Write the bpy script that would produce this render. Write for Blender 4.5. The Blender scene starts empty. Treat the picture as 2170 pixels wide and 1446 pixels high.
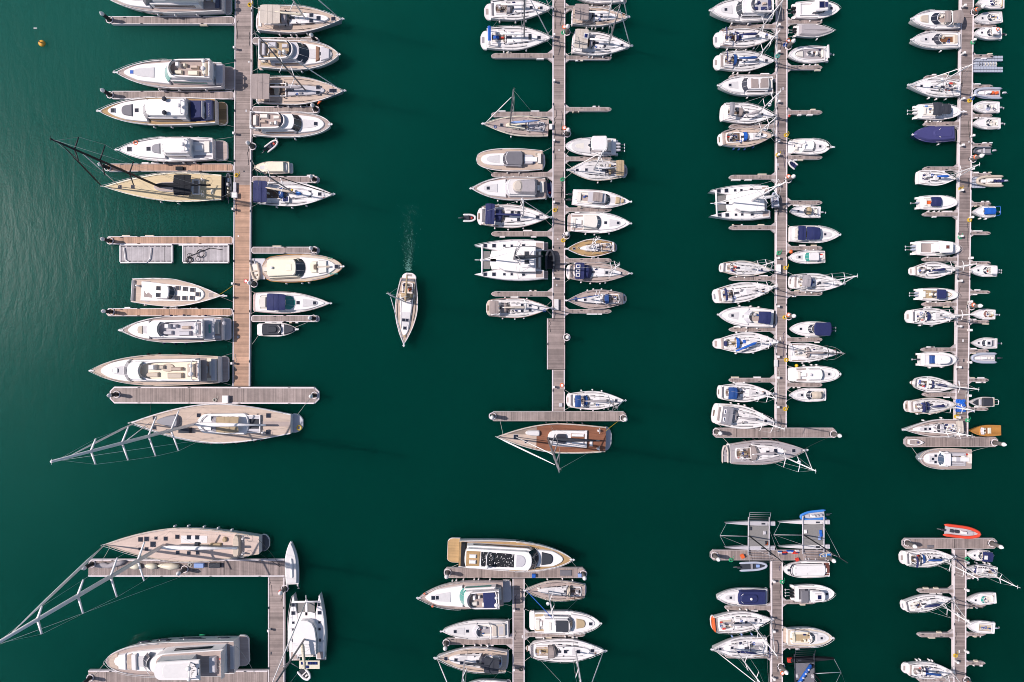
import bpy, math, random
from mathutils import Vector

C = bpy.context.scene.collection
H = 123.0                      # drone height over the water (m)
K = 36.0 / 24.0 / 2170.0       # metres per survey unit and metre of distance
pi = math.pi

def at(u, v, z=0.0):
    """survey grid point (u right, v down) at height z -> world metres"""
    return ((u - 1085.0) * K * (H - z), -(v - 723.0) * K * (H - z))

# ------------------------------------------------------------------ materials
MATS = {}
def _nt(name):
    m = bpy.data.materials.new(name); m.use_nodes = True
    nt = m.node_tree; bs = nt.nodes['Principled BSDF']
    return m, nt, bs
def N(nt, typ, **kw):
    n = nt.nodes.new(typ)
    for k, v in kw.items():
        if k in n.inputs: n.inputs[k].default_value = v
        else: setattr(n, k, v)
    return n
def L_(nt, a, b): nt.links.new(a, b)
def math_(nt, op, a, b=None, c=None):
    n = nt.nodes.new('ShaderNodeMath'); n.operation = op
    for i, x in enumerate((a, b, c)):
        if x is None: continue
        if isinstance(x, (int, float)): n.inputs[i].default_value = x
        else: nt.links.new(x, n.inputs[i])
    return n.outputs[0]
def mixc(nt, fac, a, b, mode='MIX'):
    n = nt.nodes.new('ShaderNodeMix'); n.data_type = 'RGBA'; n.blend_type = mode
    for i, x in ((0, fac), (6, a), (7, b)):
        if isinstance(x, (int, float)): n.inputs[i].default_value = x
        elif isinstance(x, tuple): n.inputs[i].default_value = x + (1,) if len(x) == 3 else x
        else: nt.links.new(x, n.inputs[i])
    return n.outputs[2]

def plain(name, col, rough=.5, var=.14, scale=1.3, metal=0, bump=0.0, coat=0):
    """painted or moulded surface with mottling and faint grime"""
    m, nt, bs = _nt(name)
    tc = N(nt, 'ShaderNodeTexCoord')
    oi = N(nt, 'ShaderNodeObjectInfo')
    off = nt.nodes.new('ShaderNodeVectorMath'); off.operation = 'MULTIPLY_ADD'
    L_(nt, oi.outputs['Random'], off.inputs[0]); off.inputs[1].default_value = (50, 37, 11)
    L_(nt, tc.outputs['Object'], off.inputs[2])
    n1 = N(nt, 'ShaderNodeTexNoise', Scale=scale, Detail=5.0, Roughness=.6); L_(nt, off.outputs[0], n1.inputs['Vector'])
    n2 = N(nt, 'ShaderNodeTexNoise', Scale=scale * 6, Detail=3.0); L_(nt, off.outputs[0], n2.inputs['Vector'])
    f = math_(nt, 'ADD', math_(nt, 'MULTIPLY', n1.outputs['Fac'], .7), math_(nt, 'MULTIPLY', n2.outputs['Fac'], .3))
    v = math_(nt, 'MULTIPLY_ADD', f, var * 2.6, 1 - var * 1.3)
    r2 = math_(nt, 'MULTIPLY_ADD', oi.outputs['Random'], .10, .95)
    v = math_(nt, 'MULTIPLY', v, r2)
    g = nt.nodes.new('ShaderNodeVectorMath'); g.operation = 'SCALE'
    g.inputs[0].default_value = col; L_(nt, v, g.inputs['Scale'])
    L_(nt, g.outputs[0], bs.inputs['Base Color'])
    bs.inputs['Roughness'].default_value = rough
    bs.inputs['Metallic'].default_value = metal
    if coat: bs.inputs['Coat Weight'].default_value = coat
    if bump:
        b = N(nt, 'ShaderNodeBump', Strength=bump, Distance=.08)
        nb = N(nt, 'ShaderNodeTexNoise', Scale=3.0, Detail=4.0, Distortion=.8); L_(nt, off.outputs[0], nb.inputs['Vector'])
        L_(nt, nb.outputs['Fac'], b.inputs['Height']); L_(nt, b.outputs[0], bs.inputs['Normal'])
    MATS[name] = m; return m

def planks(name, col, w=.145, axis=0, var=.35, seg=2.4, rough=.75, stain=.3, seam=.55):
    """boards laid across the given local axis"""
    m, nt, bs = _nt(name)
    tc = N(nt, 'ShaderNodeTexCoord'); sx = N(nt, 'ShaderNodeSeparateXYZ'); L_(nt, tc.outputs['Object'], sx.inputs[0])
    oi = N(nt, 'ShaderNodeObjectInfo')
    x = math_(nt, 'ADD', sx.outputs[axis], math_(nt, 'MULTIPLY', oi.outputs['Random'], 97.0))
    p = math_(nt, 'DIVIDE', x, w)
    wn = N(nt, 'ShaderNodeTexWhiteNoise', noise_dimensions='1D'); L_(nt, math_(nt, 'FLOOR', p), wn.inputs['W'])
    wn2 = N(nt, 'ShaderNodeTexWhiteNoise', noise_dimensions='1D'); L_(nt, math_(nt, 'FLOOR', math_(nt, 'DIVIDE', x, seg)), wn2.inputs['W'])
    wn3 = N(nt, 'ShaderNodeTexWhiteNoise', noise_dimensions='1D'); L_(nt, math_(nt, 'FLOOR', math_(nt, 'DIVIDE', x, w * 4)), wn3.inputs['W'])
    v = math_(nt, 'MULTIPLY_ADD', wn.outputs['Value'], var, 1 - var * .95)
    v = math_(nt, 'ADD', v, math_(nt, 'MULTIPLY', wn2.outputs['Value'], var * .5))
    v = math_(nt, 'ADD', v, math_(nt, 'MULTIPLY', wn3.outputs['Value'], var * .55))
    edge = math_(nt, 'LESS_THAN', math_(nt, 'FRACT', p), .10)
    v = math_(nt, 'MULTIPLY', v, math_(nt, 'MULTIPLY_ADD', edge, seam - 1, 1.0))
    jn = math_(nt, 'LESS_THAN', math_(nt, 'FRACT', math_(nt, 'DIVIDE', x, seg * 4)), .012)
    v = math_(nt, 'MULTIPLY', v, math_(nt, 'MULTIPLY_ADD', jn, -.5, 1.0))
    ns = N(nt, 'ShaderNodeTexNoise', Scale=.55, Detail=6.0, Roughness=.65); L_(nt, tc.outputs['Object'], ns.inputs['Vector'])
    v = math_(nt, 'MULTIPLY', v, math_(nt, 'MULTIPLY_ADD', ns.outputs['Fac'], stain * 3.2, 1 - stain * 1.6))
    g = nt.nodes.new('ShaderNodeVectorMath'); g.operation = 'SCALE'
    g.inputs[0].default_value = col; L_(nt, v, g.inputs['Scale'])
    L_(nt, g.outputs[0], bs.inputs['Base Color'])
    bs.inputs['Roughness'].default_value = rough
    MATS[name] = m; return m

for nm, c, r, kw in [
    ('white', (.82, .765, .755), .35, dict(var=.09, coat=.2)), ('offwhite', (.68, .64, .635), .5, dict(var=.12)),
    ('cream', (.74, .66, .52), .5, {}), ('beige', (.56, .46, .37), .7, {}), ('palegrey', (.50, .47, .50), .55, {}),
    ('grey', (.27, .255, .28), .6, {}), ('midgrey', (.155, .145, .165), .65, {}), ('charcoal', (.032, .035, .048), .8, {}),
    ('black', (.008, .009, .014), .9, {}), ('navy', (.014, .020, .095), .75, dict(bump=.5, var=.22)),
    ('blue', (.012, .060, .23), .7, dict(bump=.5, var=.22)), ('royal', (.010, .10, .45), .65, dict(bump=.5)),
    ('violet', (.050, .048, .17), .8, dict(bump=.3, var=.12)), ('taupe', (.33, .265, .25), .85, dict(bump=.4)),
    ('tan', (.42, .31, .19), .85, dict(bump=.4)), ('canvas', (.55, .47, .41), .85, dict(bump=.4)),
    ('greycanvas', (.36, .32, .335), .85, dict(bump=.5)), ('sail', (.90, .84, .83), .7, dict(bump=.3)),
    ('creamsail', (.62, .54, .42), .8, dict(bump=.5)),
    ('orange', (.72, .13, .035), .5, {}), ('red', (.60, .045, .03), .5, {}), ('yellow', (.72, .46, .02), .5, {}),
    ('amber', (.78, .38, .05), .45, {}), ('green', (.02, .36, .16), .5, {}), ('skyblue', (.05, .22, .62), .45, {}),
    ('tealrope', (.06, .40, .34), .6, {}), ('lightblue', (.24, .34, .62), .6, {}),
    ('aluminium', (.88, .83, .83), .45, {}), ('darkmast', (.010, .011, .015), .6, {}),
    ('greymast', (.20, .19, .205), .4, {}), ('rope', (.50, .48, .44), .8, {}), ('darkrope', (.035, .04, .04), .8, {}),
    ('steel', (.70, .67, .68), .35, {}), ('rubber', (.02, .02, .024), .8, {}),
    ('brown', (.20, .085, .040), .4, dict(coat=.3)), ('concrete', (.46, .40, .40), .85, dict(var=.25, scale=2.5)),
    ('dockedge', (.70, .62, .63), .75, dict(var=.25, scale=.8)), ('dockfender', (.66, .56, .44), .7, dict(var=.2)),
    ('pontoonside', (.10, .095, .10), .85, dict(var=.35)), ('net', (.21, .195, .19), .9, dict(var=.2, scale=4)),
    ('seat', (.72, .66, .60), .7, {}), ('tubegrey', (.40, .42, .50), .6, {}), ('darktube', (.06, .07, .095), .6, {}),
    ('solar', (.010, .014, .060), .15, {}), ('hullsilver', (.38, .40, .45), .3, dict(coat=.4)),
    ('hullblue', (.012, .02, .07), .25, dict(coat=.4)), ('boot', (.03, .04, .05), .5, {}),
    ('foam', (.09, .22, .19), .9, {}), ('rescue', (.70, .065, .03), .5, {}), ('ripple', (.004, .058, .045), .6, {}), ('palegrip', (.60, .565, .57), .8, dict(var=.16, scale=2.2)), ('tarp', (.01, .12, .55), .55, dict(bump=.8)),
    ('pile', (.115, .10, .095), .8, dict(var=.3, scale=3)), ('blackpile', (.012, .013, .015), .6, {}),
    ('paleboat', (.60, .57, .565), .55, {}), ('brownred', (.16, .05, .035), .6, {})]:
    plain(nm, c, r, **kw)
for nm, c in [('glass', (.018, .021, .033)), ('tealglass', (.035, .24, .20)), ('greyglass', (.045, .044, .058)), ('blueglass', (.05, .075, .12))]:
    plain(nm, c, .12, var=.25, scale=2.0, coat=.6)
planks('teakpink', (.60, .455, .39), w=.12, axis=1, var=.10, seg=40, stain=.14, seam=.75)
planks('teak', (.53, .405, .33), w=.12, axis=1, var=.12, seg=40, stain=.16, seam=.7)
planks('teakgrey', (.42, .325, .295), w=.12, axis=1, var=.14, seg=40, stain=.16, seam=.7)
planks('teakgold', (.40, .25, .115), w=.12, axis=1, var=.18, seg=40, stain=.2, seam=.7)
planks('teakyellow', (.62, .48, .29), w=.12, axis=1, var=.10, seg=40, stain=.12, seam=.75)
planks('teakdark', (.17, .115, .085), w=.12, axis=1, var=.25, seg=40, stain=.25)
planks('mahogany', (.235, .088, .045), w=.12, axis=1, var=.2, seg=40, stain=.25)
planks('varnish', (.44, .20, .05), w=.18, axis=1, var=.22, seg=40, rough=.25, stain=.2)
planks('solarcell', (.012, .018, .085), w=.55, axis=0, var=.3, seg=40, rough=.2, seam=3.0)
planks('dockgrey', (.285, .222, .205), var=.42, stain=.33)
planks('dockgrey2', (.25, .193, .18), var=.5, stain=.35)
planks('dockbrown', (.42, .25, .17), var=.40, stain=.28)
planks('raftgrey', (.40, .36, .37), var=.3, stain=.35)

def water_material():
    m, nt, bs = _nt('harbour_water')
    tc = N(nt, 'ShaderNodeTexCoord'); sp = N(nt, 'ShaderNodeSeparateXYZ'); L_(nt, tc.outputs['Object'], sp.inputs[0])
    X, Y = sp.outputs[0], sp.outputs[1]
    # breeze reaches the open water in the north west and dies out among the piers; the mask also carries painted glare
    d = math_(nt, 'ADD', math_(nt, 'MULTIPLY', X, -1.0), math_(nt, 'MULTIPLY', Y, .55))
    big = N(nt, 'ShaderNodeTexNoise', Scale=.028, Detail=3.0); L_(nt, tc.outputs['Object'], big.inputs['Vector'])
    d = math_(nt, 'ADD', d, math_(nt, 'MULTIPLY_ADD', big.outputs['Fac'], 46.0, -23.0))
    mr = N(nt, 'ShaderNodeMapRange', interpolation_type='SMOOTHSTEP'); L_(nt, d, mr.inputs[0])
    mr.inputs[1].default_value = 22.0; mr.inputs[2].default_value = 128.0
    wind = mr.outputs[0]
    # colour of the water body, with sun glare painted in on the breezy side
    sm = N(nt, 'ShaderNodeTexNoise', Scale=.05, Detail=4.0); L_(nt, tc.outputs['Object'], sm.inputs['Vector'])
    fine = N(nt, 'ShaderNodeTexNoise', Scale=.45, Detail=6.0, Roughness=.7, Distortion=.6); L_(nt, tc.outputs['Object'], fine.inputs['Vector'])
    sm_ = math_(nt, 'ADD', math_(nt, 'MULTIPLY', sm.outputs['Fac'], .75), math_(nt, 'MULTIPLY', fine.outputs['Fac'], .25))
    st = N(nt, 'ShaderNodeMapRange'); L_(nt, sm_, st.inputs[0]); st.inputs[1].default_value = .3; st.inputs[2].default_value = .7
    c = mixc(nt, st.outputs[0], (.0003, .0235, .0160), (.0006, .0320, .0222))
    # greener, lighter base colour towards the north west
    dd = N(nt, 'ShaderNodeMapRange'); L_(nt, math_(nt, 'ADD', math_(nt, 'MULTIPLY', X, -.55), Y), dd.inputs[0]); dd.inputs[1].default_value = -95.0; dd.inputs[2].default_value = 95.0
    c = mixc(nt, dd.outputs[0], c, (.0006, .054, .039))
    c = mixc(nt, math_(nt, 'MULTIPLY', wind, .85), c, (.009, .092, .073))  # paler teal puts the sun glare on the open side into the base colour
    L_(nt, c, bs.inputs['Base Color'])
    # sunlight scatters for metres inside the murky water: only broad shadows read on it
    bs.inputs['Subsurface Weight'].default_value = 1.0
    bs.inputs['Subsurface Radius'].default_value = (1.0, 1.0, 1.0)
    bs.inputs['Subsurface Scale'].default_value = 45.0
    bs.inputs['Specular IOR Level'].default_value = .04
    L_(nt, math_(nt, 'MULTIPLY_ADD', wind, .19, .13), bs.inputs['Roughness'])
    bs.inputs['IOR'].default_value = 1.333
    # short wind ripples, long axis lying north-west to south-east
    mp = N(nt, 'ShaderNodeMapping'); mp.inputs['Rotation'].default_value = (0, 0, math.radians(27)); mp.inputs['Scale'].default_value = (1.0, .30, 1)
    L_(nt, tc.outputs['Object'], mp.inputs[0])
    w1 = N(nt, 'ShaderNodeTexNoise', Scale=.55, Detail=5.0, Roughness=.62, Distortion=.4); L_(nt, mp.outputs[0], w1.inputs['Vector'])
    w2 = N(nt, 'ShaderNodeTexNoise', Scale=2.2, Detail=4.0, Roughness=.6); L_(nt, tc.outputs['Object'], w2.inputs['Vector'])
    h = math_(nt, 'ADD', math_(nt, 'MULTIPLY', w1.outputs['Fac'], math_(nt, 'MULTIPLY_ADD', wind, .30, .08)),
              math_(nt, 'MULTIPLY', w2.outputs['Fac'], math_(nt, 'MULTIPLY_ADD', wind, .05, .02)))
    b = N(nt, 'ShaderNodeBump', Strength=.45, Distance=.5); L_(nt, h, b.inputs['Height']); L_(nt, b.outputs[0], bs.inputs['Normal'])
    MATS['water'] = m; return m
water_material()

# ------------------------------------------------------------------ mesh helpers
class MB:
    def __init__(s): s.v = []; s.f = []; s.m = []; s.names = []; s.sm = []
    def mi(s, mat):
        if mat not in s.names: s.names.append(mat)
        return s.names.index(mat)
    def add(s, vs, fs, mat, smooth=False):
        o = len(s.v); k = s.mi(mat); s.v += [tuple(p) for p in vs]
        for f in fs: s.f.append(tuple(i + o for i in f)); s.m.append(k); s.sm.append(smooth)
    def box(s, x0, x1, y0, y1, z0, z1, mat, ins=0):
        a = ins
        v = [(x0, y0, z0), (x1, y0, z0), (x1, y1, z0), (x0, y1, z0), (x0 + a, y0 + a, z1), (x1 - a, y0 + a, z1), (x1 - a, y1 - a, z1), (x0 + a, y1 - a, z1)]
        s.add(v, [(0, 3, 2, 1), (4, 5, 6, 7), (0, 1, 5, 4), (1, 2, 6, 5), (2, 3, 7, 6), (3, 0, 4, 7)], mat)
    def tube(s, pts, r, mat, n=6, cap=True):
        pts = [Vector(p) for p in pts]; rs = r if isinstance(r, (list, tuple)) else [r] * len(pts)
        vs = []; fs = []
        for i, p in enumerate(pts):
            t = (pts[min(i + 1, len(pts) - 1)] - pts[max(i - 1, 0)])
            t = t.normalized() if t.length > 1e-9 else Vector((0, 0, 1))
            a = t.cross(Vector((0, 0, 1)));
            if a.length < .05: a = t.cross(Vector((0, 1, 0)))
            a.normalize(); b = t.cross(a)
            for k in range(n):
                q = 2 * pi * k / n; vs.append(p + (a * math.cos(q) + b * math.sin(q)) * rs[i])
        for i in range(len(pts) - 1):
            for k in range(n):
                a0 = i * n + k; a1 = i * n + (k + 1) % n; fs.append((a0, a1, a1 + n, a0 + n))
        if cap: fs.append(tuple(range(n))[::-1]); fs.append(tuple((len(pts) - 1) * n + k for k in range(n)))
        s.add(vs, fs, mat, True)
    def ball(s, c, r, mat, n=10, sz=1.0):
        vs = []; fs = []; m = n // 2
        for i in range(m + 1):
            a = pi * i / m
            for k in range(n): q = 2 * pi * k / n; vs.append((c[0] + r * math.sin(a) * math.cos(q), c[1] + r * math.sin(a) * math.sin(q), c[2] + r * sz * math.cos(a)))
        for i in range(m):
            for k in range(n): a0 = i * n + k; a1 = i * n + (k + 1) % n; fs.append((a0, a0 + n, a1 + n, a1))
        s.add(vs, fs, mat, True)
    def torus(s, c, R, r, mat, n=16, m=6, ax='z'):
        vs = []; fs = []
        for i in range(n):
            a = 2 * pi * i / n
            for k in range(m):
                q = 2 * pi * k / m; rr = R + r * math.cos(q); p = (rr * math.cos(a), rr * math.sin(a), r * math.sin(q))
                if ax == 'x': p = (p[2], p[0], p[1])
                vs.append((c[0] + p[0], c[1] + p[1], c[2] + p[2]))
        for i in range(n):
            for k in range(m):
                fs.append((i * m + k, ((i + 1) % n) * m + k, ((i + 1) % n) * m + (k + 1) % m, i * m + (k + 1) % m))
        s.add(vs, fs, mat, True)
    def prism(s, out, z0, z1, mat, ins=.05, bev=.05, base_ins=0, topmat=None):
        """out: closed CCW outline; z0,z1: f(x) or number"""
        f0 = z0 if callable(z0) else (lambda x: z0); f1 = z1 if callable(z1) else (lambda x: z1)
        xs = [p[0] for p in out]; ys = [p[1] for p in out]; cx = (min(xs) + max(xs)) / 2; cy = (min(ys) + max(ys)) / 2
        hx = max((max(xs) - min(xs)) / 2, .01); hy = max((max(ys) - min(ys)) / 2, .01)
        def ring(d, zf, dz): 
            kx = max(1 - d / hx, .05); ky = max(1 - d / hy, .05)
            return [(cx + (x - cx) * kx, cy + (y - cy) * ky, zf(x) + dz) for x, y in out]
        n = len(out); r = [ring(0, f0, 0), ring(ins, f1, -bev), ring(ins + bev, f1, 0)]
        vs = r[0] + r[1] + r[2]; fs = []
        for j in range(2):
            for i in range(n): k = (i + 1) % n; fs.append((j * n + i, j * n + k, (j + 1) * n + k, (j + 1) * n + i))
        s.add(vs, fs, mat); s.add(r[2], [tuple(range(n))], topmat or mat)
    def build(s, name, parent=None, loc=None):
        me = bpy.data.meshes.new(name); me.from_pydata(s.v, [], s.f)
        for nm in s.names: me.materials.append(MATS[nm])
        me.polygons.foreach_set('material_index', s.m); me.polygons.foreach_set('use_smooth', s.sm); me.update()
        o = bpy.data.objects.new(name, me); C.objects.link(o)
        if parent: o.parent = parent
        if loc: o.location = loc
        return o

LABELS = {}
def tag(o, label, cat, group=None):
    o['label'] = label; o['category'] = cat
    if group: o['group'] = group
    LABELS.setdefault(label, []).append(o.name)
    return o
def empty(name, loc, rz=0):
    o = bpy.data.objects.new(name, None); C.objects.link(o); o.location = loc; o.rotation_euler = (0, 0, rz)
    o.empty_display_size = .5
    return o
def tagpart(o, label): o['label'] = label; return o
# ------------------------------------------------------------------ boats
FENDER = {}
s_in = .12
class Boat:
    def __init__(s, kind, label, cat, bow, stern, beam, fb=1.2, hull='white', deck='white', plat=0, tw=.75, sm=.4, p=1.9, q=1.0,
                 sheer=.2, rail='offwhite', group=None, platmat='white', bulw=.08, inner=.12, rs=0, flare=.0, stripe=None):
        zb = fb * (1 + sheer)
        S = Vector(at(stern[0], stern[1], fb * (.9 if plat < .02 else .6))); Bw = Vector(at(bow[0], bow[1], zb))
        s.L = (Bw - S).length; s.hbm = beam / 2 * K * (H - fb); d = Bw - S; s.rot = math.atan2(d.y, d.x)
        s.fb = fb; s.sh = sheer; s.plat = plat; s.tw = tw; s.sm = sm; s.p = p; s.q = q; s.rs = rs
        s.rnd = random.Random(label)
        s.root = empty(kind, (S.x, S.y, 0), s.rot); tag(s.root, label, cat, group)
        s.hullc = hull
        mb = MB(); n = 26; us = [1 - (1 - i / n) ** 1.25 for i in range(n + 1)]
        rows = []
        for u in us:
            ss = plat + u * (1 - plat); x = ss * s.L; b = max(s.hb(ss), .012); z = s.z(ss)
            rk = s.L * .045 * (u ** 4)
            pr = [(x - rk * 1.6, b * (.55 - .3 * u ** 3), -.5), (x - rk, b * (.87 - .35 * u ** 3), 0), (x - rk * .8, b * (.90 - .30 * u ** 3), .16),
                  (x - rk * .35, b * (.97 - .12 * u ** 3), z * .55), (x, b, z), (x, b, z + bulw), (x - (.1 if u > .99 else 0), max(b - inner, .004), z + bulw), (x - (.1 if u > .99 else 0), max(b - inner, .004), z - .04)]
            rows.append(pr)
        m = len(rows[0]); hc = [hull, 'boot' if stripe is None else stripe, hull, hull, hull, rail, rail]
        for side in (1, -1):
            for j in range(m - 1):
                vs = []; fs = []
                for r_ in rows: vs += [(r_[j][0], r_[j][1] * side, r_[j][2]), (r_[j + 1][0], r_[j + 1][1] * side, r_[j + 1][2])]
                for i in range(n): a = 2 * i; f = (a, a + 2, a + 3, a + 1); fs.append(f if side == 1 else f[::-1])
                mb.add(vs, fs, hc[j], j < 4)
        r0 = rows[0]; tr = [(p_[0], p_[1], p_[2]) for p_ in r0[:6]] + [(p_[0], -p_[1], p_[2]) for p_ in r0[:6]][::-1]
        mb.add(tr, [tuple(range(12))[::-1]], hull)
        mb.build('hull', s.root)
        # deck
        mb = MB(); vs = []; fs = []; cols = 6
        for i, u in enumerate(us):
            ss = plat + u * (1 - plat); b = max(s.hb(ss) - inner + .01, .004); x = ss * s.L - (.1 if u > .99 else 0)
            for k in range(cols + 1):
                t = -1 + 2 * k / cols; vs.append((x, b * t, s.z(ss) + .02 + .05 * (1 - t * t)))
        for i in range(n):
            for k in range(cols): a = i * (cols + 1) + k; fs.append((a, a + cols + 1, a + cols + 2, a + 1))
        mb.add(vs, fs, deck); mb.build('deck', s.root)
        if plat > .01:
            w = s.hb(plat) * .93; mb = MB(); x1 = plat * s.L + .02
            w = s.hb(plat) * .97; ex = 3.2 if kind == 'sailing_yacht' else 6.0; fe = .38 if kind == 'sailing_yacht' else .72
            up = [(x1 * (1 - t), w * (1 - (1 - fe) * t ** ex)) for t in (0, .25, .45, .6, .72, .82, .9, .96, 1.0)]
            out = [(x, -y) for x, y in up[::-1]] + up
            mb.prism(out, .12, min(.55, fb * .45), hull, .02, .04, topmat=platmat)
            mb.build('swim_platform', s.root)
    def z(s, ss): u = max(0, min(1, ss)); return s.fb * (1 + s.sh * u * u)
    def hb(s, ss):
        u = (ss - s.plat) / (1 - s.plat); u = min(max(u, 0), 1)
        if u < s.sm: f = s.tw + (1 - s.tw) * math.sin(pi / 2 * u / s.sm)
        else: f = max(0, 1 - ((u - s.sm) / (1 - s.sm)) ** s.p) ** s.q
        if s.rs and u < s.rs: f *= .35 + .65 * math.sqrt(max(0, 1 - (1 - u / s.rs) ** 2))
        return f * s.hbm
    def out(s, s0, s1, wa, wf, ra=0, rf=0, t=0, lim=.93, n=10):
        """plan outline; wa/wf half widths as fraction of the half beam"""
        us = [i / n for i in range(n + 1)]
        if rf: us += [1 - rf * (1 - math.sin(k * pi / 2 / 5)) for k in range(6)]
        if ra: us += [ra * (1 - math.sin(k * pi / 2 / 5)) for k in range(6)]
        us = sorted(set(round(u, 5) for u in us)); pts = []
        for u in us:
            ss = s0 + (s1 - s0) * u; w = (wa + (wf - wa) * u) * s.hbm
            if lim: w = min(w, max(s.hb(ss) - .0, 0) * lim)
            if rf and u > 1 - rf: q = (u - 1 + rf) / rf; w *= math.sqrt(max(0, 1 - q * q)) ** .8
            if ra and u < ra: q = 1 - u / ra; w *= math.sqrt(max(0, 1 - q * q)) ** .8
            pts.append((ss * s.L, max(w, .0)))
        c = t * s.hbm; R = [(x, c - w) for x, w in pts]; Lf = [(x, c + w) for x, w in pts]
        if pts[-1][1] < 1e-3: Lf = Lf[:-1]
        if pts[0][1] < 1e-3: Lf = Lf[1:]
        return R + Lf[::-1]
    def body(s, name, s0, s1, wa, wf, h, mat, ra=0, rf=0, z=0, t=0, ins=.08, bev=.07, lim=.93, ha=None, top=None, parent=None):
        o = s.out(s0, s1, wa, wf, ra, rf, t, lim); ha = h if ha is None else ha
        x0, x1 = s0 * s.L, s1 * s.L
        def f1(x): u = (x - x0) / (x1 - x0); return s.z(x / s.L) + z + ha + (h - ha) * u
        mb = MB(); mb.prism(o, lambda x: s.z(x / s.L) + z - (.03 if z == 0 else 0), f1, mat, ins, bev, topmat=top)
        return mb.build(name, parent or s.root)
    def band(s, s0, s1, wa, wf, z0, z1, mat, ra=0, rf=0, lim=.93, h=1, ins=.08, parent=None):
        """dark strip of side windows just proud of a cabin of height h and taper ins"""
        o = s.out(s0, s1, wa, wf, ra, rf, 0, lim); xs = [p[0] for p in o]; ys = [p[1] for p in o]
        cx = (min(xs) + max(xs)) / 2; hx = (max(xs) - min(xs)) / 2; hy = max((max(ys) - min(ys)) / 2, .05)
        mb = MB(); n = len(o)
        def rg(zz):
            d = ins * zz / max(h - .07, .1) - .012
            return [(cx + (x - cx) * (1 - d / hx), y * (1 - d / hy), s.z(x / s.L) + zz) for x, y in o]
        a, b = rg(z0), rg(z1); mb.add(a + b, [(i, (i + 1) % n, n + (i + 1) % n, n + i) for i in range(n) if abs(o[i][1] - o[(i + 1) % n][1]) < abs(o[i][0] - o[(i + 1) % n][0])], mat)
        return mb.build('side_window', parent or s.root)
    def screen(s, s0, s1, w, z0, z1, mat='glass', cv=.25, w0=None, rim=True):
        """raked windscreen: foot at s1 (height z0), head at s0 (height z1), bowed forward"""
        mb = MB(); n = 10; vs = []; w0 = w if w0 is None else w0
        for k in range(n + 1):
            t = -1 + 2 * k / n; bow_ = -cv * (abs(t) ** 2.4) * s.hbm
            xf = s1 * s.L + bow_; xb = s0 * s.L + bow_ * .75
            vs += [(xf, t * w * s.hbm, s.z(s1) + z0), (xb, t * w0 * s.hbm * .94, s.z(s0) + z1)]
        mb.add(vs, [(2 * i, 2 * i + 2, 2 * i + 3, 2 * i + 1) for i in range(n)], mat)
        if rim:
            mb.tube([vs[2 * i] for i in range(n + 1)], .05, 'white', 5); mb.tube([vs[2 * i + 1] for i in range(n + 1)], .05, 'white', 5)
            for q in (3, 7): mb.tube([Vector(vs[2 * q]) + Vector((0, 0, .01)), Vector(vs[2 * q + 1]) + Vector((0, 0, .01))], .03, 'palegrey', 4)
        return mb.build('windscreen', s.root)
    def hatch(s, ss, t, w=.55, h=None, z=0, mat='glass', frame='palegrey', nm='hatch'):
        mb = MB(); x = ss * s.L; y = t * s.hbm; zz = s.z(ss) + z + .045; h = h or w
        mb.box(x - w / 2 - .05, x + w / 2 + .05, y - h / 2 - .05, y + h / 2 + .05, zz - .06, zz + .05, frame, .01)
        mb.box(x - w / 2, x + w / 2, y - h / 2, y + h / 2, zz + .03, zz + .075, mat, .01)
        return mb.build(nm, s.root)
    def canvas(s, s0, s1, w, z, mat, wf=None, crown=.22, name='bimini', posts=True, seams=2, t=0):
        wf = w if wf is None else wf; mb = MB(); nx, ny = 8, 8; vs = []; x0, x1 = s0 * s.L, s1 * s.L
        for i in range(nx + 1):
            u = i / nx
            for k in range(ny + 1):
                v = -1 + 2 * k / ny; ww = (w + (wf - w) * u) * s.hbm; e = 1 - .06 * abs(2 * u - 1) ** 6
                sag = .05 * math.cos(u * 2 * pi * seams) * (1 - v * v)
                vs.append((x0 + (x1 - x0) * u * 1.0, t * s.hbm + v * ww * e, s.z(s0) + z + crown * (1 - abs(v) ** 2.2) - crown * .5 * abs(2 * u - 1) ** 3 + sag))
        top = [(i * (ny + 1) + k, (i + 1) * (ny + 1) + k, (i + 1) * (ny + 1) + k + 1, i * (ny + 1) + k + 1) for i in range(nx) for k in range(ny)]
        mb.add(vs, top, mat, True); mb.add([(x, y, q - .04) for x, y, q in vs], [f[::-1] for f in top], mat, True)
        for q in range(1, seams + 1):
            i = round(q * nx / (seams + 1)); pts = [Vector(vs[i * (ny + 1) + k]) + Vector((0, 0, .015)) for k in range(ny + 1)]
            mb.tube(pts, .022, mat, 4)
        o = mb.build(name, s.root)
        if posts:
            mb = MB()
            for i in (0, nx // 2, nx):
                for k in (0, ny):
                    p = Vector(vs[i * (ny + 1) + k]); f = Vector((p.x * .6 + (x0 + x1) / 2 * .4, p.y, s.z(s0) + .05)); mb.tube([f, p], .03, 'steel', 4)
            mb.build('bimini_frame', o)
        return o
    def hood(s, s0, s1, w, h, mat, z=.1, name='sprayhood', win='greyglass'):
        """folding spray hood: open aft at s0, sloping down to s1"""
        mb = MB(); nx, ny = 6, 8; vs = []
        for i in range(nx + 1):
            u = i / nx; hh = h * (1 - max(0, (u - .45) / .55) ** 1.7)
            for k in range(ny + 1):
                a = pi * k / ny; bx = -.35 * w * s.hbm * u * (abs(math.cos(a)) ** 2)
                vs.append(((s0 + (s1 - s0) * u) * s.L + bx, math.cos(a) * w * s.hbm * (1 - .08 * u), s.z(s0) + z + (max(math.sin(a), 0) ** .45) * hh))
        g = lambda i: [(i * (ny + 1) + k, i * (ny + 1) + k + 1, (i + 1) * (ny + 1) + k + 1, (i + 1) * (ny + 1) + k) for k in range(ny)]
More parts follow.
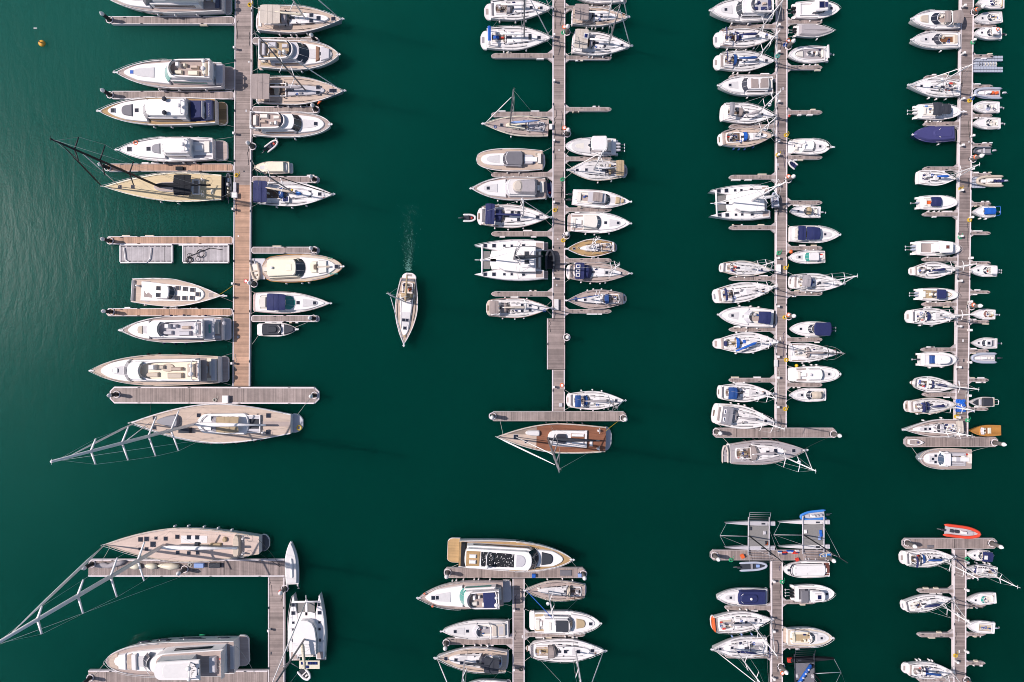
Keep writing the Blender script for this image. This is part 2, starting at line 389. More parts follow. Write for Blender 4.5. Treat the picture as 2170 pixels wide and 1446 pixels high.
        for i in range(nx): mb.add(vs, g(i), mat if i < 4 or win is None else win, True)
        for i in (0, 3): mb.tube([Vector(vs[i * (ny + 1) + k]) + Vector((0, 0, .02)) for k in range(ny + 1)], .03, mat, 4)
        return mb.build(name, s.root)
    def well(s, s0, s1, w, floor='teakdark', h=.32, coam='white', seats='seat', table=False, wf=None, th=.14, ra=0, rf=0):  # default floor colour is darkened to paint in the shade of a sunken cockpit
        """cockpit: sole, raised coaming all round, benches"""
        wf = w if wf is None else wf; L = s.L; x0, x1 = s0 * L, s1 * L
        mb = MB(); o = s.out(s0, s1, w, wf, ra, rf); mb.prism(o, lambda x: s.z(x / L) + .03, lambda x: s.z(x / L) + .085, floor, 0, .005)
        mb.build('cockpit_sole', s.root)
        mb = MB(); n = len(o); xs = [p[0] for p in o]; ys = [p[1] for p in o]; cx = (x0 + x1) / 2; hx = (x1 - x0) / 2; hy = max(ys)
        i_ = [(cx + (x - cx) * (1 - th / hx), y * (1 - th / hy)) for x, y in o]; oo = [(cx + (x - cx) * (1 + .05 / hx), y * (1 + .05 / hy)) for x, y in o]
        Z = lambda x, k: s.z(x / L) + k
        vs = [(x, y, Z(x, -.02)) for x, y in oo] + [(x, y, Z(x, h)) for x, y in o] + [(x, y, Z(x, h)) for x, y in i_] + [(x, y, Z(x, .06)) for x, y in i_]
        fs = [(j * n + i, j * n + (i + 1) % n, (j + 1) * n + (i + 1) % n, (j + 1) * n + i) for j in range(3) for i in range(n)]
        mb.add(vs, fs, coam); mb.build('coaming', s.root)
        if seats:
            for sd in (-1, 1):
                mb = MB(); y0 = w * s.hbm - th; y1 = y0 - max(.45, w * s.hbm * .36)
                mb.box(x0 + th + .05, x1 - th - .1 * (x1 - x0), min(sd * y0, sd * y1), max(sd * y0, sd * y1), Z(cx, .06), Z(cx, h * .75), seats, .04)
                mb.build('bench', s.root)
        if table: s.body('table', s0 + (s1 - s0) * .35, s0 + (s1 - s0) * .7, .12, .12, .5, 'teak', z=.12)
    def wheel(s, ss, t=0, r=.45, z=.9):
        mb = MB(); x, y = ss * s.L, t * s.hbm; mb.torus((x, y, s.z(ss) + z), r, .03, 'steel', 14, 4, 'x')
        mb.box(x + .05, x + .35, y - .15, y + .15, s.z(ss) + .05, s.z(ss) + z + .1, 'white', .03)
        mb.build('steering_wheel', s.root)
    def mast(s, ss, h, mat='aluminium', r=.13, nsp=2, boom=None, boomlen=.38, jib='sail', rake=.015, sp=.10, swing=0, sweep=.35, jibs=1.0, radar=None, spmat=None,
             stays=True, boommat=None, jtop=.93, inner=None, zb=None, heights=None, spl=None, stay_t=.85):
        root = s.root; x = ss * s.L; z0 = s.z(ss) + (.45 if zb is None else zb); top = Vector((x - rake * h, 0, h)); base = Vector((x, 0, z0))
        P = lambda zz: base.lerp(top, (zz - z0) / (h - z0))
        mb = MB(); mb.tube([base, P(h * .6), top], [r, r * .95, r * .6], mat, 8); mb.tube([top, top + Vector((-.3, 0, .5))], .03, mat, 4)
        mb.tube([top + Vector((-.1, -.35, .08)), top + Vector((-.1, .35, .08))], .03, mat, 4)
        mast_ = mb.build('mast', root)
        hs = heights or [z0 + (h - z0) * (k + 1) / (nsp + 1) for k in range(nsp)]; tips = []
        for k, hz in enumerate(hs):
            ln = (spl[k] if spl else s.hbm * (.72 - .16 * k)); p = P(hz); mb = MB(); q = []
            for sd in (-1, 1):
                e = p + Vector((-sweep * ln, sd * ln, .12 * ln)); mb.tube([p, e], [max(.07, r * .6), max(.045, r * .4)], spmat or mat, 5); q.append(e)
            tips.append(q); mb.build('spreader', mast_)
        if stays:
            mb = MB(); rr = .014
            for i, sd in enumerate((-1, 1)):
                c = Vector((x - .03 * s.L, sd * s.hb(ss) * stay_t, s.z(ss))); last = c
                for q in tips: mb.tube([last, q[i]], rr, 'steel', 4); last = q[i]
                mb.tube([last, P(h * .97)], rr, 'steel', 4)
                if tips: mb.tube([c, P(hs[0])], rr, 'steel', 4)
            mb.tube([top, Vector((.01 * s.L + s.plat * s.L, .35 * s.hb(.05), s.z(.02)))], rr, 'steel', 4)
            mb.build('rigging', root)
        tack = Vector((jibs * s.L - .25, 0, s.z(1) + .1))
        if jib:
            mb = MB(); t1 = tack.lerp(P(h * jtop), .96); mb.tube([tack, tack.lerp(t1, .25), tack.lerp(t1, .7), t1], [.06, max(.085, r * .75), max(.075, r * .6), .04], jib, 6); mb.build('furled_jib', root)
        if inner:
            mb = MB(); a = Vector((inner[0] * s.L, 0, s.z(inner[0]))); mb.tube([a, P(inner[1])], [.07, .07], 'sail', 5); mb.build('inner_stay', root)
        if boom:
            g = P(z0 + 1.1); e = g + Vector((-boomlen * s.L * math.cos(swing), boomlen * s.L * math.sin(swing), .25)); mb = MB()
            mb.tube([g, e], max(.08, r * .7), boommat or mat, 6); boom_ = mb.build('boom', root)
            mb = MB(); u = Vector((0, 0, max(.12, min(r, .2)))); rc = min(max(.24, r * 1.8), .42)
            mb.tube([g + u * 1.6, g.lerp(e, .12) + u * 1.3, g.lerp(e, .5) + u, g.lerp(e, .93) + u * .7], [.12, rc, rc * .85, .12], boom, 7); mb.build('sail_cover', boom_)
        if radar:
            mb = MB(); p = P(h * radar) + Vector((.45, 0, 0)); mb.ball(p, .33, 'white', 10, .5); mb.build('radar_dome', mast_)
    def grip(s, s0, s1, o, i, mat='palegrip', nm='deck_grip'):
        for sd in (-1, 1):
            vs = []; n = 10
            for k in range(n + 1):
                ss = s0 + (s1 - s0) * k / n; b = max(s.hb(ss) - s_in, .05); vs += [(ss * s.L, sd * b * o, s.z(ss) + .035 + .05 * (1 - o * o)), (ss * s.L, sd * b * i, s.z(ss) + .035 + .05 * (1 - i * i))]
            mb = MB(); f = [(2 * k, 2 * k + 2, 2 * k + 3, 2 * k + 1) for k in range(n)]; mb.add(vs, f if sd < 0 else [q[::-1] for q in f], mat); mb.build(nm, s.root)
    def track(s, s0, s1, f, mat='charcoal', r=.035, z=.10, nm='deck_track'):
        for sd in (-1, 1):
            mb = MB(); mb.tube([((s0 + (s1 - s0) * k / 6) * s.L, sd * s.hb(s0 + (s1 - s0) * k / 6) * f, s.z(s0 + (s1 - s0) * k / 6) + z) for k in range(7)], r, mat, 4); mb.build(nm, s.root)
    def clutter(s, s0, s1, w, n, z=.12, cols=('charcoal', 'navy', 'seat', 'brown', 'grey', 'tan', 'red', 'blue')):
        for i in range(n):
            mb = MB(); x = s.L * s.rnd.uniform(s0, s1); y = s.hbm * s.rnd.uniform(-w, w); c = s.rnd.choice(cols); a = s.rnd.uniform(.12, .3)
            if s.rnd.random() < .5: mb.torus((x, y, s.z(x / s.L) + z + .03), a * .8, .05, s.rnd.choice(('rope', 'navy', 'darkrope', 'royal', 'rope')), 10, 4); nm = 'rope_coil'
            else: mb.box(x - a, x + a, y - a * .6, y + a * .6, s.z(x / s.L) + z, s.z(x / s.L) + z + .18, c, .05); nm = 'cushion'
            mb.build(nm, s.root)
    def rails(s, s0=.5, s1=1.0, z=.62, r=.028, mat='steel', n=12):
        mb = MB()
        for sd in (-1, 1):
            pts = [];
            for i in range(n + 1):
                ss = s0 + (s1 - s0) * i / n; pts.append(Vector((ss * s.L + (.12 if i == n else 0), sd * max(s.hb(ss) - .06, .05), s.z(ss) + z)))
            mb.tube(pts, r, mat, 4)
            for i in range(0, n, 2): mb.tube([pts[i] - Vector((0, 0, z)), pts[i]], r * .8, mat, 4)
        mb.build('guard_rail', s.root)
    def anchor(s, d=.45):
        mb = MB(); x = s.L; z = s.z(1) + .05; mb.box(x - .5, x + d, -.12, .12, z, z + .1, 'steel', .02); mb.tube([(x + d * .2, -.22, z + .1), (x + d, 0, z + .1), (x + d * .2, .22, z + .1)], .05, 'steel', 5)
        mb.build('anchor', s.root)
    def hullport(s, u):
        for sd in (-1, 1):
            mb = MB(); n = s.hb(u) - s.hb(u + .03); x = u * s.L; dx = .03 * s.L; a, b_ = s.hb(u) * .985, s.hb(u + .03) * .985
            mb.add([(x, sd * (a + .03), s.z(u) * .78), (x + dx, sd * (b_ + .03), s.z(u) * .8), (x + dx, sd * (b_ - .02), s.z(u) * .58), (x, sd * (a - .02), s.z(u) * .56)], [(3, 2, 1, 0) if sd > 0 else (0, 1, 2, 3)], 'glass'); mb.build('porthole', s.root)
    def fenders(s, side, n=3, col='white', s0=.2, s1=.7, big=1.0):
        key = (col, big)
        if key not in FENDER:
            mb = MB(); r = .15 * big; mb.tube([(0, 0, -.42 * big), (0, 0, -.32 * big), (0, 0, .28 * big), (0, 0, .38 * big)], [.04, r, r, .04], col, 8); mb.tube([(0, 0, .38 * big), (0, 0, .9)], .015, 'rope', 4)
            me = bpy.data.meshes.new('fender'); me.from_pydata(mb.v, [], mb.f)
            for nm in mb.names: me.materials.append(MATS[nm])
            me.polygons.foreach_set('material_index', mb.m); me.polygons.foreach_set('use_smooth', mb.sm); me.update(); FENDER[key] = me
        for sd in ((-1, 1) if side == 0 else (side,)):
            for i in range(n):
                ss = s0 + (s1 - s0) * (i + s.rnd.uniform(.15, .85)) / n
                o = bpy.data.objects.new('fender', FENDER[key]); C.objects.link(o); o.parent = s.root
                o.location = (ss * s.L, sd * (s.hb(ss) + .15 * big), max(s.z(ss) - .75, .35))
    def outboard(s, ts, col='charcoal', size=1.0, x=-.15, z=.75):
        for t in ts:
            mb = MB(); y = t * s.hbm; k = size
            o = [(x + .15 * k, y - .17 * k), (x + .15 * k, y + .17 * k), (x - .35 * k, y + .20 * k), (x - .62 * k, y + .12 * k), (x - .62 * k, y - .12 * k), (x - .35 * k, y - .20 * k)]
            mb.prism(o, z, z + .42 * k, col, .03, .08)
            mb.tube([(x - .3 * k, y, z + .05), (x - .55 * k, y, z - .35), (x - 1.25 * k, y, z - .25)], [.10, .08, .06], 'greymast', 6)
            mb.box(x - 1.32 * k, x - 1.22 * k, y - .18, y + .18, z - .29, z - .23, 'steel')
            mb.box(x - 1.32 * k, x - 1.22 * k, y - .03, y + .03, z - .45, z - .08, 'steel')
            mb.build('outboard_motor', s.root)
    def dome(s, ss, t, z, r=.3, nm='radar_dome', mat='white'):
        mb = MB(); mb.ball((ss * s.L, t * s.hbm, s.z(ss) + z + r * .4), r, mat, 10, .75); mb.tube([(ss * s.L, t * s.hbm, s.z(ss) + z - .3), (ss * s.L, t * s.hbm, s.z(ss) + z)], r * .35, mat, 6); mb.build(nm, s.root)
    def arch(s, ss, w, z, mat='white', lean=.03, r=.09):
        mb = MB(); x = ss * s.L; mb.tube([(x + lean * s.L, -w * s.hbm, s.z(ss) + .1), (x, -w * s.hbm * .95, s.z(ss) + z * .8), (x - lean * s.L * .3, -w * s.hbm * .75, s.z(ss) + z), (x - lean * s.L * .3, w * s.hbm * .75, s.z(ss) + z), (x, w * s.hbm * .95, s.z(ss) + z * .8), (x + lean * s.L, w * s.hbm, s.z(ss) + .1)], r, mat, 6)
        mb.build('radar_arch', s.root)
    def line(s, p, q, zq=.65, r=.03, mat='rope'):
        """mooring line from deck point p=(s,t) to a survey point q on a pier"""
        a = Vector((p[0] * s.L, p[1] * s.hb(min(max(p[0], .03), .97)), s.z(p[0]) + .08)); w = Vector((*at(q[0], q[1], zq), zq))
        c, sn = math.cos(-s.rot), math.sin(-s.rot); d = w - s.root.location; b = Vector((d.x * c - d.y * sn, d.x * sn + d.y * c, d.z))
        sag = .05 * (b - a).length; mb = MB(); mb.tube([a, a.lerp(b, .33) - Vector((0, 0, sag)), a.lerp(b, .66) - Vector((0, 0, sag)), b], r, mat, 4); mb.build('mooring_line', s.root)

def autolines(b, bow, stern, walk, spread=1.0):
    """two lines from the end that lies to the walkway (edge at u=walk)"""
    if walk is None: return
    nb = abs(bow[0] - walk) < abs(stern[0] - walk); e = bow if nb else stern; hw = b.hbm / (K * H)
    for sd in (-1, 1):
        if nb: p = (.93, sd * .8)
        else: p = (b.plat + .03, sd * .8)
        yy = sd if (stern[0] < bow[0]) else -sd   # +t is up on the sheet when heading right
        b.line(p, (walk, e[1] - yy * hw * (.75 if nb else 1.05) * spread), mat='rope')

def sloop(label, bow, stern, beam, fb=1.15, deck='white', cab='white', hood=None, bim=None, boom='sail', mh=None, ms=.6, plat=.05, tw=.74, hull='white',
          mast='aluminium', nsp=2, jib='sail', sole='teakdark', seats='seat', kind='sailing_yacht', cat='sailboat', walk=None, sm=.42, p=1.75, hatches=((.70, 0), (.85, 0)),
          wheels=1, bimr=(.10, .30), hoodr=(.34, .44), platmat='offwhite', boomlen=.36, swing=0, fen=(0, 2, 'white'), rail='offwhite', rs=0, radar=None, rake=.015, trunk=(.37, .82, .62, .34, .42),
          solar=None, anchor=True, solew=.46, ports=True, r=None, group=None, trunktop=None, rgd=True, jtop=.93, q=1.0, spmat=None, stays=True, canvasz=2.0):
    b = Boat(kind, label, cat, bow, stern, beam, fb, hull, deck, plat, tw, sm, p, q, .18, rail, group, platmat, rs=rs)
    L = b.L; mh = mh or (1.28 * L + 1.5); k = max(.75, min(1.3, L / 12))
    if seats == 'seat': seats = b.rnd.choice(('seat', 'teak', 'taupe', 'teakdark'))
    if plat > .04:
        b.body('boarding_step', plat * .25, plat * .62, .26, .26, .03, b.rnd.choice(('teakdark', 'taupe', 'teakgrey', 'grey')), lim=0, z=min(.55, fb * .45) - b.z(0) + .01, ins=0, bev=.005)
        b.body('stern_locker', plat + .01, plat + .045, .55, .6, .12, b.rnd.choice(('white', 'teakgrey', 'taupe', 'midgrey')), ins=.02, bev=.02, z=.05)
    s0, s1, wa, wf, h = trunk; h *= k
    tr_ = b.body('coachroof', s0, s1, wa, wf, h * .75, cab, rf=.45, ra=.0, ins=.14, ha=h, top=trunktop)
    if ports:
        n_ = b.rnd.choice((2, 3, 4)); a0, a1 = s0 + .04, s0 + (s1 - s0) * .72
        for i_ in range(n_):
            u0 = a0 + (a1 - a0) * i_ / n_; u1 = u0 + (a1 - a0) / n_ * b.rnd.uniform(.5, .8)
            for sd in (-1, 1):
                y0 = sd * min((wa + (wf - wa) * (u0 - s0) / (s1 - s0)) * b.hbm, b.hb(u0) * .93); y1 = sd * min((wa + (wf - wa) * (u1 - s0) / (s1 - s0)) * b.hbm, b.hb(u1) * .93); e_ = sd * .14
                mb = MB(); v_ = [(u0 * L, y0 - e_ * .25 + sd * .03, b.z(u0) + h * .25), (u1 * L, y1 - e_ * .25 + sd * .03, b.z(u1) + h * .22), (u1 * L, y1 - e_ * .8 + sd * .03, b.z(u1) + h * .62), (u0 * L, y0 - e_ * .8 + sd * .03, b.z(u0) + h * .66)]
                mb.add(v_, [(0, 1, 2, 3) if sd < 0 else (3, 2, 1, 0)], 'glass'); mb.build('portlight', tr_)
    if deck in ('white', 'offwhite'): b.grip(plat + .16, .66, .93, max(wa + .06, .7)); b.grip(.84, .93, .8, .12)
    if cab in ('white', 'offwhite'):
        g_ = b.body('roof_grip', s0 + .1, s1 - .12, wa - .2, wf * .7, .012, 'palegrip', z=h * .86, lim=.7, ins=0, bev=.002, rf=.3)
    b.track(.34, .66, .80); b.track(s0 + .02, s1 - .1, .44, 'midgrey', .03, h + .0, 'halyard')
    b.track(plat + .03, .30, .86, b.rnd.choice(('brown', 'charcoal', 'taupe')), .05, .12, 'teak_rail')
    b.clutter(plat + .08, s0, solew * .95, 8, z=.22, cols=('charcoal', 'brown', 'grey', 'midgrey', 'taupe', 'navy', 'tan', 'red')); b.clutter(s0 + .03, s0 + .16, .5, 2, z=h + .05, cols=('charcoal', 'grey', 'navy')); b.clutter(.72, .92, .3, 1, z=.1)
    b.well(plat + .06, s0 - .01, solew, sole, seats=seats, h=.3 * k, ra=.12)
    b.body('companionway', s0 - .002, s0 + .075, .12, .12, h + .12, 'greyglass', ins=.02, z=.0)
    for (hs, ht) in hatches: b.hatch(hs, ht, .5 * k, z=(h * .8 if hs < s1 - .08 else .04))
    for t in ((0,) if wheels == 1 else (-.3, .3)): b.wheel(plat + .12, t, .42 * k)
    mb = MB()
    for sd in (-1, 1):
        for (ss, tt, rr) in ((s0 - .03, solew + .08, .09), (s0 + .1, .36, .07)):
            mb.tube([(ss * L, sd * tt * b.hbm, b.z(ss) + .25), (ss * L, sd * tt * b.hbm, b.z(ss) + (.5 if ss < s0 else h + .2))], rr * k, 'charcoal', 6)
    mb.build('winch', b.root)
    if hood: b.hood(hoodr[0], hoodr[1], wa * .86, .95 * k, hood, z=.25)
    if bim: b.canvas(bimr[0], bimr[1], .62, canvasz, bim)
    if solar:
        for (a0, a1, tt, ww) in solar: b.body('solar_panel', a0, a1, ww, ww, .05, 'steel', z=canvasz + .26, t=tt, ins=.02, bev=.02, lim=0, top='solarcell')
    b.rails(.80, 1.0, .6, .026)
    if rgd:
        mb = MB()
        for sd in (-1, 1):
            pts = [Vector(((plat + .02 + (.8 - plat - .02) * i / 8) * L, sd * (b.hb(plat + .02 + (.8 - plat - .02) * i / 8) - .05), b.z(.4) + .55)) for i in range(9)]; mb.tube(pts, .014, 'steel', 4)
            for q_ in pts[::2]: mb.tube([q_ - Vector((0, 0, .5)), q_], .02, 'steel', 4)
        mb.build('lifeline', b.root)
    if mast: b.mast(ms, mh, mast, r or (.075 + L * .0036), nsp, boom, boomlen, jib, rake, swing=swing, radar=radar, zb=h * .7, jtop=jtop, spmat=spmat, stays=stays)
    if anchor: b.anchor(.35 * k)
    if fen: b.fenders(*fen)
    autolines(b, bow, stern, walk)
    return b

def cruiser(label, bow, stern, beam, style='open', fb=1.4, deck='white', side=None, glass='glass', canvas=None, canr=(.14, .46), plat=.08, tw=.86, hull='white', kind='motorboat', cat='motorboat',
            walk=None, sm=.45, p=2.3, q=.9, pad=None, platmat='teakgrey', fen=(0, 2, 'white'), rail='offwhite', fly=None, hatches=((.80, 0),), sole='teakgrey', roof='white', ws=None, seats='seat',
            roofr=None, rs=0, arch=None, radome=True, h=None, hullrail=True, group=None, sheer=.28, forew=.78, posts=True, rooftop=None, padr=(.70, .86), rw=.62, cush='seat', anchor=True, canw=.66):
    b = Boat(kind, label, cat, bow, stern, beam, fb, hull, side or deck, plat, tw, sm, p, q, sheer, rail, group, platmat, rs=rs)
    L = b.L; k = max(.62, min(1.25, L / 14))
    if style in ('fly', 'hard'):
        ws = ws or (.55, .66); r0, r1 = roofr or (.24, ws[0] + .005); hh = (h or 1.75) * k
        b.body('foredeck', ws[0] + .02, .93, forew, .5, .28 * k, deck, rf=.5, lim=.84, ins=.1, ha=.45 * k); b.hh = hh
        cab_ = b.body('cabin', r0, (ws[0] + ws[1]) / 2, rw + .14, rw + .1, hh * .62, roof, rf=.12, lim=.86, ins=.12)
        b.body('roof', r0 - .01, r1, rw, rw - .03, hh - hh * .62, roof, z=hh * .62, rf=.10, ra=.06, lim=0, ins=.06, top=rooftop)
        b.band(r0 + .05, ws[0] + .02, rw + .14, rw + .1, hh * .22, hh * .5, glass, rf=.1, lim=.86, h=hh * .62, ins=.12, parent=cab_)
        b.screen(ws[0], ws[1], rw + .02, .42 * k, hh * .98, glass, cv=.28, w0=rw - .02)
        b.body('cockpit_sole', plat + .01, r0, .72, .74, .05, sole, lim=.88, ins=.0, bev=.01)
        mb = MB(); w = min(.72 * b.hbm, b.hb(plat) * .8); x = (plat + .02) * L; zz = b.z(plat)
        mb.box(x, x + .75 * k, -w * .8, w * .55, zz + .04, zz + .5, seats, .05); mb.build('stern_bench', b.root)
        b.body('cockpit_table', plat + .075, r0 - .02, .22, .22, .55, 'white', lim=0, ins=.02, z=.07)
        if style == 'fly':
            f0, f1 = fly or (r0 - .05, ws[0] - .06); fz = hh + .01
            b.body('flybridge_deck', f0, f1, rw + .04, rw - .04, .12, 'white', z=fz, rf=.28, lim=0, ins=.0, top=sole)
            o = b.out(f0, f1, rw + .04, rw - .04, 0, .28, 0, 0); mb = MB(); n = len(o); cx = (f0 + f1) / 2 * L; hx = (f1 - f0) / 2 * L; hy = (rw + .04) * b.hbm
            i_ = [(cx + (x - cx) * (1 - .22 / hx), y * (1 - .22 / hy)) for x, y in o]; Z = lambda x, q_: b.z(x / L) + fz + q_
            vs = [(x, y, Z(x, .02)) for x, y in o] + [(x, y, Z(x, .62 * k)) for x, y in o] + [(x, y, Z(x, .62 * k)) for x, y in i_] + [(x, y, Z(x, .1)) for x, y in i_]
            mb.add(vs, [(j * n + i, j * n + (i + 1) % n, (j + 1) * n + (i + 1) % n, (j + 1) * n + i) for j in range(3) for i in range(n)], 'white'); mb.build('flybridge_coaming', b.root)
            d = f1 - f0
            b.body('helm_console', f0 + d * .70, f0 + d * .80, .17, .17, .8 * k, 'white', z=fz + .1, t=-.22, lim=0, ins=.08)
            b.body('helm_seat', f0 + d * .56, f0 + d * .64, .13, .13, .5 * k, cush, z=fz + .12, t=-.22, lim=0)
            b.body('settee', f0 + d * .28, f0 + d * .52, .18, .18, .45 * k, cush, z=fz + .12, t=.32, lim=0)
            b.body('settee', f0 + d * .08, f0 + d * .20, rw - .2, rw - .2, .45 * k, cush, z=fz + .12, lim=0)
            b.body('flybridge_table', f0 + d * .28, f0 + d * .46, .12, .12, .5 * k, 'teak', z=fz + .12, t=-.1, lim=0)
            b.body('sunpad', f0 + d * .66, f0 + d * .86, .16, .14, .35 * k, cush, z=fz + .12, t=.26, lim=0, rf=.2)
            o = b.screen(f1 - .035, f1 - .005, rw - .08, fz + .55 * k, fz + .85 * k, 'greyglass', cv=.3, rim=False)
            b.arch(f0 + d * .1, rw, fz + 1.4 * k, r=.10)
            if radome: b.dome(f0 + d * .08, .2, fz + 1.4 * k, .34 * k); b.dome(f0 + d * .08, -.3, fz + 1.4 * k, .25 * k)
        elif radome: b.arch(r0 + .03, rw * .8, hh + .45 * k, r=.07); b.dome(r0 + .03, 0, hh + .45 * k, .3 * k)
    else:
        ws = ws or (.50, .57); c0 = plat + .05
        b.body('foredeck', ws[0] - .03, .94, forew, .5, .22 * k, deck, rf=.55, lim=.86, ins=.1, ha=.5 * k)
        b.well(c0, ws[0], rw + .06, sole, h=.45 * k, rf=.1, ra=.08, seats=seats)
        b.screen(ws[0] - .01, ws[1], rw, .45 * k, 1.15 * k, glass, cv=.45, w0=rw - .05)
        b.body('helm_console', ws[0] - .07, ws[0] - .02, .18, .18, .75 * k, 'white', t=-.28, lim=0, z=.08)
        b.body('helm_seat', ws[0] - .16, ws[0] - .11, .16, .16, .65 * k, cush, t=-.28, lim=0, z=.08)
        b.body('sunpad', c0 + .01, c0 + .10, rw - .12, rw - .12, .5 * k, cush, lim=0, z=.08)
        if arch: b.arch(arch, rw + .08, 1.9 * k, r=.10)
        if canvas: b.canvas(canr[0], canr[1], canw, 1.5 * k + .25, canvas, seams=2, name='canopy', crown=.28, wf=canw * .9)
    if pad: b.body('sunpad', padr[0], padr[1], .44, .3, .14, pad, rf=.3, z=.42 * k, lim=.7)
    b.track(.62, .88, .90, 'greycanvas', .04, .10, 'teak_rail'); b.track(plat + .04, .5, .93, 'greycanvas', .04, .10, 'teak_rail')
    if deck in ('white', 'offwhite', 'cream') and not pad: b.body('foredeck_grip', .66, .84, .36, .22, .012, 'palegrip', z=.40 * k, lim=.6, ins=0, bev=.002, rf=.3, ha=.012 + .06 * k)
    if style == 'open' and seats: b.clutter(plat + .06, ws[0] - .04, .4, 5, z=.2)
    elif seats: b.clutter(plat + .03, .2, .5, 3, z=.2)
    b.hull_ports = [b.hullport(u_) for u_ in (.55, .62, .69)] if L > 12 else None
    for (hs, ht) in hatches: b.hatch(hs, ht, .5 * k + .08, z=.30 * k + .03)
    if hullrail: b.rails(.55, 1.0, .55, .028)
    if anchor: b.anchor(.35 * k)
    if fen: b.fenders(*fen)
    autolines(b, bow, stern, walk)
    return b

def skiff(label, bow, stern, beam, fb=.85, deck='white', style='cuddy', plat=0, tw=.86, hull='white', kind='small_motorboat', cat='motorboat', walk=None, top=None, topr=(.3, .6), topw=.55, topz=1.5, engines=1, ecol='charcoal',
          esize=1.0, sole='beige', sm=.42, p=2.2, q=.75, hatch=True, glass='glass', cover=None, fen=(0, 1, 'white'), rail='offwhite', sheer=.3, group=None, pods=True, canvas=False):
    b = Boat(kind, label, cat, bow, stern, beam, fb, hull, deck, plat, tw, sm, p, q, sheer, rail, group, rs=0)
    L = b.L; k = max(.6, min(1.1, L / 9))
    if cover:
        b.body('boat_cover', .04, .97, .97, .9, .35, cover, rf=.0, lim=.98, ins=.22, bev=.16, ha=.55)
        b.body('cover_ridge', .12, .8, .2, .12, .16, cover, z=.42, rf=.4, ra=.3, ins=.1, bev=.08)
    elif style in ('cuddy', 'pilot'):
        f0 = .50 if style == 'cuddy' else .56
        b.body('cuddy', f0, .93, .72, .45, .22 * k, deck, rf=.55, lim=.84, ins=.08, ha=.42 * k)
        b.well(.08, f0, .68, sole, h=.38 * k, seats=None if style == 'pilot' else 'seat')
        if style == 'pilot':
            b.body('wheelhouse', f0 - .22, f0 + .06, .56, .5, 1.25 * k, 'white', rf=.2, ins=.1, lim=0); b.screen(f0 + .03, f0 + .12, .5, .4 * k, 1.2 * k, glass, cv=.3)
            b.band(f0 - .20, f0 + .03, .56, .52, .5 * k, 1.0 * k, glass, lim=0, h=1.25 * k, ins=.1)
            b.body('wheelhouse_roof', f0 - .24, f0 + .05, .58, .52, .10, 'white', z=1.25 * k + .01, rf=.2, ra=.1, lim=0); b.hatch(f0 - .08, 0, .5, z=1.25 * k + .1)
        else:
            b.screen(f0 - .01, f0 + .07, .56, .4 * k, .95 * k, glass, cv=.4); b.body('helm_seat', f0 - .2, f0 - .12, .16, .16, .6 * k, 'seat', t=-.26, lim=0, z=.08)
            b.body('helm_seat', f0 - .2, f0 - .12, .16, .16, .6 * k, 'seat', t=.26, lim=0, z=.08); b.body('stern_bench', .10, .18, .5, .5, .45 * k, 'seat', lim=0, z=.08)
        if hatch: b.hatch(f0 + .24, 0, .42 * k + .05, z=.28 * k)
    elif style == 'console':
        b.well(.08, .86, .76, sole, wf=.6, h=.3 * k, seats=None, rf=.5)
        b.body('console', .40, .54, .24, .22, .95 * k, 'white', lim=0, z=.08, rf=.2); b.body('bow_cushion', .62, .82, .4, .22, .3 * k, 'seat', z=.08, rf=.4, lim=.7)
        b.body('leaning_post', .26, .33, .26, .26, .75 * k, 'seat', lim=0, z=.08); b.body('stern_bench', .10, .17, .5, .5, .4 * k, 'seat', lim=0, z=.08)
        b.screen(.50, .56, .22, .85 * k, 1.2 * k, glass, cv=.3, rim=False)
    if top:
        if canvas: b.canvas(topr[0], topr[1], topw, topz * k + .3, top, seams=2, name='canopy', crown=.2)
        else:
            b.body('hardtop', topr[0], topr[1], topw, topw - .04, .10, top, z=topz * k + .3, rf=.15, ra=.1, lim=0)
            mb = MB()
            for sx in (topr[0] + .03, topr[1] - .03):
                for sd in (-1, 1): mb.tube([(sx * L, sd * topw * .7 * b.hbm, b.z(sx) + .05), (sx * L, sd * topw * .85 * b.hbm, b.z(sx) + topz * k + .3)], .04, 'steel', 5)
            mb.build('hardtop_frame', b.root)
    if engines: b.outboard({1: (0,), 2: (-.2, .2), 3: (-.34, 0, .34)}[engines], ecol, esize * k + .15, z=fb * .75)
    if pods and engines and not plat:
        for sd in (-1, 1):
            mb = MB(); mb.box(-.5 * k, .05, min(sd * .55, sd * .84) * b.hbm, max(sd * .55, sd * .84) * b.hbm, .1, fb * .5, 'white', .03); mb.build('stern_step', b.root)
    if not cover and style != 'pilot': b.clutter(.12, .48, .45, 4, z=.2)
    b.track(.1, .5, .90, 'greycanvas', .04, .10, 'rub_rail')
    b.rails(.68, 1.0, .45, .024)
    if fen: b.fenders(*fen)
    autolines(b, bow, stern, walk)
    return b

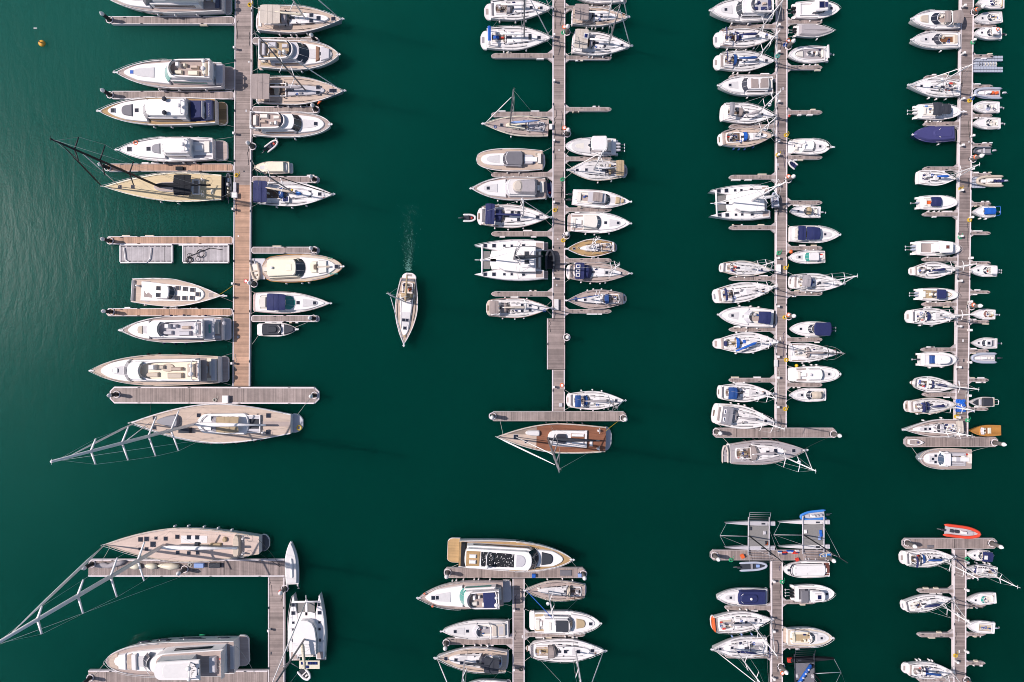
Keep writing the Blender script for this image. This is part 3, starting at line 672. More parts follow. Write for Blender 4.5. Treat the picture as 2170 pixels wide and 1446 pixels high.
def rib(label, bow, stern, width, tube='tubegrey', floor='palegrey', console=True, engine=True, kind='inflatable_boat', cat='inflatable boat', z0=0.0, seats=1, ecol='charcoal', pad=None, tip='charcoal', group=None, seatcol='charcoal'):
    S = Vector(at(*stern, .4 + z0)); Bw = Vector(at(*bow, .5 + z0)); d = Bw - S; L = d.length; W = width * K * (H - .5) / 2; r = min(.28, W * .24)
    root = empty(kind, (S.x, S.y, z0), math.atan2(d.y, d.x)); tag(root, label, cat, group)
    def w(u): return (W - r) * (1 if u < .45 else max(0, 1 - ((u - .45) / .55) ** 2.4) ** .8)
    mb = MB(); pts = []; rs = []
    for i in range(15): u = i / 14; pts.append((L * (.0 + u * 1.0) - (r if u == 1 else 0), w(u), .36 + .16 * u * u)); rs.append(r * (.35 if i == 0 else .9 if i == 1 else 1))
    pts = [(-.0, pts[0][1], .36)] + pts[1:]; full = pts + [(x, -y, z) for x, y, z in pts[:-1]][::-1]; rr = rs + rs[:-1][::-1]
    mb.tube(full, rr, tube, 8); mb.build('inflatable_tube', root)
    mb = MB(); o = [(L * (.06 + .88 * i / 10), -w(.06 + .88 * i / 10)) for i in range(11)] + [(L * (.06 + .88 * i / 10), w(.06 + .88 * i / 10)) for i in range(10, -1, -1)]
    mb.prism(o, -.2, .30, floor, 0, .01); mb.build('floor', root)
    if console:
        mb = MB(); mb.box(L * .44, L * .58, -W * .24, W * .24, .3, 1.05, 'white', .08); mb.build('console', root)
        for q in range(seats):
            mb = MB(); x = L * (.36 - .14 * q); mb.box(x - L * .05, x + L * .03, -W * .24, W * .24, .3, .8, seatcol, .05); mb.build('seat', root)
        mb = MB(); mb.box(L * .62, L * .8, -W * .3, W * .3, .3, .5, pad or 'white', .05); mb.build('bow_cushion', root)
    else:
        mb = MB(); mb.box(L * .4, L * .48, -W * .7, W * .7, .42, .5, seatcol, .02); mb.build('thwart', root)
        mb = MB(); mb.box(L * .6, L * .72, -W * .3, W * .3, .3, .52, 'red' if pad is None else pad, .04); mb.build('fuel_tank', root)
    if engine:
        mb = MB(); k = .7 + L / 14; o = [(.1, -.15 * k), (.1, .15 * k), (-.3 * k, .18 * k), (-.5 * k, .1 * k), (-.5 * k, -.1 * k), (-.3 * k, -.18 * k)]
        mb.prism(o, .5, .9, ecol, .03, .08); mb.tube([(-.25 * k, 0, .55), (-.5 * k, 0, .25), (-1.0 * k, 0, .3)], [.09, .07, .05], 'greymast', 6); mb.build('outboard_motor', root)
    return root
# ------------------------------------------------------------------ piers
DZ = .58
ORD = ['first', 'second', 'third', 'fourth', 'fifth', 'sixth', 'seventh', 'eighth', 'ninth', 'tenth', 'eleventh', 'twelfth', 'thirteenth', 'fourteenth', 'fifteenth', 'sixteenth', 'seventeenth']
CLEAT = []
def cleat(root, x, y, z):
    if not CLEAT:
        mb = MB(); mb.box(-.22, .22, -.05, .05, .06, .13, 'charcoal', .02); mb.box(-.08, .08, -.06, .06, 0, .07, 'charcoal'); o = mb.build('cleat', root); CLEAT.append(o.data)
    else: o = bpy.data.objects.new('cleat', CLEAT[0]); C.objects.link(o); o.parent = root
    o.location = (x, y, z)
def pier(kind, label, cat, a, b, w, mat='dockgrey', edge=True, gr=None, ends='oct', mats=None, z=DZ, edgew=.28, fend=()):
    """a,b: ends of the centre line on the survey sheet, w width; local x runs along the pier"""
    A, B = Vector(at(*a, z)), Vector(at(*b, z)); d = B - A; L = d.length; hw = w * K * (H - z) / 2
    root = empty(kind, (A.x, A.y, 0), math.atan2(d.y, d.x)); tag(root, label, cat, gr)
    c = hw * .55 if ends == 'oct' else (hw * .9 if ends == 'round' else 0)
    def outl(e, i0=True, i1=True):
        c1 = c if ends else 0
        if ends == 'round':   # root square, tip round
            return [(0, -hw + e), (L - hw * 1.6, -hw + e), (L - hw * .5, -hw * .66 + e), (L - e, -hw * .2), (L - e, hw * .2), (L - hw * .5, hw * .66 - e), (L - hw * 1.6, hw - e), (0, hw - e)]
        if ends == 'oct': return [(e, -hw + c1), (c1, -hw + e), (L - c1, -hw + e), (L - e, -hw + c1), (L - e, hw - c1), (L - c1, hw - e), (c1, hw - e), (e, hw - c1)]
        return [(0, -hw + e), (L, -hw + e), (L, hw - e), (0, hw - e)]
    mb = MB(); mb.prism(outl(0), -.25, z - .05, 'concrete' if not edge else 'dockedge', 0, .02); mb.build('pontoon_frame', root)
    segs = mats or [(0, 1, mat)]
    for (u0, u1, mt) in segs:
        mb = MB(); ew = edgew if edge else .10
        if len(segs) == 1: mb.prism(outl(ew), z - .06, z, mt, 0, .01)
        else: mb.box(u0 * L, u1 * L, -hw + ew, hw - ew, z - .06, z, mt)
        mb.build('decking', root)
    if edge:
        for sd in (-1, 1):
            mb = MB(); y = sd * (hw - edgew / 2); x0, x1 = (c if ends else 0), L - (c if ends else 0)
            mb.box(x0, x1, y - edgew / 2 + .005, y + edgew / 2 - .005, z - .055, z + .07, 'dockedge', .02); mb.build('edge_beam', root)
            # cleats along the beam
            n = max(1, int(L / 8))
            for i in range(n): cleat(root, x0 + (x1 - x0) * (i + .5) / n, y, z + .075)
    if kind == 'pontoon_walkway':
        rd_ = random.Random(label)
        for q in range(int(L / 9)):
            x0 = rd_.uniform(0, L - 4); y0 = rd_.choice((-1, 1)) * (hw - .5); pts = [(x0 + i * rd_.uniform(.3, .9), y0 + rd_.uniform(-.25, .25), z + .03) for i in range(rd_.randint(4, 8))]; mb = MB(); mb.tube(pts, .035, rd_.choice(('charcoal', 'darkrope', 'rope', 'charcoal', 'navy')), 4); mb.build('service_hose', root)
        for q in range(int(L / 14)):
            x0 = rd_.uniform(1, L - 1); y0 = rd_.uniform(-.7, .7) * hw; mb = MB(); a = rd_.uniform(.1, .3); mb.box(x0 - a, x0 + a, y0 - .12, y0 + .12, z + .002, z + .02, rd_.choice(('offwhite', 'charcoal', 'palegrey'))); mb.build('hatch_plate', root)
    for (u, sd, ln, col) in fend:
        mb = MB(); x = u * L; y = sd * (hw + .12); mb.box(x - ln / 2, x + ln / 2, y - .13, y + .13, z - .35, z + .02, col, .04); mb.build('dock_fender', root)
    return root, L, hw

def finger(label, x0, x1, y, w, mat='dockgrey', seed=0, gusset=True, cat='finger pier', gr='finger piers', y1=None, fcol=None, big=False, nf=None):
    """x0 at the walkway, x1 the tip"""
    rnd = random.Random(seed * 7 + int(y)); fend = []
    for k in range(rnd.randint(2, 4) if nf is None else nf): fend.append((rnd.uniform(.2, .88), rnd.choice((-1, 1)), rnd.uniform(.9, 1.7) * (1 if w > 9 else .7), fcol or rnd.choice(('white', 'dockfender', 'white'))))
    root, L, hw = pier('finger_pier', label, cat, (x0, y), (x1, y if y1 is None else y1), w, mat, edge=big, ends='round' if not big else 'oct', gr=gr, fend=fend, edgew=.16)
    if gusset:
        g = hw * 1.5
        for sd in (-1, 1):
            mb = MB(); v = [(0, sd * hw, 0), (g * 1.3, sd * hw, 0), (0, sd * (hw + g), 0)]
            if sd < 0: v = v[::-1]
            mb.prism([(p[0], p[1]) for p in v], 0, DZ - .03, 'concrete', .0, .02); mb.build('gusset', root)
    for u in (.35, .88): cleat(root, u * L, (hw - .2) * (1 if u < .6 else -1), DZ + .005)
    return root

def pile(label, u, v, h=3.4, r=.30, body='pile', gr='mooring piles with white caps', ring=True):
    x, y = at(u, v, DZ); root = empty('mooring_pile', (x, y, 0)); tag(root, label, 'pile', gr)
    mb = MB(); mb.tube([(0, 0, -.5), (0, 0, h - .5)], r, body, 12); mb.build('pile_shaft', root)
    mb = MB(); mb.tube([(0, 0, h - .7), (0, 0, h - .45), (0, 0, h + .15)], [r * 1.12, r * 1.12, .05], 'white', 12); mb.build('pile_cap', root)
    if ring:
        mb = MB(); mb.torus((0, 0, DZ + .12), r + .28, .10, 'dockedge', 8, 5); mb.box(-r - .4, -r - .1, -.3, .3, DZ + .02, DZ + .16, 'charcoal'); mb.build('guide_ring', root)
    return root
def pedestal(label, u, v, gr='power pedestals along the walkways'):
    x, y = at(u, v, DZ); root = empty('power_pedestal', (x, y, DZ)); tag(root, label, 'power pedestal', gr)
    mb = MB(); mb.box(-.16, .16, -.18, .18, 0, .85, 'offwhite', .03); mb.build('post', root)
    mb = MB(); mb.box(-.19, .19, -.22, .22, .85, 1.02, 'white', .05); mb.build('lamp_cap', root)
    return root
def coil(label, u, v, col='yellow', r=.32, kind='coiled_hose', cat='hose', z=DZ):
    x, y = at(u, v, DZ); mb = MB()
    for i in range(4): mb.torus((.03 * i, .02 * (i % 2), .05 + .05 * i), r - .06 * (i % 3), .038, col, 14, 5)
    mb.tube([(r, 0, .05), (r + .3, .25, .04), (r + .2, .7, .04)], .035, col, 5)
    o = mb.build(kind, None, (x, y, z)); tag(o, label, cat); return o
def ringbuoy(label, u, v, col='orange'):
    x, y = at(u, v, DZ); root = empty('lifebuoy_stand', (x, y, DZ)); tag(root, label, 'lifebuoy', 'lifebuoy stands on the walkways')
    mb = MB(); mb.box(-.08, .08, -.08, .08, 0, 1.1, 'offwhite'); mb.build('post', root)
    mb = MB(); mb.torus((0, 0, 1.05), .30, .10, col, 16, 6); mb.build('lifebuoy', root)
    mb = MB(); mb.box(-.22, .22, -.30, .30, 1.03, 1.13, 'white', .02); mb.build('bracket', root)
    return root
def dockbox(label, u, v, lx, ly, h=.6, col='white', lid=None, kind='dock_box', cat='storage box', rz=0, z=DZ):
    x, y = at(u, v, z); root = empty(kind, (x, y, z), rz); tag(root, label, cat)
    mb = MB(); mb.box(-lx / 2, lx / 2, -ly / 2, ly / 2, 0, h, col, .04); mb.build('box', root)
    mb = MB(); mb.box(-lx / 2 - .04, lx / 2 + .04, -ly / 2 - .04, ly / 2 + .04, h + .003, h + .1, lid or col, .05); mb.build('lid', root)
    return root
# ------------------------------------------------------------------ catamarans
def hull_mesh(mb, x0, x1, yc, w, z, mat, top, tw=.7, sm=.35, p=2.0, xoff=.0):
    n = 18; rows = []
    for i in range(n + 1):
        u = i / n; b = w * (tw + (1 - tw) * math.sin(pi / 2 * u / sm) if u < sm else max(0, 1 - ((u - sm) / (1 - sm)) ** p)); b = max(b, .02); x = x0 + (x1 - x0) * u
        rows.append([(x, yc - b * .7, -.4), (x, yc - b, .3), (x, yc - b, z * .9), (x, yc - b * .86, z), (x, yc + b * .86, z), (x, yc + b, z * .9), (x, yc + b, .3), (x, yc + b * .7, -.4)])
    for j in range(7):
        vs = []
        for r in rows: vs += [r[j], r[j + 1]]
        mb.add(vs, [(2 * i, 2 * i + 1, 2 * i + 3, 2 * i + 2) for i in range(n)], top if j == 3 else mat, j in (0, 1, 5, 6))
    mb.add(rows[0], [tuple(range(8))[::-1]], mat)

def catamaran(label, bow, stern, beam, mh, mf=.46, tender=None, boom='greymast', fly=True, davit=None, mastmat='greymast', roof='white', bootarp=None, jib='sail', swing=0, cover=None, bd=.75):
    S = Vector(at(*stern, 1.2)); Bw = Vector(at(*bow, 1.8)); d = Bw - S; L = d.length; W = beam / 2 * K * (H - 1.5)
    root = empty('catamaran', (S.x, S.y, 0), math.atan2(d.y, d.x)); tag(root, label, 'catamaran')
    hw = W * .305; fb = 1.6
    for sd in (-1, 1):
        mb = MB(); hull_mesh(mb, L * .06, L, sd * (W - hw), hw, fb, 'white', 'white'); mb.build('hull', root)
        mb = MB(); mb.box(0, L * .07, sd * (W - hw) - hw * .7, sd * (W - hw) + hw * .7, .1, .5, 'white', .05); mb.box(.05, L * .065, sd * (W - hw) - hw * .55, sd * (W - hw) + hw * .55, .5, .53, 'teakgrey'); mb.build('swim_platform', root)
        mb = MB(); mb.box(L * .07, L * .17, sd * (W - hw) - hw * .5, sd * (W - hw) + hw * .5, fb + .005, fb + .03, 'teakgrey'); mb.build('stern_steps', root)
        for u, s_ in ((.86, .6), (.74, .6), (.60, .38), (.50, .38), (.34, .5)):
            mb = MB(); x = L * u; y = sd * (W - hw); mb.box(x - s_ / 2 - .05, x + s_ / 2 + .05, y - s_ / 2 - .05, y + s_ / 2 + .05, fb, fb + .07, 'palegrey'); mb.box(x - s_ / 2, x + s_ / 2, y - s_ / 2, y + s_ / 2, fb + .07, fb + .10, 'glass'); mb.build('hatch', root)
        mb = MB(); n = 10; pts = [(L * (.2 + .8 * i / n), sd * (W - .12 - hw * max(0, (i / n - .3)) ** 2 * 1.7), fb + .65) for i in range(n + 1)]; mb.tube(pts, .03, 'steel', 4)
        for q in pts[::2]: mb.tube([(q[0], q[1], fb), q], .025, 'steel', 4)
        mb.build('guard_rail', root)
    iw = W - 2 * hw + .25
    mb = MB(); mb.prism([(L * .10, -iw), (L * (bd - .02), -iw), (L * bd, -iw * .5), (L * bd, iw * .5), (L * (bd - .02), iw), (L * .10, iw)], .9, fb + .02, 'white', .0, .03); mb.build('bridge_deck', root)
    for sd in (-1, 1):
        mb = MB(); y0, y1 = sd * .25, sd * (iw - .1); mb.box(L * bd, L * .895, min(y0, y1), max(y0, y1), fb - .12, fb - .08, 'net'); mb.build('trampoline', root)
    mb = MB(); mb.tube([(L * .90, -(W - hw), fb - .05), (L * .90, W - hw, fb - .05)], .16, 'aluminium', 8); mb.build('crossbeam', root)
    mb = MB(); mb.box(L * .70, L * .93, -.22, .22, fb - .1, fb + .02, 'white', .02); mb.tube([(L * .9, 0, fb), (L * 1.0, 0, fb + .1)], .07, 'steel', 6); mb.build('bowsprit', root)
    # saloon
    mb = MB(); sw = W * .66
    o = [(L * .17, -sw), (L * .40, -sw * 1.02), (L * (bd - .20), -sw * .90), (L * (bd - .12), -sw * .66), (L * (bd - .085), -sw * .3), (L * (bd - .08), 0), (L * (bd - .085), sw * .3), (L * (bd - .12), sw * .66), (L * (bd - .20), sw * .90), (L * .40, sw * 1.02), (L * .17, sw)]
    mb.prism(o, fb, fb + .95, 'white', .10, .05); mb.build('saloon', root)
    mb = MB(); o2 = [(x * .985 + .05, y * .97) for x, y in o]; mb.prism(o2, fb + .96, fb + 1.02, 'glass', 0, .01); mb.build('saloon_window', root)
    mb = MB(); mb.prism([(x + .02, y * .93) for x, y in o], fb + 1.025, fb + 1.35, roof, .06, .06); mb.build('roof', root)
    if fly:
        mb = MB(); o3 = [(L * .20, -sw * .62), (L * .36, -sw * .62), (L * .42, -sw * .3), (L * .42, sw * .3), (L * .36, sw * .62), (L * .20, sw * .62)]
        mb.prism(o3, fb + 1.36, fb + 1.75, 'white', .05, .05); mb.build('flybridge', root)
        mb = MB(); mb.box(L * .22, L * .28, -sw * .5, sw * .1, fb + 1.755, fb + 2.1, 'seat', .04); mb.build('settee', root)
        mb = MB(); mb.prism([(x, y * .86) for x, y in o3], fb + 3.4, fb + 3.5, 'white', 0, .03); mb.build('hardtop', root)
        for t in (-.3, .3):
            mb = MB(); mb.box(L * .30 - .4, L * .30 + .4, t * sw - .35, t * sw + .35, fb + 3.505, fb + 3.55, 'charcoal'); mb.build('hatch', root)
    # cockpit
    mb = MB(); mb.box(L * .105, L * .168, -iw * .92, iw * .92, fb - .3, fb + .05, 'teakgrey'); mb.build('cockpit_sole', root)
    mb = MB(); mb.box(L * .11, L * .14, -iw * .8, iw * .8, fb + .05, fb + .5, 'seat', .05); mb.build('bench', root)
    # rig
    x = L * mf; z0 = fb + 1.3; top = Vector((x - .02 * mh, 0, mh)); P = lambda z: Vector((x, 0, z0)).lerp(top, (z - z0) / (mh - z0))
    mb = MB(); mb.tube([(x, 0, z0), P(mh * .6), top], [.17, .15, .09], mastmat, 8); mb.tube([top + Vector((0, -.4, .1)), top + Vector((0, .4, .1))], .03, 'steel', 4); mb.build('mast', root)
    for hz in (mh * .45, mh * .72):
        mb = MB()
        for sd in (-1, 1): mb.tube([P(hz), P(hz) + Vector((-.9, sd * 1.5, .1))], [.07, .05], mastmat, 5)
        mb.build('spreader', root)
    mb = MB()
    for sd in (-1, 1): mb.tube([(x - L * .06, sd * (W - .3), fb), P(mh * .72) + Vector((-.9, sd * 1.5, .1)), P(mh * .9)], .02, 'steel', 4); mb.tube([(x - L * .06, sd * (W - .3), fb), P(mh * .45)], .02, 'steel', 4)
    mb.build('rigging', root)
    g = P(fb + 2.4 + (1.2 if fly else 0)); e = g + Vector((-L * .38 * math.cos(swing), L * .38 * math.sin(swing), .2))
    mb = MB(); mb.tube([g, e], .14, mastmat, 6); mb.build('boom', root)
    mb = MB(); u = Vector((0, 0, .2)); mb.tube([g + u * 1.6, g.lerp(e, .15) + u, g.lerp(e, .6) + u, e + u * .7], [.15, .34, .28, .14], boom, 7); mb.build('sail_cover', root)
    if jib:
        mb = MB(); a = Vector((L * .90, 0, fb + .2)); mb.tube([a, a.lerp(P(mh * .88), .4), P(mh * .88)], [.09, .12, .06], jib, 6); mb.build('furled_jib', root)
    return root

def race_cat(label, sternpx, bowpx, halfpx, hullmat, netmat, col, mh, mastmat, rackz=1.6, wing=True, stripe=None, racks=(-1, 1)):
    S = Vector(at(*sternpx, .8)); Bw = Vector(at(*bowpx, .8)); d = Bw - S; L = d.length; W = halfpx * K * (H - .8)
    root = empty('racing_catamaran', (S.x, S.y, 0), math.atan2(d.y, d.x)); tag(root, label, 'catamaran', None)
    for sd in (-1, 1):
        mb = MB(); hull_mesh(mb, 0, L, sd * W, .42, .9, hullmat, hullmat, tw=.8, sm=.3, p=1.6); mb.build('hull', root)
        mb = MB(); mb.box(L * .16, L * .24, sd * W - .15, sd * W + .15, .9, .93, 'charcoal'); mb.build('hatch', root)
        mb = MB(); mb.box(-.5, .3, sd * W - .4, sd * W + .4, .5, .85, 'palegrey' if hullmat != 'black' else 'red', .05); mb.build('rudder_case', root)
    for x in (L * .08, L * .52):
        mb = MB(); mb.tube([(x, -W - 1.2, 1.05), (x, W + 1.2, 1.05)], .12, 'palegrey' if hullmat != 'black' else 'charcoal', 6); mb.build('crossbeam', root)
    mb = MB(); mb.box(L * .085, L * .51, -W + .4, W - .4, 1.0, 1.03, netmat); mb.build('trampoline', root)
    for sd in racks:
        mb = MB(); y0, y1 = sd * (W + .5), sd * (W + 2.2)
        for t in range(5): y = y0 + (y1 - y0) * t / 4; mb.tube([(L * .08, y, 1.1 + .15 * t), (L * .52, y, 1.1 + .15 * t)], .035, 'grey' if hullmat != 'black' else 'charcoal', 4)
        for x in (L * .08, L * .52): mb.tube([(x, y0, 1.1), (x, y1, 1.7)],   .05, 'grey' if hullmat != 'black' else 'charcoal', 4)
        mb.build('hiking_rack', root)
    x = L * .50; top = Vector((x - .3, 0, mh)); mb = MB(); mb.tube([(x, 0, 1.1), top], [.12, .07], mastmat, 6); mb.build('mast', root)
    mb = MB(); mb.tube([(x, 0, 1.2), (L * 1.12, 0, 1.0)], .06, 'palegrey', 6); mb.build('bowsprit', root)
    mb = MB()
    for sd in (-1, 1): mb.tube([(L * .12, sd * W, .95), top.lerp(Vector((x, 0, 1)), .15)], .022, 'palegrey', 4); mb.tube([(L * .98, sd * W, .9), (L * 1.12, 0, 1.0)], .022, 'palegrey', 4)
    mb.tube([(L * 1.12, 0, 1.0), top.lerp(Vector((x, 0, 1)), .2)], .022, 'palegrey', 4); mb.build('rigging', root)
    rnd = random.Random(label)
    for q in range(4):
        mb = MB(); px, py = rnd.choice((.12, .45)) * L + rnd.uniform(0, .5), rnd.uniform(-.8, .8) * W; c = rnd.choice(col)
        mb.box(px - .25, px + .25, py - .35, py + .35, 1.04, 1.3, c, .12); mb.build('sail_bag', root)
    if stripe:
        mb = MB(); mb.tube([(L * .1, -W * .8, 1.5), (L * .42, W * .75, 1.5)], .32, stripe, 6)
        for t in (.2, .4, .6, .8): mb.tube([(L * (.1 + .32 * t) - .2, W * (-.8 + 1.55 * t), 1.84), (L * (.1 + .32 * t) + .2, W * (-.8 + 1.55 * t) , 1.84)], .12, 'white', 4)
        mb.build('rolled_sail', root)
    return root

# --------------------------------------------------- the three big yachts
def big_sloop(label, bow, stern, beam, fb, ms, mh, hs, spl, deck, jibs, inner, mast='aluminium', boom='sail', boomlen=.4, mr=.34, tw=.62, sm=.52, kind='sailing_yacht', plat=.05, hull='white', rs=.0, cat='sailboat', platmat='palegrey', rake=.0, sweep=.42, spmat=None, boommat=None, hatches=(), q=1.0, p=1.8, swing=0, jib='sail', rail='offwhite'):
    b = Boat(kind, label, cat, bow, stern, beam, fb, hull, deck, plat, tw, sm, p, q, .12, rail, None, platmat, rs=rs, inner=.2)
    b.mast(ms, mh, mast, mr, len(hs), boom, boomlen, jib, rake, sweep=sweep, jibs=jibs, heights=hs, spl=spl, inner=inner, zb=.4, spmat=spmat, boommat=boommat, swing=swing)
    for i, (hu, ht, w) in enumerate(hatches): b.hatch(hu, ht, w, frame='teakgrey')
    b.rails(.1, 1.0, .7, .03, n=24)
    return b
# ------------------------------------------------------------------ the place
scene = bpy.context.scene
w = bpy.data.worlds.new('World'); scene.world = w; w.use_nodes = True
SUN_EL, SUNV = math.radians(47), Vector((-.985, .17, 0)).normalized()
sk = w.node_tree.nodes.new('ShaderNodeTexSky'); sk.sky_type = 'NISHITA'; sk.sun_disc = False
sk.sun_elevation = SUN_EL; sk.sun_rotation = math.atan2(SUNV.x, SUNV.y)
bg = w.node_tree.nodes['Background']; w.node_tree.links.new(sk.outputs[0], bg.inputs[0]); bg.inputs[1].default_value = .11
sl = bpy.data.lights.new('sun', 'SUN'); sl.energy = 4.75; sl.angle = math.radians(.53); sl.color = (1.0, .925, .88)
so = bpy.data.objects.new('sun', sl); C.objects.link(so)
sd_ = -(SUNV * math.cos(SUN_EL) + Vector((0, 0, math.sin(SUN_EL)))); so.rotation_euler = sd_.to_track_quat('-Z', 'Y').to_euler(); so.location = (-60, 10, 80)
cam = bpy.data.cameras.new('camera'); co = bpy.data.objects.new('camera', cam); C.objects.link(co); co.location = (0, 0, H)
cam.lens = 24; cam.sensor_width = 36; cam.clip_end = 5000; cam.clip_start = 1; scene.camera = co
scene.view_settings.view_transform = 'Standard'; scene.view_settings.look = 'None'; scene.view_settings.exposure = 0
try:
    scene.cycles.max_bounces = 5; scene.cycles.diffuse_bounces = 2; scene.cycles.glossy_bounces = 2; scene.cycles.use_denoising = True; scene.cycles.filter_width = .95
except Exception: pass

mb = MB(); n = 24; R = 1500.0; vs = [(-R + 2 * R * i / n, -R + 2 * R * j / n, 0) for i in range(n + 1) for j in range(n + 1)]
mb.add(vs, [(i * (n + 1) + j, (i + 1) * (n + 1) + j, (i + 1) * (n + 1) + j + 1, i * (n + 1) + j + 1) for i in range(n) for j in range(n)], 'water')
wo = mb.build('water'); wo['kind'] = 'structure'; wo['label'] = 'dark green harbour water, rippled by wind on the far left'

# main walkways (top to bottom) -----------------------------------------------------------
WK = dict(
    A=lambda v: (497.5 - v * .0075, 534.5 - v * .0045), B=lambda v: (1171 - v * .001, 1198 - v * .001),
    C=lambda v: (1645 - v * .003, 1669 - v * .001), D=lambda v: (2036 - v * .0135, 2064 - v * .0135),
    A2=lambda v: (568, 603), B2=lambda v: (1086, 1112), C2=lambda v: (1634, 1659), D2=lambda v: (2021 - (v - 1160) * .003, 2048 - (v - 1160) * .003))
def walkway(label, key, v0, v1, mats):
    a, b = WK[key](v0), WK[key](v1)
    return pier('pontoon_walkway', label, 'pontoon', ((a[0] + a[1]) / 2, v0), ((b[0] + b[1]) / 2, v1), a[1] - a[0], edge=True, ends=None, mats=mats, edgew=.22, gr=None)
walkway('wide westmost pontoon walkway, grey boards turning brown halfway down', 'A', -30, 819, [(0, .497, 'dockgrey'), (.497, .497 + .503, 'dockbrown')])
walkway('long grey pontoon walkway between the catamaran and the cruisers, second from the left', 'B', -30, 674.5, [(0, .5, 'dockgrey'), (.5, 1, 'dockgrey')])
walkway('short lower stretch of the second walkway above the red decked yacht', 'B', 784, 871.5, [(0, 1, 'dockgrey')])
pier('pontoon_walkway', 'widened grey pontoon section in the middle of the second walkway', 'pontoon', (1178.5, 675.2), (1178.5, 783.2), 38, 'dockgrey2', edge=True, ends=None, edgew=.12)
walkway('narrow grey pontoon walkway, third from the left', 'C', -30, 906.5, [(0, .5, 'dockgrey2'), (.5, 1, 'dockgrey')])
walkway('slightly slanting pontoon walkway lined with small boats, rightmost of the upper four', 'D', -30, 926, [(0, .6, 'dockgrey2'), (.6, 1, 'dockgrey2')])
walkway('vertical pontoon arm beside the upright white catamaran at bottom left', 'A2', 1224, 1480, [(0, 1, 'dockgrey')])
walkway('lower centre pontoon walkway running down from the gold decked yacht', 'B2', 1227, 1480, [(0, 1, 'dockgrey')])
walkway('lower right pontoon walkway running down from the racing catamarans', 'C2', 1189, 1480, [(0, 1, 'dockgrey2')])
walkway('bottom right corner pontoon walkway below the orange inflatable', 'D2', 1165, 1480, [(0, 1, 'dockgrey2')])
pier('floating_pontoon', 'broad T head pontoon between the beige flybridge yacht and the big ketch rigged sloop', 'pontoon', (232, 837.5), (676, 838.5), 36, 'dockgrey', gr=None)
pier('floating_pontoon', 'T head pontoon above the red decked sailing yacht', 'pontoon', (1040, 882.5), (1327, 882.5), 21, 'dockgrey', edge=False)
pier('floating_pontoon', 'T head pontoon below the grey bimini sloop of the third walkway', 'pontoon', (1512, 917.5), (1772, 917.5), 21, 'dockgrey', edge=False)
pier('floating_pontoon', 'T head pontoon at the end of the rightmost upper walkway with a rowboat on it', 'pontoon', (1918, 937), (2116, 937), 21.5, 'dockgrey', edge=False)
pier('floating_pontoon', 'long pontoon carrying sail bags under the teak superyacht', 'pontoon', (187, 1204), (603, 1204), 37, 'dockgrey2', ends=None)
pier('floating_pontoon', 'pontoon cut by the bottom edge below the huge white motor yacht', 'pontoon', (187, 1441), (567, 1441), 40, 'dockgrey', ends=None)
pier('floating_pontoon', 'pontoon head lying against the gold decked motor yacht', 'pontoon', (941, 1214.5), (1241, 1214.5), 22, 'dockgrey', edge=False, mats=None)
pier('floating_pontoon', 'cluttered pontoon head below the two racing catamarans', 'pontoon', (1506, 1177), (1763, 1177), 22, 'dockgrey', edge=False)
pier('floating_pontoon', 'pontoon head below the orange inflatable at lower right', 'pontoon', (1914, 1152.5), (2114, 1152.5), 22, 'dockgrey', edge=False)

WN = dict(A='westmost walkway', B='second walkway', C='third walkway', D='rightmost upper walkway', B2='lower centre walkway', C2='lower right walkway', D2='bottom right corner walkway')
def fingers(key, side, rows, tip, w, mat='dockgrey', big=False, gusset=True, mats=None, names=None):
    for i, r in enumerate(rows):
        v = r[0] if isinstance(r, tuple) else r; tp = r[1] if isinstance(r, tuple) else tip; mt = (mats[i] if mats else mat); x = WK[key](v)[0 if side == 'left' else 1]
        col = {'dockbrown': 'brown'}.get(mt, 'grey')
        pos = ('only' if len(rows) == 1 else ORD[i])
        finger('%s finger pier, %s%s on the %s side of the %s' % (col, pos, '' if pos == 'only' else ' down', side, WN[key]), x, tp, v, w, mt, seed=i + len(key) * 31, gusset=gusset, big=big,
               gr='finger piers of the ' + WN[key])
fingers('A', 'left', [(43.5, 232), (201.5, 233), (355.5, 226), (509.5, 225), (662, 225)], 0, 17, big=True, gusset=False, mats=['dockgrey', 'dockgrey', 'dockbrown', 'dockbrown', 'dockbrown'])
fingers('A', 'right', [86.5, 233, 380.5, 530.5, 675.5], 676, 14.5, big=True, gusset=False)
fingers('B', 'left', [118, 242.5, 370, 495.5, 623], 1041, 11)
fingers('B', 'right', [16.5, 122.5, 231.5, 336.5, 444.5, 552, 660], 1296, 9)
fingers('C', 'left', [56, 162.5, 268, 375.5, 482.5, 590.5, 698.5, 806], 1546, 9.5)
fingers('C', 'right', [46.5, 143, 238, 333.5, 429.5, 526, 622.5, 720, 816], 1743, 9)
fingers('D', 'left', [(66.5, 1962), (164, 1960), (262.5, 1959), (357.5, 1958), (454, 1957), (549.5, 1956), (645, 1956), (741.5, 1954), (836.5, 1957)], 0, 9)
fingers('D', 'right', [(55, 2112), (119, 2106), (183, 2105), (245, 2104), (307.5, 2103), (370.5, 2101), (432, 2101), (494.5, 2100), (557.5, 2100), (619.5, 2099), (682, 2097), (744, 2096), (806, 2096), (867.5, 2095)], 0, 7)
fingers('B2', 'left', [1360], 941, 14); fingers('B2', 'right', [1345.5], 1240, 10)
fingers('C2', 'left', [1289, 1391], 1537, 9.5); fingers('C2', 'right', [1276.5, 1370], 1729, 8.5)
fingers('D2', 'left', [1253, 1346.5, 1441.5], 1946, 9); fingers('D2', 'right', [1221.5, 1284, 1345, 1406.5], 2089, 7)

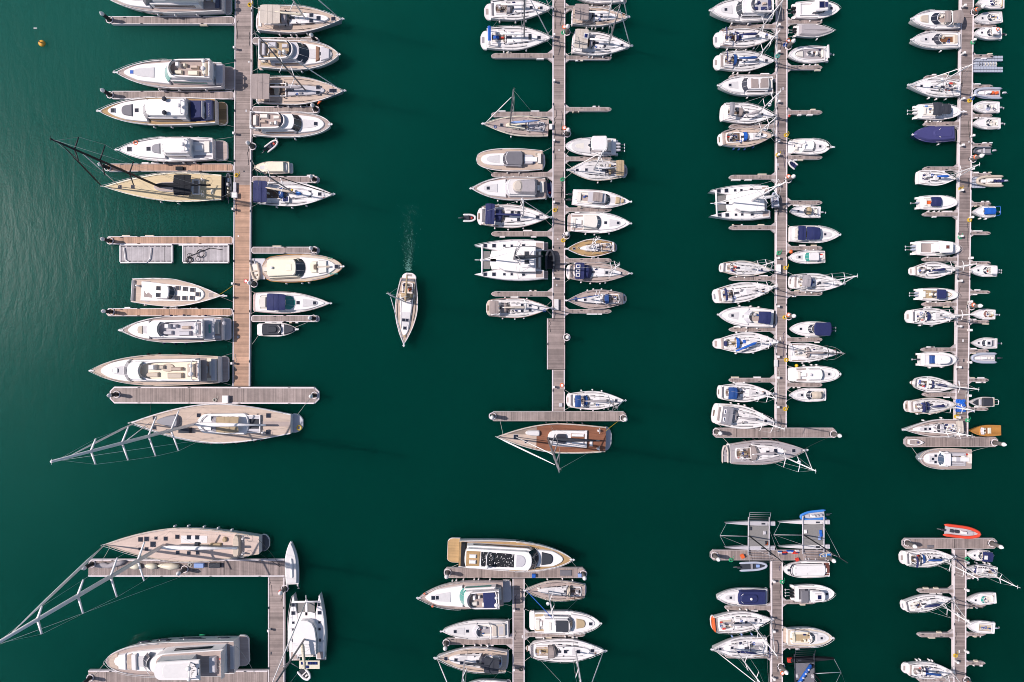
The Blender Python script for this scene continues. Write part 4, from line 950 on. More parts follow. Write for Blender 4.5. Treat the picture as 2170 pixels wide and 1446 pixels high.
# two work rafts
def raft(label, x0, x1, y0, y1):
    r_, L, hw = pier('work_raft', label, 'raft', (x0, (y0 + y1) / 2), (x1, (y0 + y1) / 2), y1 - y0, 'raftgrey', edge=False, ends=None, gr='work rafts beside the brown finger pier', z=.5)
    for sd in (-1, 1):
        mb = MB(); mb.box(0, L, sd * hw - .12, sd * hw + .12, .35, .62, 'offwhite', .02)
        for i in range(9): x = L * (i + .5) / 9; mb.box(x - L / 26, x + L / 26, sd * (hw - .28) - .06, sd * (hw - .28) + .06, .503, .55, 'charcoal')
        mb.build('side_rail', r_)
    for x in (0, L):
        mb = MB(); mb.box(x - .12, x + .12, -hw + .13, hw - .13, .35, .62, 'offwhite', .02); mb.build('end_rail', r_)
    return r_, L, hw
raft('grey work raft with a white bent pipe frame on it', 255, 365, 519, 557)
x, y = at(293, 537, .5); mb = MB(); mb.tube([(-2.5, 1.0, .2), (-2.2, -1.2, .2), (-1.4, -1.7, .2), (1.6, -1.7, .2), (2.2, -1.0, .2), (2.4, 1.0, .2)], .1, 'white', 6); tag(mb.build('pipe_frame', None, (x, y, .5)), 'bent white pipe frame lying on the left work raft', 'pipe frame')
raft('grey work raft littered with black hoses', 388, 484, 519, 557)
x, y = at(410, 545, .5); mb = MB(); rd = random.Random(4)
for i in range(7): mb.torus((rd.uniform(-1.2, 1.6), rd.uniform(-.7, .9), .1 + .05 * i), rd.uniform(.35, .75), .05, 'rubber', 14, 4)
mb.tube([(-1, 0, .1), (1, .8, .1), (3, 1.6, .1), (5.2, 1.3, .1)], .06, 'rubber', 4); tag(mb.build('hose_pile', None, (x, y, .5)), 'tangled black hoses heaped on the right work raft', 'hoses')

# ------------------------------------------------------------------ piles
PL = [(233, 43, 'on the first left finger of the westmost walkway', 'blackpile'), (234, 202, 'on the second left finger of the westmost walkway', 'blackpile'), (229, 356, 'under the black mast on the left', 'blackpile'),
      (234, 511, 'on the brown finger above the work rafts', 'blackpile'), (236, 661, 'on the brown finger below the motor sailer', 'blackpile'), (248, 836, 'at the left end of the broad T head', 'blackpile'),
      (667, 838, 'at the right end of the broad T head', 'blackpile'), (196, 1195, 'at the left end of the sail bag pontoon', 'blackpile'), (192, 1436, 'at the bottom left corner pontoon', 'blackpile'), (392, 1206, 'leaning out midway along the sail bag pontoon', 'pile'),
      (667, 381, 'at the tip of the finger above the blue canopied sloop', 'blackpile'), (667, 530, 'at the tip of the finger above the varnished yacht', 'blackpile'), (665, 675, 'at the tip of the finger above the black covered boat', 'blackpile'),
      (668, 87, 'at the finger tip between the sloop and the grey flybridge yacht', 'blackpile'), (670, 233, 'beside the orange flag on the first walkway finger', 'blackpile'),
      (536, 311, 'beside the walkway near the grey dinghy', 'pile'), (539, 602, 'beside the walkway near the varnished yacht', 'pile'), (604, 1247, 'between the covered tender and the upright catamaran', 'pile'),
      (1201, 69, 'right of the second walkway near the top', 'pile'), (1202, 284, 'right of the second walkway above the twin outboard boat', 'pile'), (1200, 500, 'right of the second walkway beside the gold decked sloop', 'pile'), (1201, 715, 'standing alone beside the widened pontoon', 'pile'),
      (1044, 882, 'at the left end of the T head above the red decked yacht', 'pile'), (1321, 886, 'at the right end of the T head above the red decked yacht', 'pile'), (949, 1213, 'at the left end of the gold yacht pontoon', 'pile'), (1236, 1216, 'at the right end of the gold yacht pontoon', 'pile'), (946, 1362, 'at the finger tip below the pale cruiser', 'pile'),
      (1670, 99, 'right of the third walkway near the top', 'pile'), (1670, 381, 'right of the third walkway below the small dinghy', 'pile'), (1671, 671, 'right of the third walkway above the navy topped boat', 'pile'), (1518, 915, 'at the left end of the third T head', 'pile'), (1766, 920, 'at the right end of the third T head', 'pile'),
      (1514, 1177, 'at the left end of the racing catamaran pontoon', 'pile'), (1754, 1180, 'at the right end of the racing catamaran pontoon', 'pile'), (1655, 1412, 'near the bottom of the lower right walkway', 'pile'),
      (2064, 27, 'right of the rightmost walkway at the top', 'pile'), (2061, 338, 'right of the rightmost walkway below the black outboard dinghy', 'pile'), (2058, 650, 'right of the rightmost walkway beside the twin seat boat', 'pile'), (2107, 938, 'at the right end of the rightmost T head', 'pile'),
      (1922, 1150, 'at the left end of the orange inflatable pontoon', 'pile'), (2101, 1151, 'at the right end of the orange inflatable pontoon', 'pile'), (2048, 1441, 'at the bottom edge of the corner walkway', 'pile')]
for u, v, t, m in PL: pile(('black' if m == 'blackpile' else 'grey') + ' capped pile ' + t, u, v, 3.5, .32 if m == 'blackpile' else .34, m)
# pedestals
for key, vs_, sides in (('A', [105, 285, 445, 602, 770], 0), ('B', [78, 174, 300, 430, 590, 820], 0), ('C', [57, 113, 218, 302, 330, 394, 548, 650, 756, 800, 862], 0), ('D', [16, 116, 212, 310, 405, 502, 596, 692, 778, 884], 0), ('C2', [1230, 1335, 1435], 0), ('B2', [1290, 1415], 0), ('D2', [1300, 1400], 0)):
    for i, v in enumerate(vs_):
        x0, x1 = WK[key](v); pedestal('white power pedestal, %s down the left edge of the %s' % (ORD[i], WN[key]), x0 + 3.2, v)
for key, vs_ in (('D', [88, 205, 290, 360, 462, 548, 640, 700, 768, 838]), ('D2', [1190, 1248, 1312, 1378])):
    for i, v in enumerate(vs_): pedestal('white power pedestal, %s down the right edge of the %s' % (ORD[i], WN[key]), WK[key](v)[1] - 3, v)
pedestal('white power pedestal at the inner corner of the vertical arm at bottom left', 572, 1333)
for t, u, v, c in [('orange lifebuoy on a stand near the top of the second walkway', 1195, 63, 'orange'), ('orange lifebuoy on the second walkway above the twin outboard boat', 1195, 275, 'orange'), ('orange lifebuoy on the third walkway near the top', 1666, 92, 'orange'),
                   ('orange lifebuoy on the third walkway below the small dinghy', 1666, 377, 'orange'), ('orange lifebuoy on the third walkway above the navy topped boat', 1666, 668, 'orange'), ('orange lifebuoy at the top of the rightmost walkway', 2062, 26, 'orange'),
                   ('orange lifebuoy on the rightmost walkway below the black outboard dinghy', 2059, 336, 'orange'), ('orange lifebuoy on the rightmost walkway beside the twin seat boat', 2055, 647, 'orange'), ('red lifebuoy by the pile of the westmost walkway', 526, 597, 'red'),
                   ('orange lifebuoy near the bottom of the lower right walkway', 1653, 1421, 'orange'), ('red lifebuoy beside the covered tender at bottom left', 599, 1250, 'red'), ('orange lifebuoy at the bottom edge of the corner walkway', 2044, 1443, 'orange'), ('orange lifebuoy on the lower stretch of the second walkway', 1190, 816, 'orange')]:
    ringbuoy(t, u, v, c)
for t, u, v, c in [('yellow hose coil by the navy inflatable on the westmost walkway', 501, 372, 'yellow'), ('yellow hose coil at the top of the westmost walkway', 529, 11, 'yellow'), ('yellow hose coil beside the navy canopied sloop on the second walkway', 1175, 446, 'yellow'),
                   ('yellow hose coil beside the gold decked sloop on the second walkway', 1193, 510, 'yellow'), ('green hose coil beside the cream sloop on the second walkway', 1191, 381, 'green'), ('green hose coil near the top of the second walkway', 1193, 70, 'green'),
                   ('teal hose coil on the third walkway between the blue hooded sloops', 1646, 120, 'tealrope'), ('yellow hose coil on the third walkway near the radar motorboat', 1665, 287, 'yellow'), ('yellow hose coil on the left edge of the third walkway', 1647, 329, 'yellow'),
                   ('green hose coil on the third walkway above the cream sloop', 1649, 537, 'green'), ('yellow hose coil on the third walkway above the orange sterned sloop', 1664, 568, 'yellow'), ('long yellow hose coil beside the navy topped cruiser', 1662, 673, 'yellow'), ('yellow buoy shaped coil on the third walkway right edge', 1665, 763, 'yellow'),
                   ('small yellow hose coil low on the third walkway', 1663, 867, 'yellow'), ('green hose coil near the top of the rightmost walkway', 2060, 91, 'green'), ('yellow hose coil beside the grey inflatable on the rightmost walkway', 2053, 214, 'yellow'), ('yellow hose coil left edge of the rightmost walkway', 2034, 401, 'yellow'),
                   ('yellow hose coil above the empty finger on the rightmost walkway', 2053, 467, 'yellow'), ('green hose coil above the teal sided boat', 2033, 503, 'green'), ('yellow hose coil beside the blue tarp', 2025, 883, 'yellow'), ('green hose coil beside the wooden runabout', 2049, 891, 'green'),
                   ('yellow hose coil on the bottom right corner walkway', 2023, 1389, 'yellow'), ('green hose coil beside the small navy canvas boat', 2048, 1184, 'green'), ('green hose coil on the lower right walkway', 1656, 1233, 'green'), ('blue rope coil on the third walkway near the top', 1663, 96, 'royal'),
                   ('blue hose coil beside the grey inflatable', 2058, 209, 'royal'), ('black hose coil on the lower centre walkway', 1103, 1418, 'darkrope'), ('white rope coil on the broad T head', 455, 848, 'rope'), ('white rope coil on the sail bag pontoon', 402, 1197, 'rope'), ('green rope coil on the racing pontoon edge', 1548, 1187, 'green')]:
    coil(t, u, v, c)
# odd gear
dockbox('white step box on the westmost walkway beside the black masted sloop', 499, 415, .9, .9, .5)
dockbox('long white dock box on the westmost walkway', 499, 398, .5, 1.7, .35, 'palegrey')
dockbox('pale boarding steps on the broad T head beside the big sloop', 480, 846, 1.0, 1.3, .6)
dockbox('long white dock box at the lower end of the second walkway', 1179, 646, .7, 1.9, .4, 'offwhite')
dockbox('white dock box standing before the cream sloop on the third walkway', 1649, 571, .55, 1.6, .5)
dockbox('blue crate on the sail bag pontoon', 424, 1197, 1.7, .75, .5, 'lightblue')
dockbox('black trolley crate on the sail bag pontoon', 457, 1197, 2.0, .8, .5, 'charcoal')
dockbox('black trolley on the brown finger below the white yacht', 382, 358, 1.3, .6, .35, 'black')
dockbox('blue crate on the gold yacht pontoon', 1131, 1219, .6, .6, .5, 'royal'); dockbox('pale blue crate at the right end of the gold yacht pontoon', 1228, 1218, .6, .6, .5, 'lightblue')
dockbox('dark grating panel on the gold yacht pontoon', 1199, 1214, 2.0, .95, .08, 'midgrey')
dockbox('dark grating panel on the orange inflatable pontoon', 1971, 1158, 1.1, .4, .08, 'midgrey')
dockbox('orange box on the racing catamaran pontoon', 1572, 1178, .6, .6, .5, 'orange', rz=.5); dockbox('red bag box on the racing catamaran pontoon', 1688, 1185, .55, .45, .4, 'red', rz=.4)
dockbox('white life raft canister on the second walkway', 1167, 270, .5, .9, .4, 'white'); dockbox('small white crate on the second walkway near its lower end', 1188, 858, .5, .6, .3, 'palegrey')
dockbox('white dock box hung on the third walkway edge', 1643, 770, .5, 1.2, .4, 'offwhite')
def bag(kind, label, cat, u, v, pts, r, mat, z=DZ):
    x, y = at(u, v, z); mb = MB(); mb.tube(pts, r, mat, 8); return tag(mb.build(kind, None, (x, y, z)), label, cat)
bag('sail_bag', 'long grey crumpled sail bag on the pontoon under the superyacht', 'sail bag', 206, 1199, [(0, 0, .3), (1.2, .2, .35), (2.2, .0, .3), (3.2, .35, .38), (4.4, .6, .35), (5.2, .9, .25)], [.25, .5, .42, .52, .45, .2], 'greycanvas')
for t, u, ln in (('cream sail bag left of the superyacht mast shadow', 272, 2.4), ('middle cream sail bag on the superyacht pontoon', 309, 2.2), ('largest cream sail bag on the superyacht pontoon', 336, 3.9)):
    bag('sail_bag', t, 'sail bag', u, 1198, [(0, 0, .3), (ln * .2, 0, .35), (ln * .6, -.1, .35), (ln * .95, -.1, .3), (ln, -.1, .3)], [.12, .4, .5 + ln * .04, .45, .1], 'cream')
mb = MB(); rd = random.Random(8); nn = 12; vs = []
for i in range(nn + 1):
    for j in range(nn + 1):
        px = (i / nn - .5) * 1.9; py = (j / nn - .5) * 2.4; e = 1 - .12 * rd.random(); vs.append((px * e, py * e, .55 * (1 - max(abs(i / nn - .5), abs(j / nn - .5)) ** 2 * 3.6) + rd.uniform(-.1, .1)))
mb.add(vs, [(i * (nn + 1) + j, (i + 1) * (nn + 1) + j, (i + 1) * (nn + 1) + j + 1, i * (nn + 1) + j + 1) for i in range(nn) for j in range(nn)], 'tarp')
x, y = at(2036.5, 860, DZ + .3); tag(mb.build('tarpaulin', None, (x, y, DZ + .15)), 'crumpled bright blue tarpaulin heaped on the rightmost walkway', 'tarpaulin')
for lab, u, v, ln, c in [('rolled blue and white sails along the racing pontoon', 1668, 1171, 3.6, 'royal')]:
    x, y = at(1650, 1171, DZ); mb = MB(); rd = random.Random(3)
    for i in range(16): px = rd.uniform(0, 3.8); py = rd.uniform(-.35, .35); mb.box(px - .3, px + .4, py - .14, py + .14, .0, .25 + .1 * rd.random(), rd.choice(['royal', 'white', 'blue', 'navy', 'red', 'white']), .06)
    tag(mb.build('sail_pile', None, (x, y, DZ)), lab, 'sails')
bag('flag', 'small orange flag at the finger tip right of the westmost walkway', 'flag', 677, 226, [(0, 0, 0), (0, 0, 1.3), (.35, .2, 1.5), (.8, .5, 1.5)], [.03, .03, .22, .05], 'orange')
for t, u, v, c, r in [('round orange fender buoy above the covered motorboat bow on the third walkway', 1676, 533.5, 'orange', .38), ('round yellow fender buoy beside the radar domed cruiser stern', 1688, 775, 'yellow', .32), ('red fender pair tied under an empty finger of the third walkway', 1672, 246, 'red', .28)]:
    x, y = at(u, v, .4); mb = MB(); mb.ball((0, 0, .25), r, c, 10); mb.tube([(0, 0, .5), (0, 0, .75)], .06, c, 6); tag(mb.build('fender_buoy', None, (x, y, .15)), t, 'buoy')
x, y = at(87, 91, .5); r_ = empty('mooring_buoy', (x, y, 0)); tag(r_, 'lone yellow mooring buoy floating on the open water at top left', 'buoy')
mb = MB(); mb.ball((0, 0, .25), .60, 'amber', 14, .8); mb.build('float', r_); mb = MB(); mb.tube([(0, 0, .7), (0, 0, .95)], .09, 'brown', 6); mb.torus((0, 0, .95), .12, .04, 'brown', 8, 4); mb.build('mooring_eye', r_)
# floating jet ski dock of grey cubes
x, y = at(2093, 136, .3); r_ = empty('jet_ski_dock', (x, y, 0)); tag(r_, 'floating dock of pale grey plastic cubes right of the rightmost walkway', 'floating dock')
mb = MB(); S_ = .5
for i in range(-5, 6):
    for j in range(-2, 4):
        if i > 3 and j in (0, 1): continue
        if i <= 2 and j in (-2,) and i % 2 == 0: pass
        hgt = .34 if j not in (0, 1) else .22
        mb.box(i * S_ - .235, i * S_ + .235, (j - .5) * S_ - .235, (j - .5) * S_ + .235, -.1, hgt, 'tubegrey', .03)
mb.build('float_cubes', r_); mb = MB()
for i in range(-3, 4): mb.tube([(i * .5, -.3, .28), (i * .5 + .2, .0, .28), (i * .5, .3, .28)], .05, 'cream' if i > -2 else 'charcoal', 5)
mb.build('rollers', r_)
# second floating dock under the beige inflatable
x, y = at(2080, 384, .3); mb = MB()
for i in range(-4, 2):
    for j in range(-2, 3): mb.box(i * .5 - .235, i * .5 + .235, j * .5 - .235, j * .5 + .235, -.1, .3, 'tubegrey', .03)
tag(mb.build('floating_dock', None, (x, y, 0)), 'grey cube floating dock under the bow of the beige inflatable', 'floating dock')
# rowboat on the T head
# ================================================================== column A, left side
WA = lambda v: WK['A'](v)[0]; WAr = lambda v: WK['A'](v)[1]
def my(label, bow, stern, beam, **k):
    k.setdefault('kind', 'motor_yacht'); k.setdefault('cat', 'motor yacht'); k.setdefault('fen', (0, 3, 'white')); return cruiser(label, bow, stern, beam, **k)
b = my('motor yacht half cut by the top edge, dark blue stern cover', (222, -6), (487, 0), 64, style='fly', fb=2.1, side='teakgrey', glass='greyglass', walk=WA(0), ws=(.60, .69), roofr=(.20, .6), plat=.05)
b.body('transom_cover', .06, .10, .8, .8, .5, 'hullblue', lim=.95)
b = my('flybridge motor yacht with teal windscreen and blue bow hatch, top left', (245, 154), (495, 163), 60, style='fly', fb=2.0, side='teakgrey', glass='tealglass', walk=WA(160), ws=(.50, .57), roofr=(.14, .51), plat=.09, platmat='teakgrey', fly=(.13, .49), hatches=((.76, 0),), forew=.8, cush='cream', roof='white')
b.hatch(.85, 0, .6, z=.4, mat='royal'); b.body('side_step', .06, .13, .7, .75, .7, 'palegrey', lim=.9)
b = my('hardtop motor yacht with gold teak side decks and navy stern cover', (210, 236), (478, 238), 60, style='hard', fb=2.0, side='teakgold', glass='greyglass', walk=WA(238), ws=(.58, .64), roofr=(.27, .585), plat=.07, platmat='teakgold', sole='navy', seats='navy', pad='midgrey', padr=(.72, .81), hatches=((.69, 0), (.88, 0)), q=.85, forew=.84)
b.body('cockpit_cover', .16, .255, .60, .66, .9, 'navy', z=.1, lim=.9, ins=.1); b.body('cover_rim', .150, .163, .60, .60, 1.0, 'white', z=.1, lim=.9)
b.body('transom_cover', .075, .145, .72, .78, .45, 'hullblue', z=.02, lim=.92, ins=.1)
b.dome(.42, -.5, b.hh + .3, .42, mat='charcoal'); b.dome(.42, .45, b.hh + .3, .42, mat='charcoal')
mb = MB(); xx = b.L * .108; pts = [(xx + .13 * math.sin(i * 2.1) * (1.6 if i in (0, 1, 9) else 1) + .06, -1.25 + i * .095, b.z(.1) + .52) for i in range(27)]; mb.tube(pts, .018, 'offwhite', 4); mb.build('name_lettering', b.root)
b = my('plain white hardtop yacht with mauve stern platform and orange bow ring', (249, 318), (479, 317), 52, style='hard', fb=1.9, glass='greyglass', walk=WA(316), ws=(.52, .575), roofr=(.29, .525), plat=.11, platmat='teakgrey', sole='greycanvas', pad='grey', padr=(.585, .67), hatches=((.70, 0), (.88, 0)), forew=.86)
b.body('sunroof', .27, .37, .50, .50, .12, 'white', z=b.hh + .01, ra=.4, rf=.1, lim=0); mb = MB(); mb.torus((b.L * .82, -.52 * b.hbm, b.z(.8) + .35), .35, .12, 'orange', 14, 6); mb.build('lifebuoy', b.root)
# black masted sloop
b = big_sloop('long beige decked racing sloop with black mast, boom and bimini', (219, 396), (470, 398), 62, 1.5, .515, 30.6, [11.5, 19.5, 25.5], [1.9, 2.3, 1.7], 'teakyellow', 1.02, (.86, 24), mast='darkmast', boom='black', boomlen=.46, mr=.21, tw=.86, sm=.38, spmat='darkmast', boommat='darkmast', jib='darkmast', q=1.0, p=1.7, plat=0, platmat='teakyellow',
              hatches=((.86, 0, .6), (.75, 0, .6)), rail='cream', hull='charcoal')
b.body('coachroof', .24, .57, .42, .30, .42, 'palegrey', rf=.3, ra=.1, lim=.9, top='teakgrey'); b.well(.18, .24, .5, 'teak', h=.4, seats=None); b.canvas(.215, .36, .70, 2.0, 'black', crown=.12, seams=2); b.hood(.36, .42, .42, .95, 'greycanvas', z=.3)
b.wheel(.14, -.5, .6); b.wheel(.14, .5, .6); b.body('cockpit_table', .06, .09, .2, .2, .3, 'cream', t=.3, lim=0); b.fenders(-1, 1); b.fenders(1, 2)
b.line((.02, .85), (495, 405)); b.line((.02, -.85), (496, 372), mat='rope')
rib('narrow navy inflatable moored along the walkway behind the black masted sloop', (484, 366), (484, 419), 16, tube='darktube', floor='tan', seats=2, seatcol='cream')
b = Boat('motor_sailer', 'mastless teak decked motor sailer with many square roof hatches', 'motor sailer', (470, 627), (278, 616), 60, 1.6, 'white', 'teak', .03, .82, .40, 1.65, 1.0, .25, 'offwhite')
b.body('coachroof', .13, .82, .72, .50, .30, 'white', rf=.12, lim=.80); b.body('wheelhouse', .30, .475, .50, .46, 1.5, 'white', rf=.15, ra=.1, lim=0); b.screen(.465, .51, .46, .6, 1.4, 'glass', cv=.25); b.body('aft_deck_pad', .14, .27, .46, .5, .3, 'taupe', lim=.8)
for hu, ht in ((.53, .35), (.53, -.35), (.61, .32), (.61, -.32), (.69, .28), (.69, -.28), (.75, 0), (.36, .24), (.36, -.24)): b.hatch(hu, ht, .7, z=(1.5 if hu < .4 else .42), mat='greyglass' if hu > .5 else 'glass', frame='beige')
b.hatch(.885, 0, .75, mat='taupe'); b.hatch(.2, .6, .6, mat='taupe', z=.02); b.hatch(.2, -.6, .6, mat='taupe', z=.02)
b.body('stern_box', .035, .055, .75, .75, .6, 'white', lim=.9); b.wheel(.09, .35, .4); b.rails(.05, 1.0, .8, .03, n=20); b.fenders(-1, 3, 'white', .1, .6); b.anchor(1.0); b.band(.32, .62, .66, .5, .12, .34, 'glass', h=.45, lim=.88)
b.line((.97, .5), (494, 605), mat='yellow'); b.line((.97, -.5), (494, 640))
b = my('white flybridge yacht with grey sun awning at the stern, below the motor sailer', (256, 700), (487, 697), 57, style='fly', fb=1.9, side='teakgrey', glass='greyglass', walk=WA(697), ws=(.70, .745), roofr=(.20, .705), plat=.06, fly=(.17, .60), sole='palegrey', rooftop='white', forew=.76, fen=(0, 4, 'navy'), platmat='palegrey', cush='palegrey')
b.body('bow_seat', .78, .83, .34, .26, .3, 'beige', z=.35); b.body('aft_awning', .09, .19, .78, .8, .08, 'palegrey', z=1.6, lim=0); b.body('skylight', .125, .145, .32, .32, .06, 'tealglass', z=1.69, lim=0); b.dome(.03, -.4, .2, .4, nm='tender_engine', mat='palegrey')
b = my('largest cream flybridge yacht just above the broad T head pontoon', (194, 786), (481, 783), 66, style='fly', fb=2.2, side='teak', glass='greyglass', walk=WA(783), ws=(.68, .75), roofr=(.19, .69), plat=.05, fly=(.14, .60), sole='cream', cush='beige', forew=.74, platmat='teakgrey', fen=(-1, 4, 'black'), rail='beige', q=.8)
b.body('aft_roof', .105, .155, .74, .76, .1, 'taupe', z=1.7, lim=0); b.body('aft_deck', .06, .10, .7, .72, .5, 'palegrey', lim=.9); b.body('round_seat', .33, .43, .28, .28, .4, 'beige', z=2.1, t=-.18, ra=.5, rf=.5, lim=0); b.body('spray_bin', .15, .19, .5, .5, .25, 'taupe', z=2.3, ra=.5, rf=.5, lim=0)
b.body('bow_seat', .79, .83, .22, .18, .2, 'white', z=.4)
b.screen(.585, .625, .6, 1.9, 2.9, 'tealglass', cv=.35, rim=True)
# big sloop under the T head
x0 = 277
b = big_sloop('big teak decked sloop with tan canopy and four spreader white mast leaning over the water', (277, 896), (640, 898), 84, 1.8, .605, 40.5, [11.5, 18.4, 25.5, 32.7], [3.3, 3.0, 2.4, 1.7], 'teak', .985, (.89, 25), boom='sail', boomlen=.42, mr=.27, tw=.5, sm=.47, plat=.06, rs=.0, p=1.75, platmat='palegrey', sweep=.44,
              hatches=((.78, .42, .7), (.86, .25, .6), (.86, -.25, .6), (.19, .42, .8), (.19, -.42, .8), (.60, -.4, .7)), rail='offwhite')
b.body('coachroof', .30, .60, .56, .50, .6, 'white', rf=.18, ra=.1, lim=.9); b.band(.33, .57, .56, .5, .15, .42, 'glass', h=.6); b.screen(.575, .605, .44, .35, .7, 'glass', cv=.4)
b.hatch(.505, .22, .8, z=.6); b.hatch(.505, -.26, .8, z=.6); b.canvas(.345, .475, .40, 1.7, 'tan', crown=.25, seams=2); b.hood(.475, .52, .4, 1.3, 'greycanvas', z=.6); b.body('cockpit_sole', .24, .34, .42, .42, .06, 'palegrey'); b.well(.235, .335, .44, 'charcoal', h=.5, seats='palegrey')
b.body('tender_cover', .71, .845, .40, .16, .8, 'grey', rf=.6, ra=.2, t=-.1, lim=.95, ins=.2); b.body('tender_cover', .64, .71, .14, .14, .9, 'charcoal', t=.35); mb = MB(); mb.box(b.L * .06, b.L * .235, -.45, .45, b.z(.1) + .07, b.z(.1) + .12, 'teakgrey'); mb.build('centre_plank', b.root)
coil_ = MB(); coil_.torus((b.L * .02, .8, .75), .4, .1, 'yellow', 12, 5); coil_.build('rope_coil', b.root); b.wheel(.21, .42, .6); b.fenders(1, 7, 'black', .2, .6, 1.3); b.line((.1, .7), (655, 846)); b.line((.9, .6), (320, 852), mat='darkrope')
# superyacht
b = big_sloop('longest sailing yacht, pinkish teak deck, huge white mast leaning to the bottom left corner', (220, 1154), (568, 1153), 72, 2.0, .625, 43.0, [10.9, 18.5, 26.4, 34.6], [3.2, 3.0, 2.4, 1.8], 'teakpink', 1.0, None, boom='sail', boomlen=.47, mr=.33, tw=.52, sm=.50, plat=.045, p=1.75, platmat='greyglass', sweep=.40, rail='beige',
              hatches=[((568 - u) / 350, (v - 1153) / 36, w_) for u, v, w_ in ((297, 1142, .75), (310, 1141, .8), (330, 1139, .5), (351, 1140, .7), (376, 1136, .7), (401, 1137, .75), (419, 1137, .75), (324, 1152, .95), (296, 1162, .5), (310, 1162, .6), (330, 1165, .5), (377, 1169, .6), (401, 1170, .6), (420, 1170, .6), (503, 1140, .7))])
b.body('deck_pad', .36, .53, .26, .26, .1, 'offwhite', t=-.32, lim=0); b.body('tender', .275, .35, .13, .13, .5, 'tan', t=-.02, lim=0, rf=.2); b.body('tender_chock', .35, .41, .05, .05, .4, 'beige', t=-.02, lim=0); b.body('deck_locker', .41, .44, .16, .16, .5, 'charcoal', t=-.02, lim=0)
b.body('deckhouse', .155, .20, .62, .66, .9, 'beige', lim=.9, ra=.3, rf=.3); b.wheel(.13, -.45, .6); b.wheel(.13, .45, .6); b.body('deck_cushion', .24, .27, .16, .16, .5, 'tan', t=-.35, lim=0, ra=.5, rf=.5); b.body('coaming_pad', .08, .15, .1, .1, .06, 'brown', lim=0)
b.line((.05, -.7), (594, 1200), mat='darkrope'); b.line((.3, -.9), (594, 1202), mat='darkrope'); b.line((.95, -.6), (215, 1190)); b.fenders(-1, 5, 'white', .15, .6, 1.2)
# covered tender
b = Boat('tender_boat', 'shrink wrapped white tender pointing up beside the sail bag pontoon', 'tender', (616, 1147), (620, 1238), 29, .9, 'white', 'offwhite', 0, .9, .4, 2.1, .9, .2, 'white')
b.body('boat_cover', .02, .97, .96, .9, .35, 'offwhite', lim=.97, ins=.2, ha=.5); b.body('cover_ridge', .16, .62, .22, .2, .3, 'white', z=.42, ra=.1, rf=.2, t=-.1); b.outboard((-.75, .75), 'white', .7, x=0)
catamaran('white catamaran pointing up beside the vertical arm, cream sail cover, solar panels', (648, 1262), (652, 1404), 80, 24.5, .40, boom='creamsail', fly=False, mastmat='greymast', swing=-.1)
x, y = at(652, 1412, 2.2); r_ = empty('solar_arch', (x, y, 1.6)); tag(r_, 'cream stern arch with blue solar panels behind the upright catamaran', 'solar panels')
mb = MB(); mb.box(-1.7, 2.0, -.75, .75, 0, .12, 'cream', .03); mb.build('arch_plate', r_)
for px, py in ((-.9, .3), (.3, .3), (1.2, .3), (-.3, -.35)): mb = MB(); mb.box(px - .45, px + .42, py - .26, py + .26, .123, .15, 'solarcell'); mb.build('solar_panel', r_)
rib('open white dinghy hanging behind the upright catamaran', (656, 1440), (636, 1418), 22, tube='white', floor='charcoal', console=False, engine=False, seatcol='white', pad='white')
rib('faint grey dinghy cut by the bottom edge beside the corner pontoon', (600, 1462), (634, 1458), 18, tube='palegrey', console=False, engine=False)
# huge motor yacht bottom left
b = my('huge white motor yacht with wide flat hardtop at the bottom left', (224, 1402), (522, 1386), 72, style='none' if 0 else 'open', fb=3.0, side='teakgrey', ws=(.60, .61), plat=.07, platmat='teakgrey', canvas=None, hatches=(), anchor=False, q=.55, p=2.6, sm=.5, tw=.95, cush='seat', seats=None, fen=None, sheer=.15, forew=.7, glass='glass')
b.body('main_deckhouse', .12, .66, .84, .72, 2.1, 'white', rf=.3, lim=.9, ins=.3); b.band(.2, .60, .84, .72, .7, 1.5, 'glass', rf=.3, lim=.9, h=2.1, ins=.3); b.screen(.655, .715, .56, .9, 2.5, 'glass', cv=.3)
b.body('upper_deck', .105, .60, .80, .62, .15, 'white', z=2.12, lim=0, rf=.15, top='teakgrey'); b.body('hardtop', .235, .56, .60, .52, .25, 'white', z=4.3, lim=0, rf=.15); b.body('hardtop_panel', .29, .50, .42, .38, .05, 'offwhite', z=4.56, lim=0, rf=.1)
b.body('upper_lounge', .30, .55, .58, .52, 1.9, 'offwhite', z=2.28, lim=0, ins=.15); b.body('deck_sofa', .155, .205, .46, .46, .6, 'palegrey', z=2.28, lim=0); b.body('aft_rail', .105, .115, .80, .80, .9, 'white', z=2.28, lim=0)
b.body('jacuzzi_cover', .035 + .03, .10, .7, .7, .25, 'palegrey', lim=.9); b.body('bow_sofa', .76, .80, .5, .44, .5, 'white', z=.4, lim=.8); b.body('bow_well', .80, .835, .5, .4, .06, 'teak', z=.55, lim=.8); b.body('bow_sunpad', .84, .90, .5, .42, .6, 'white', lim=.8); b.body('bow_deck', .905, .97, .5, .3, .1, 'teak', z=.1, lim=.82)

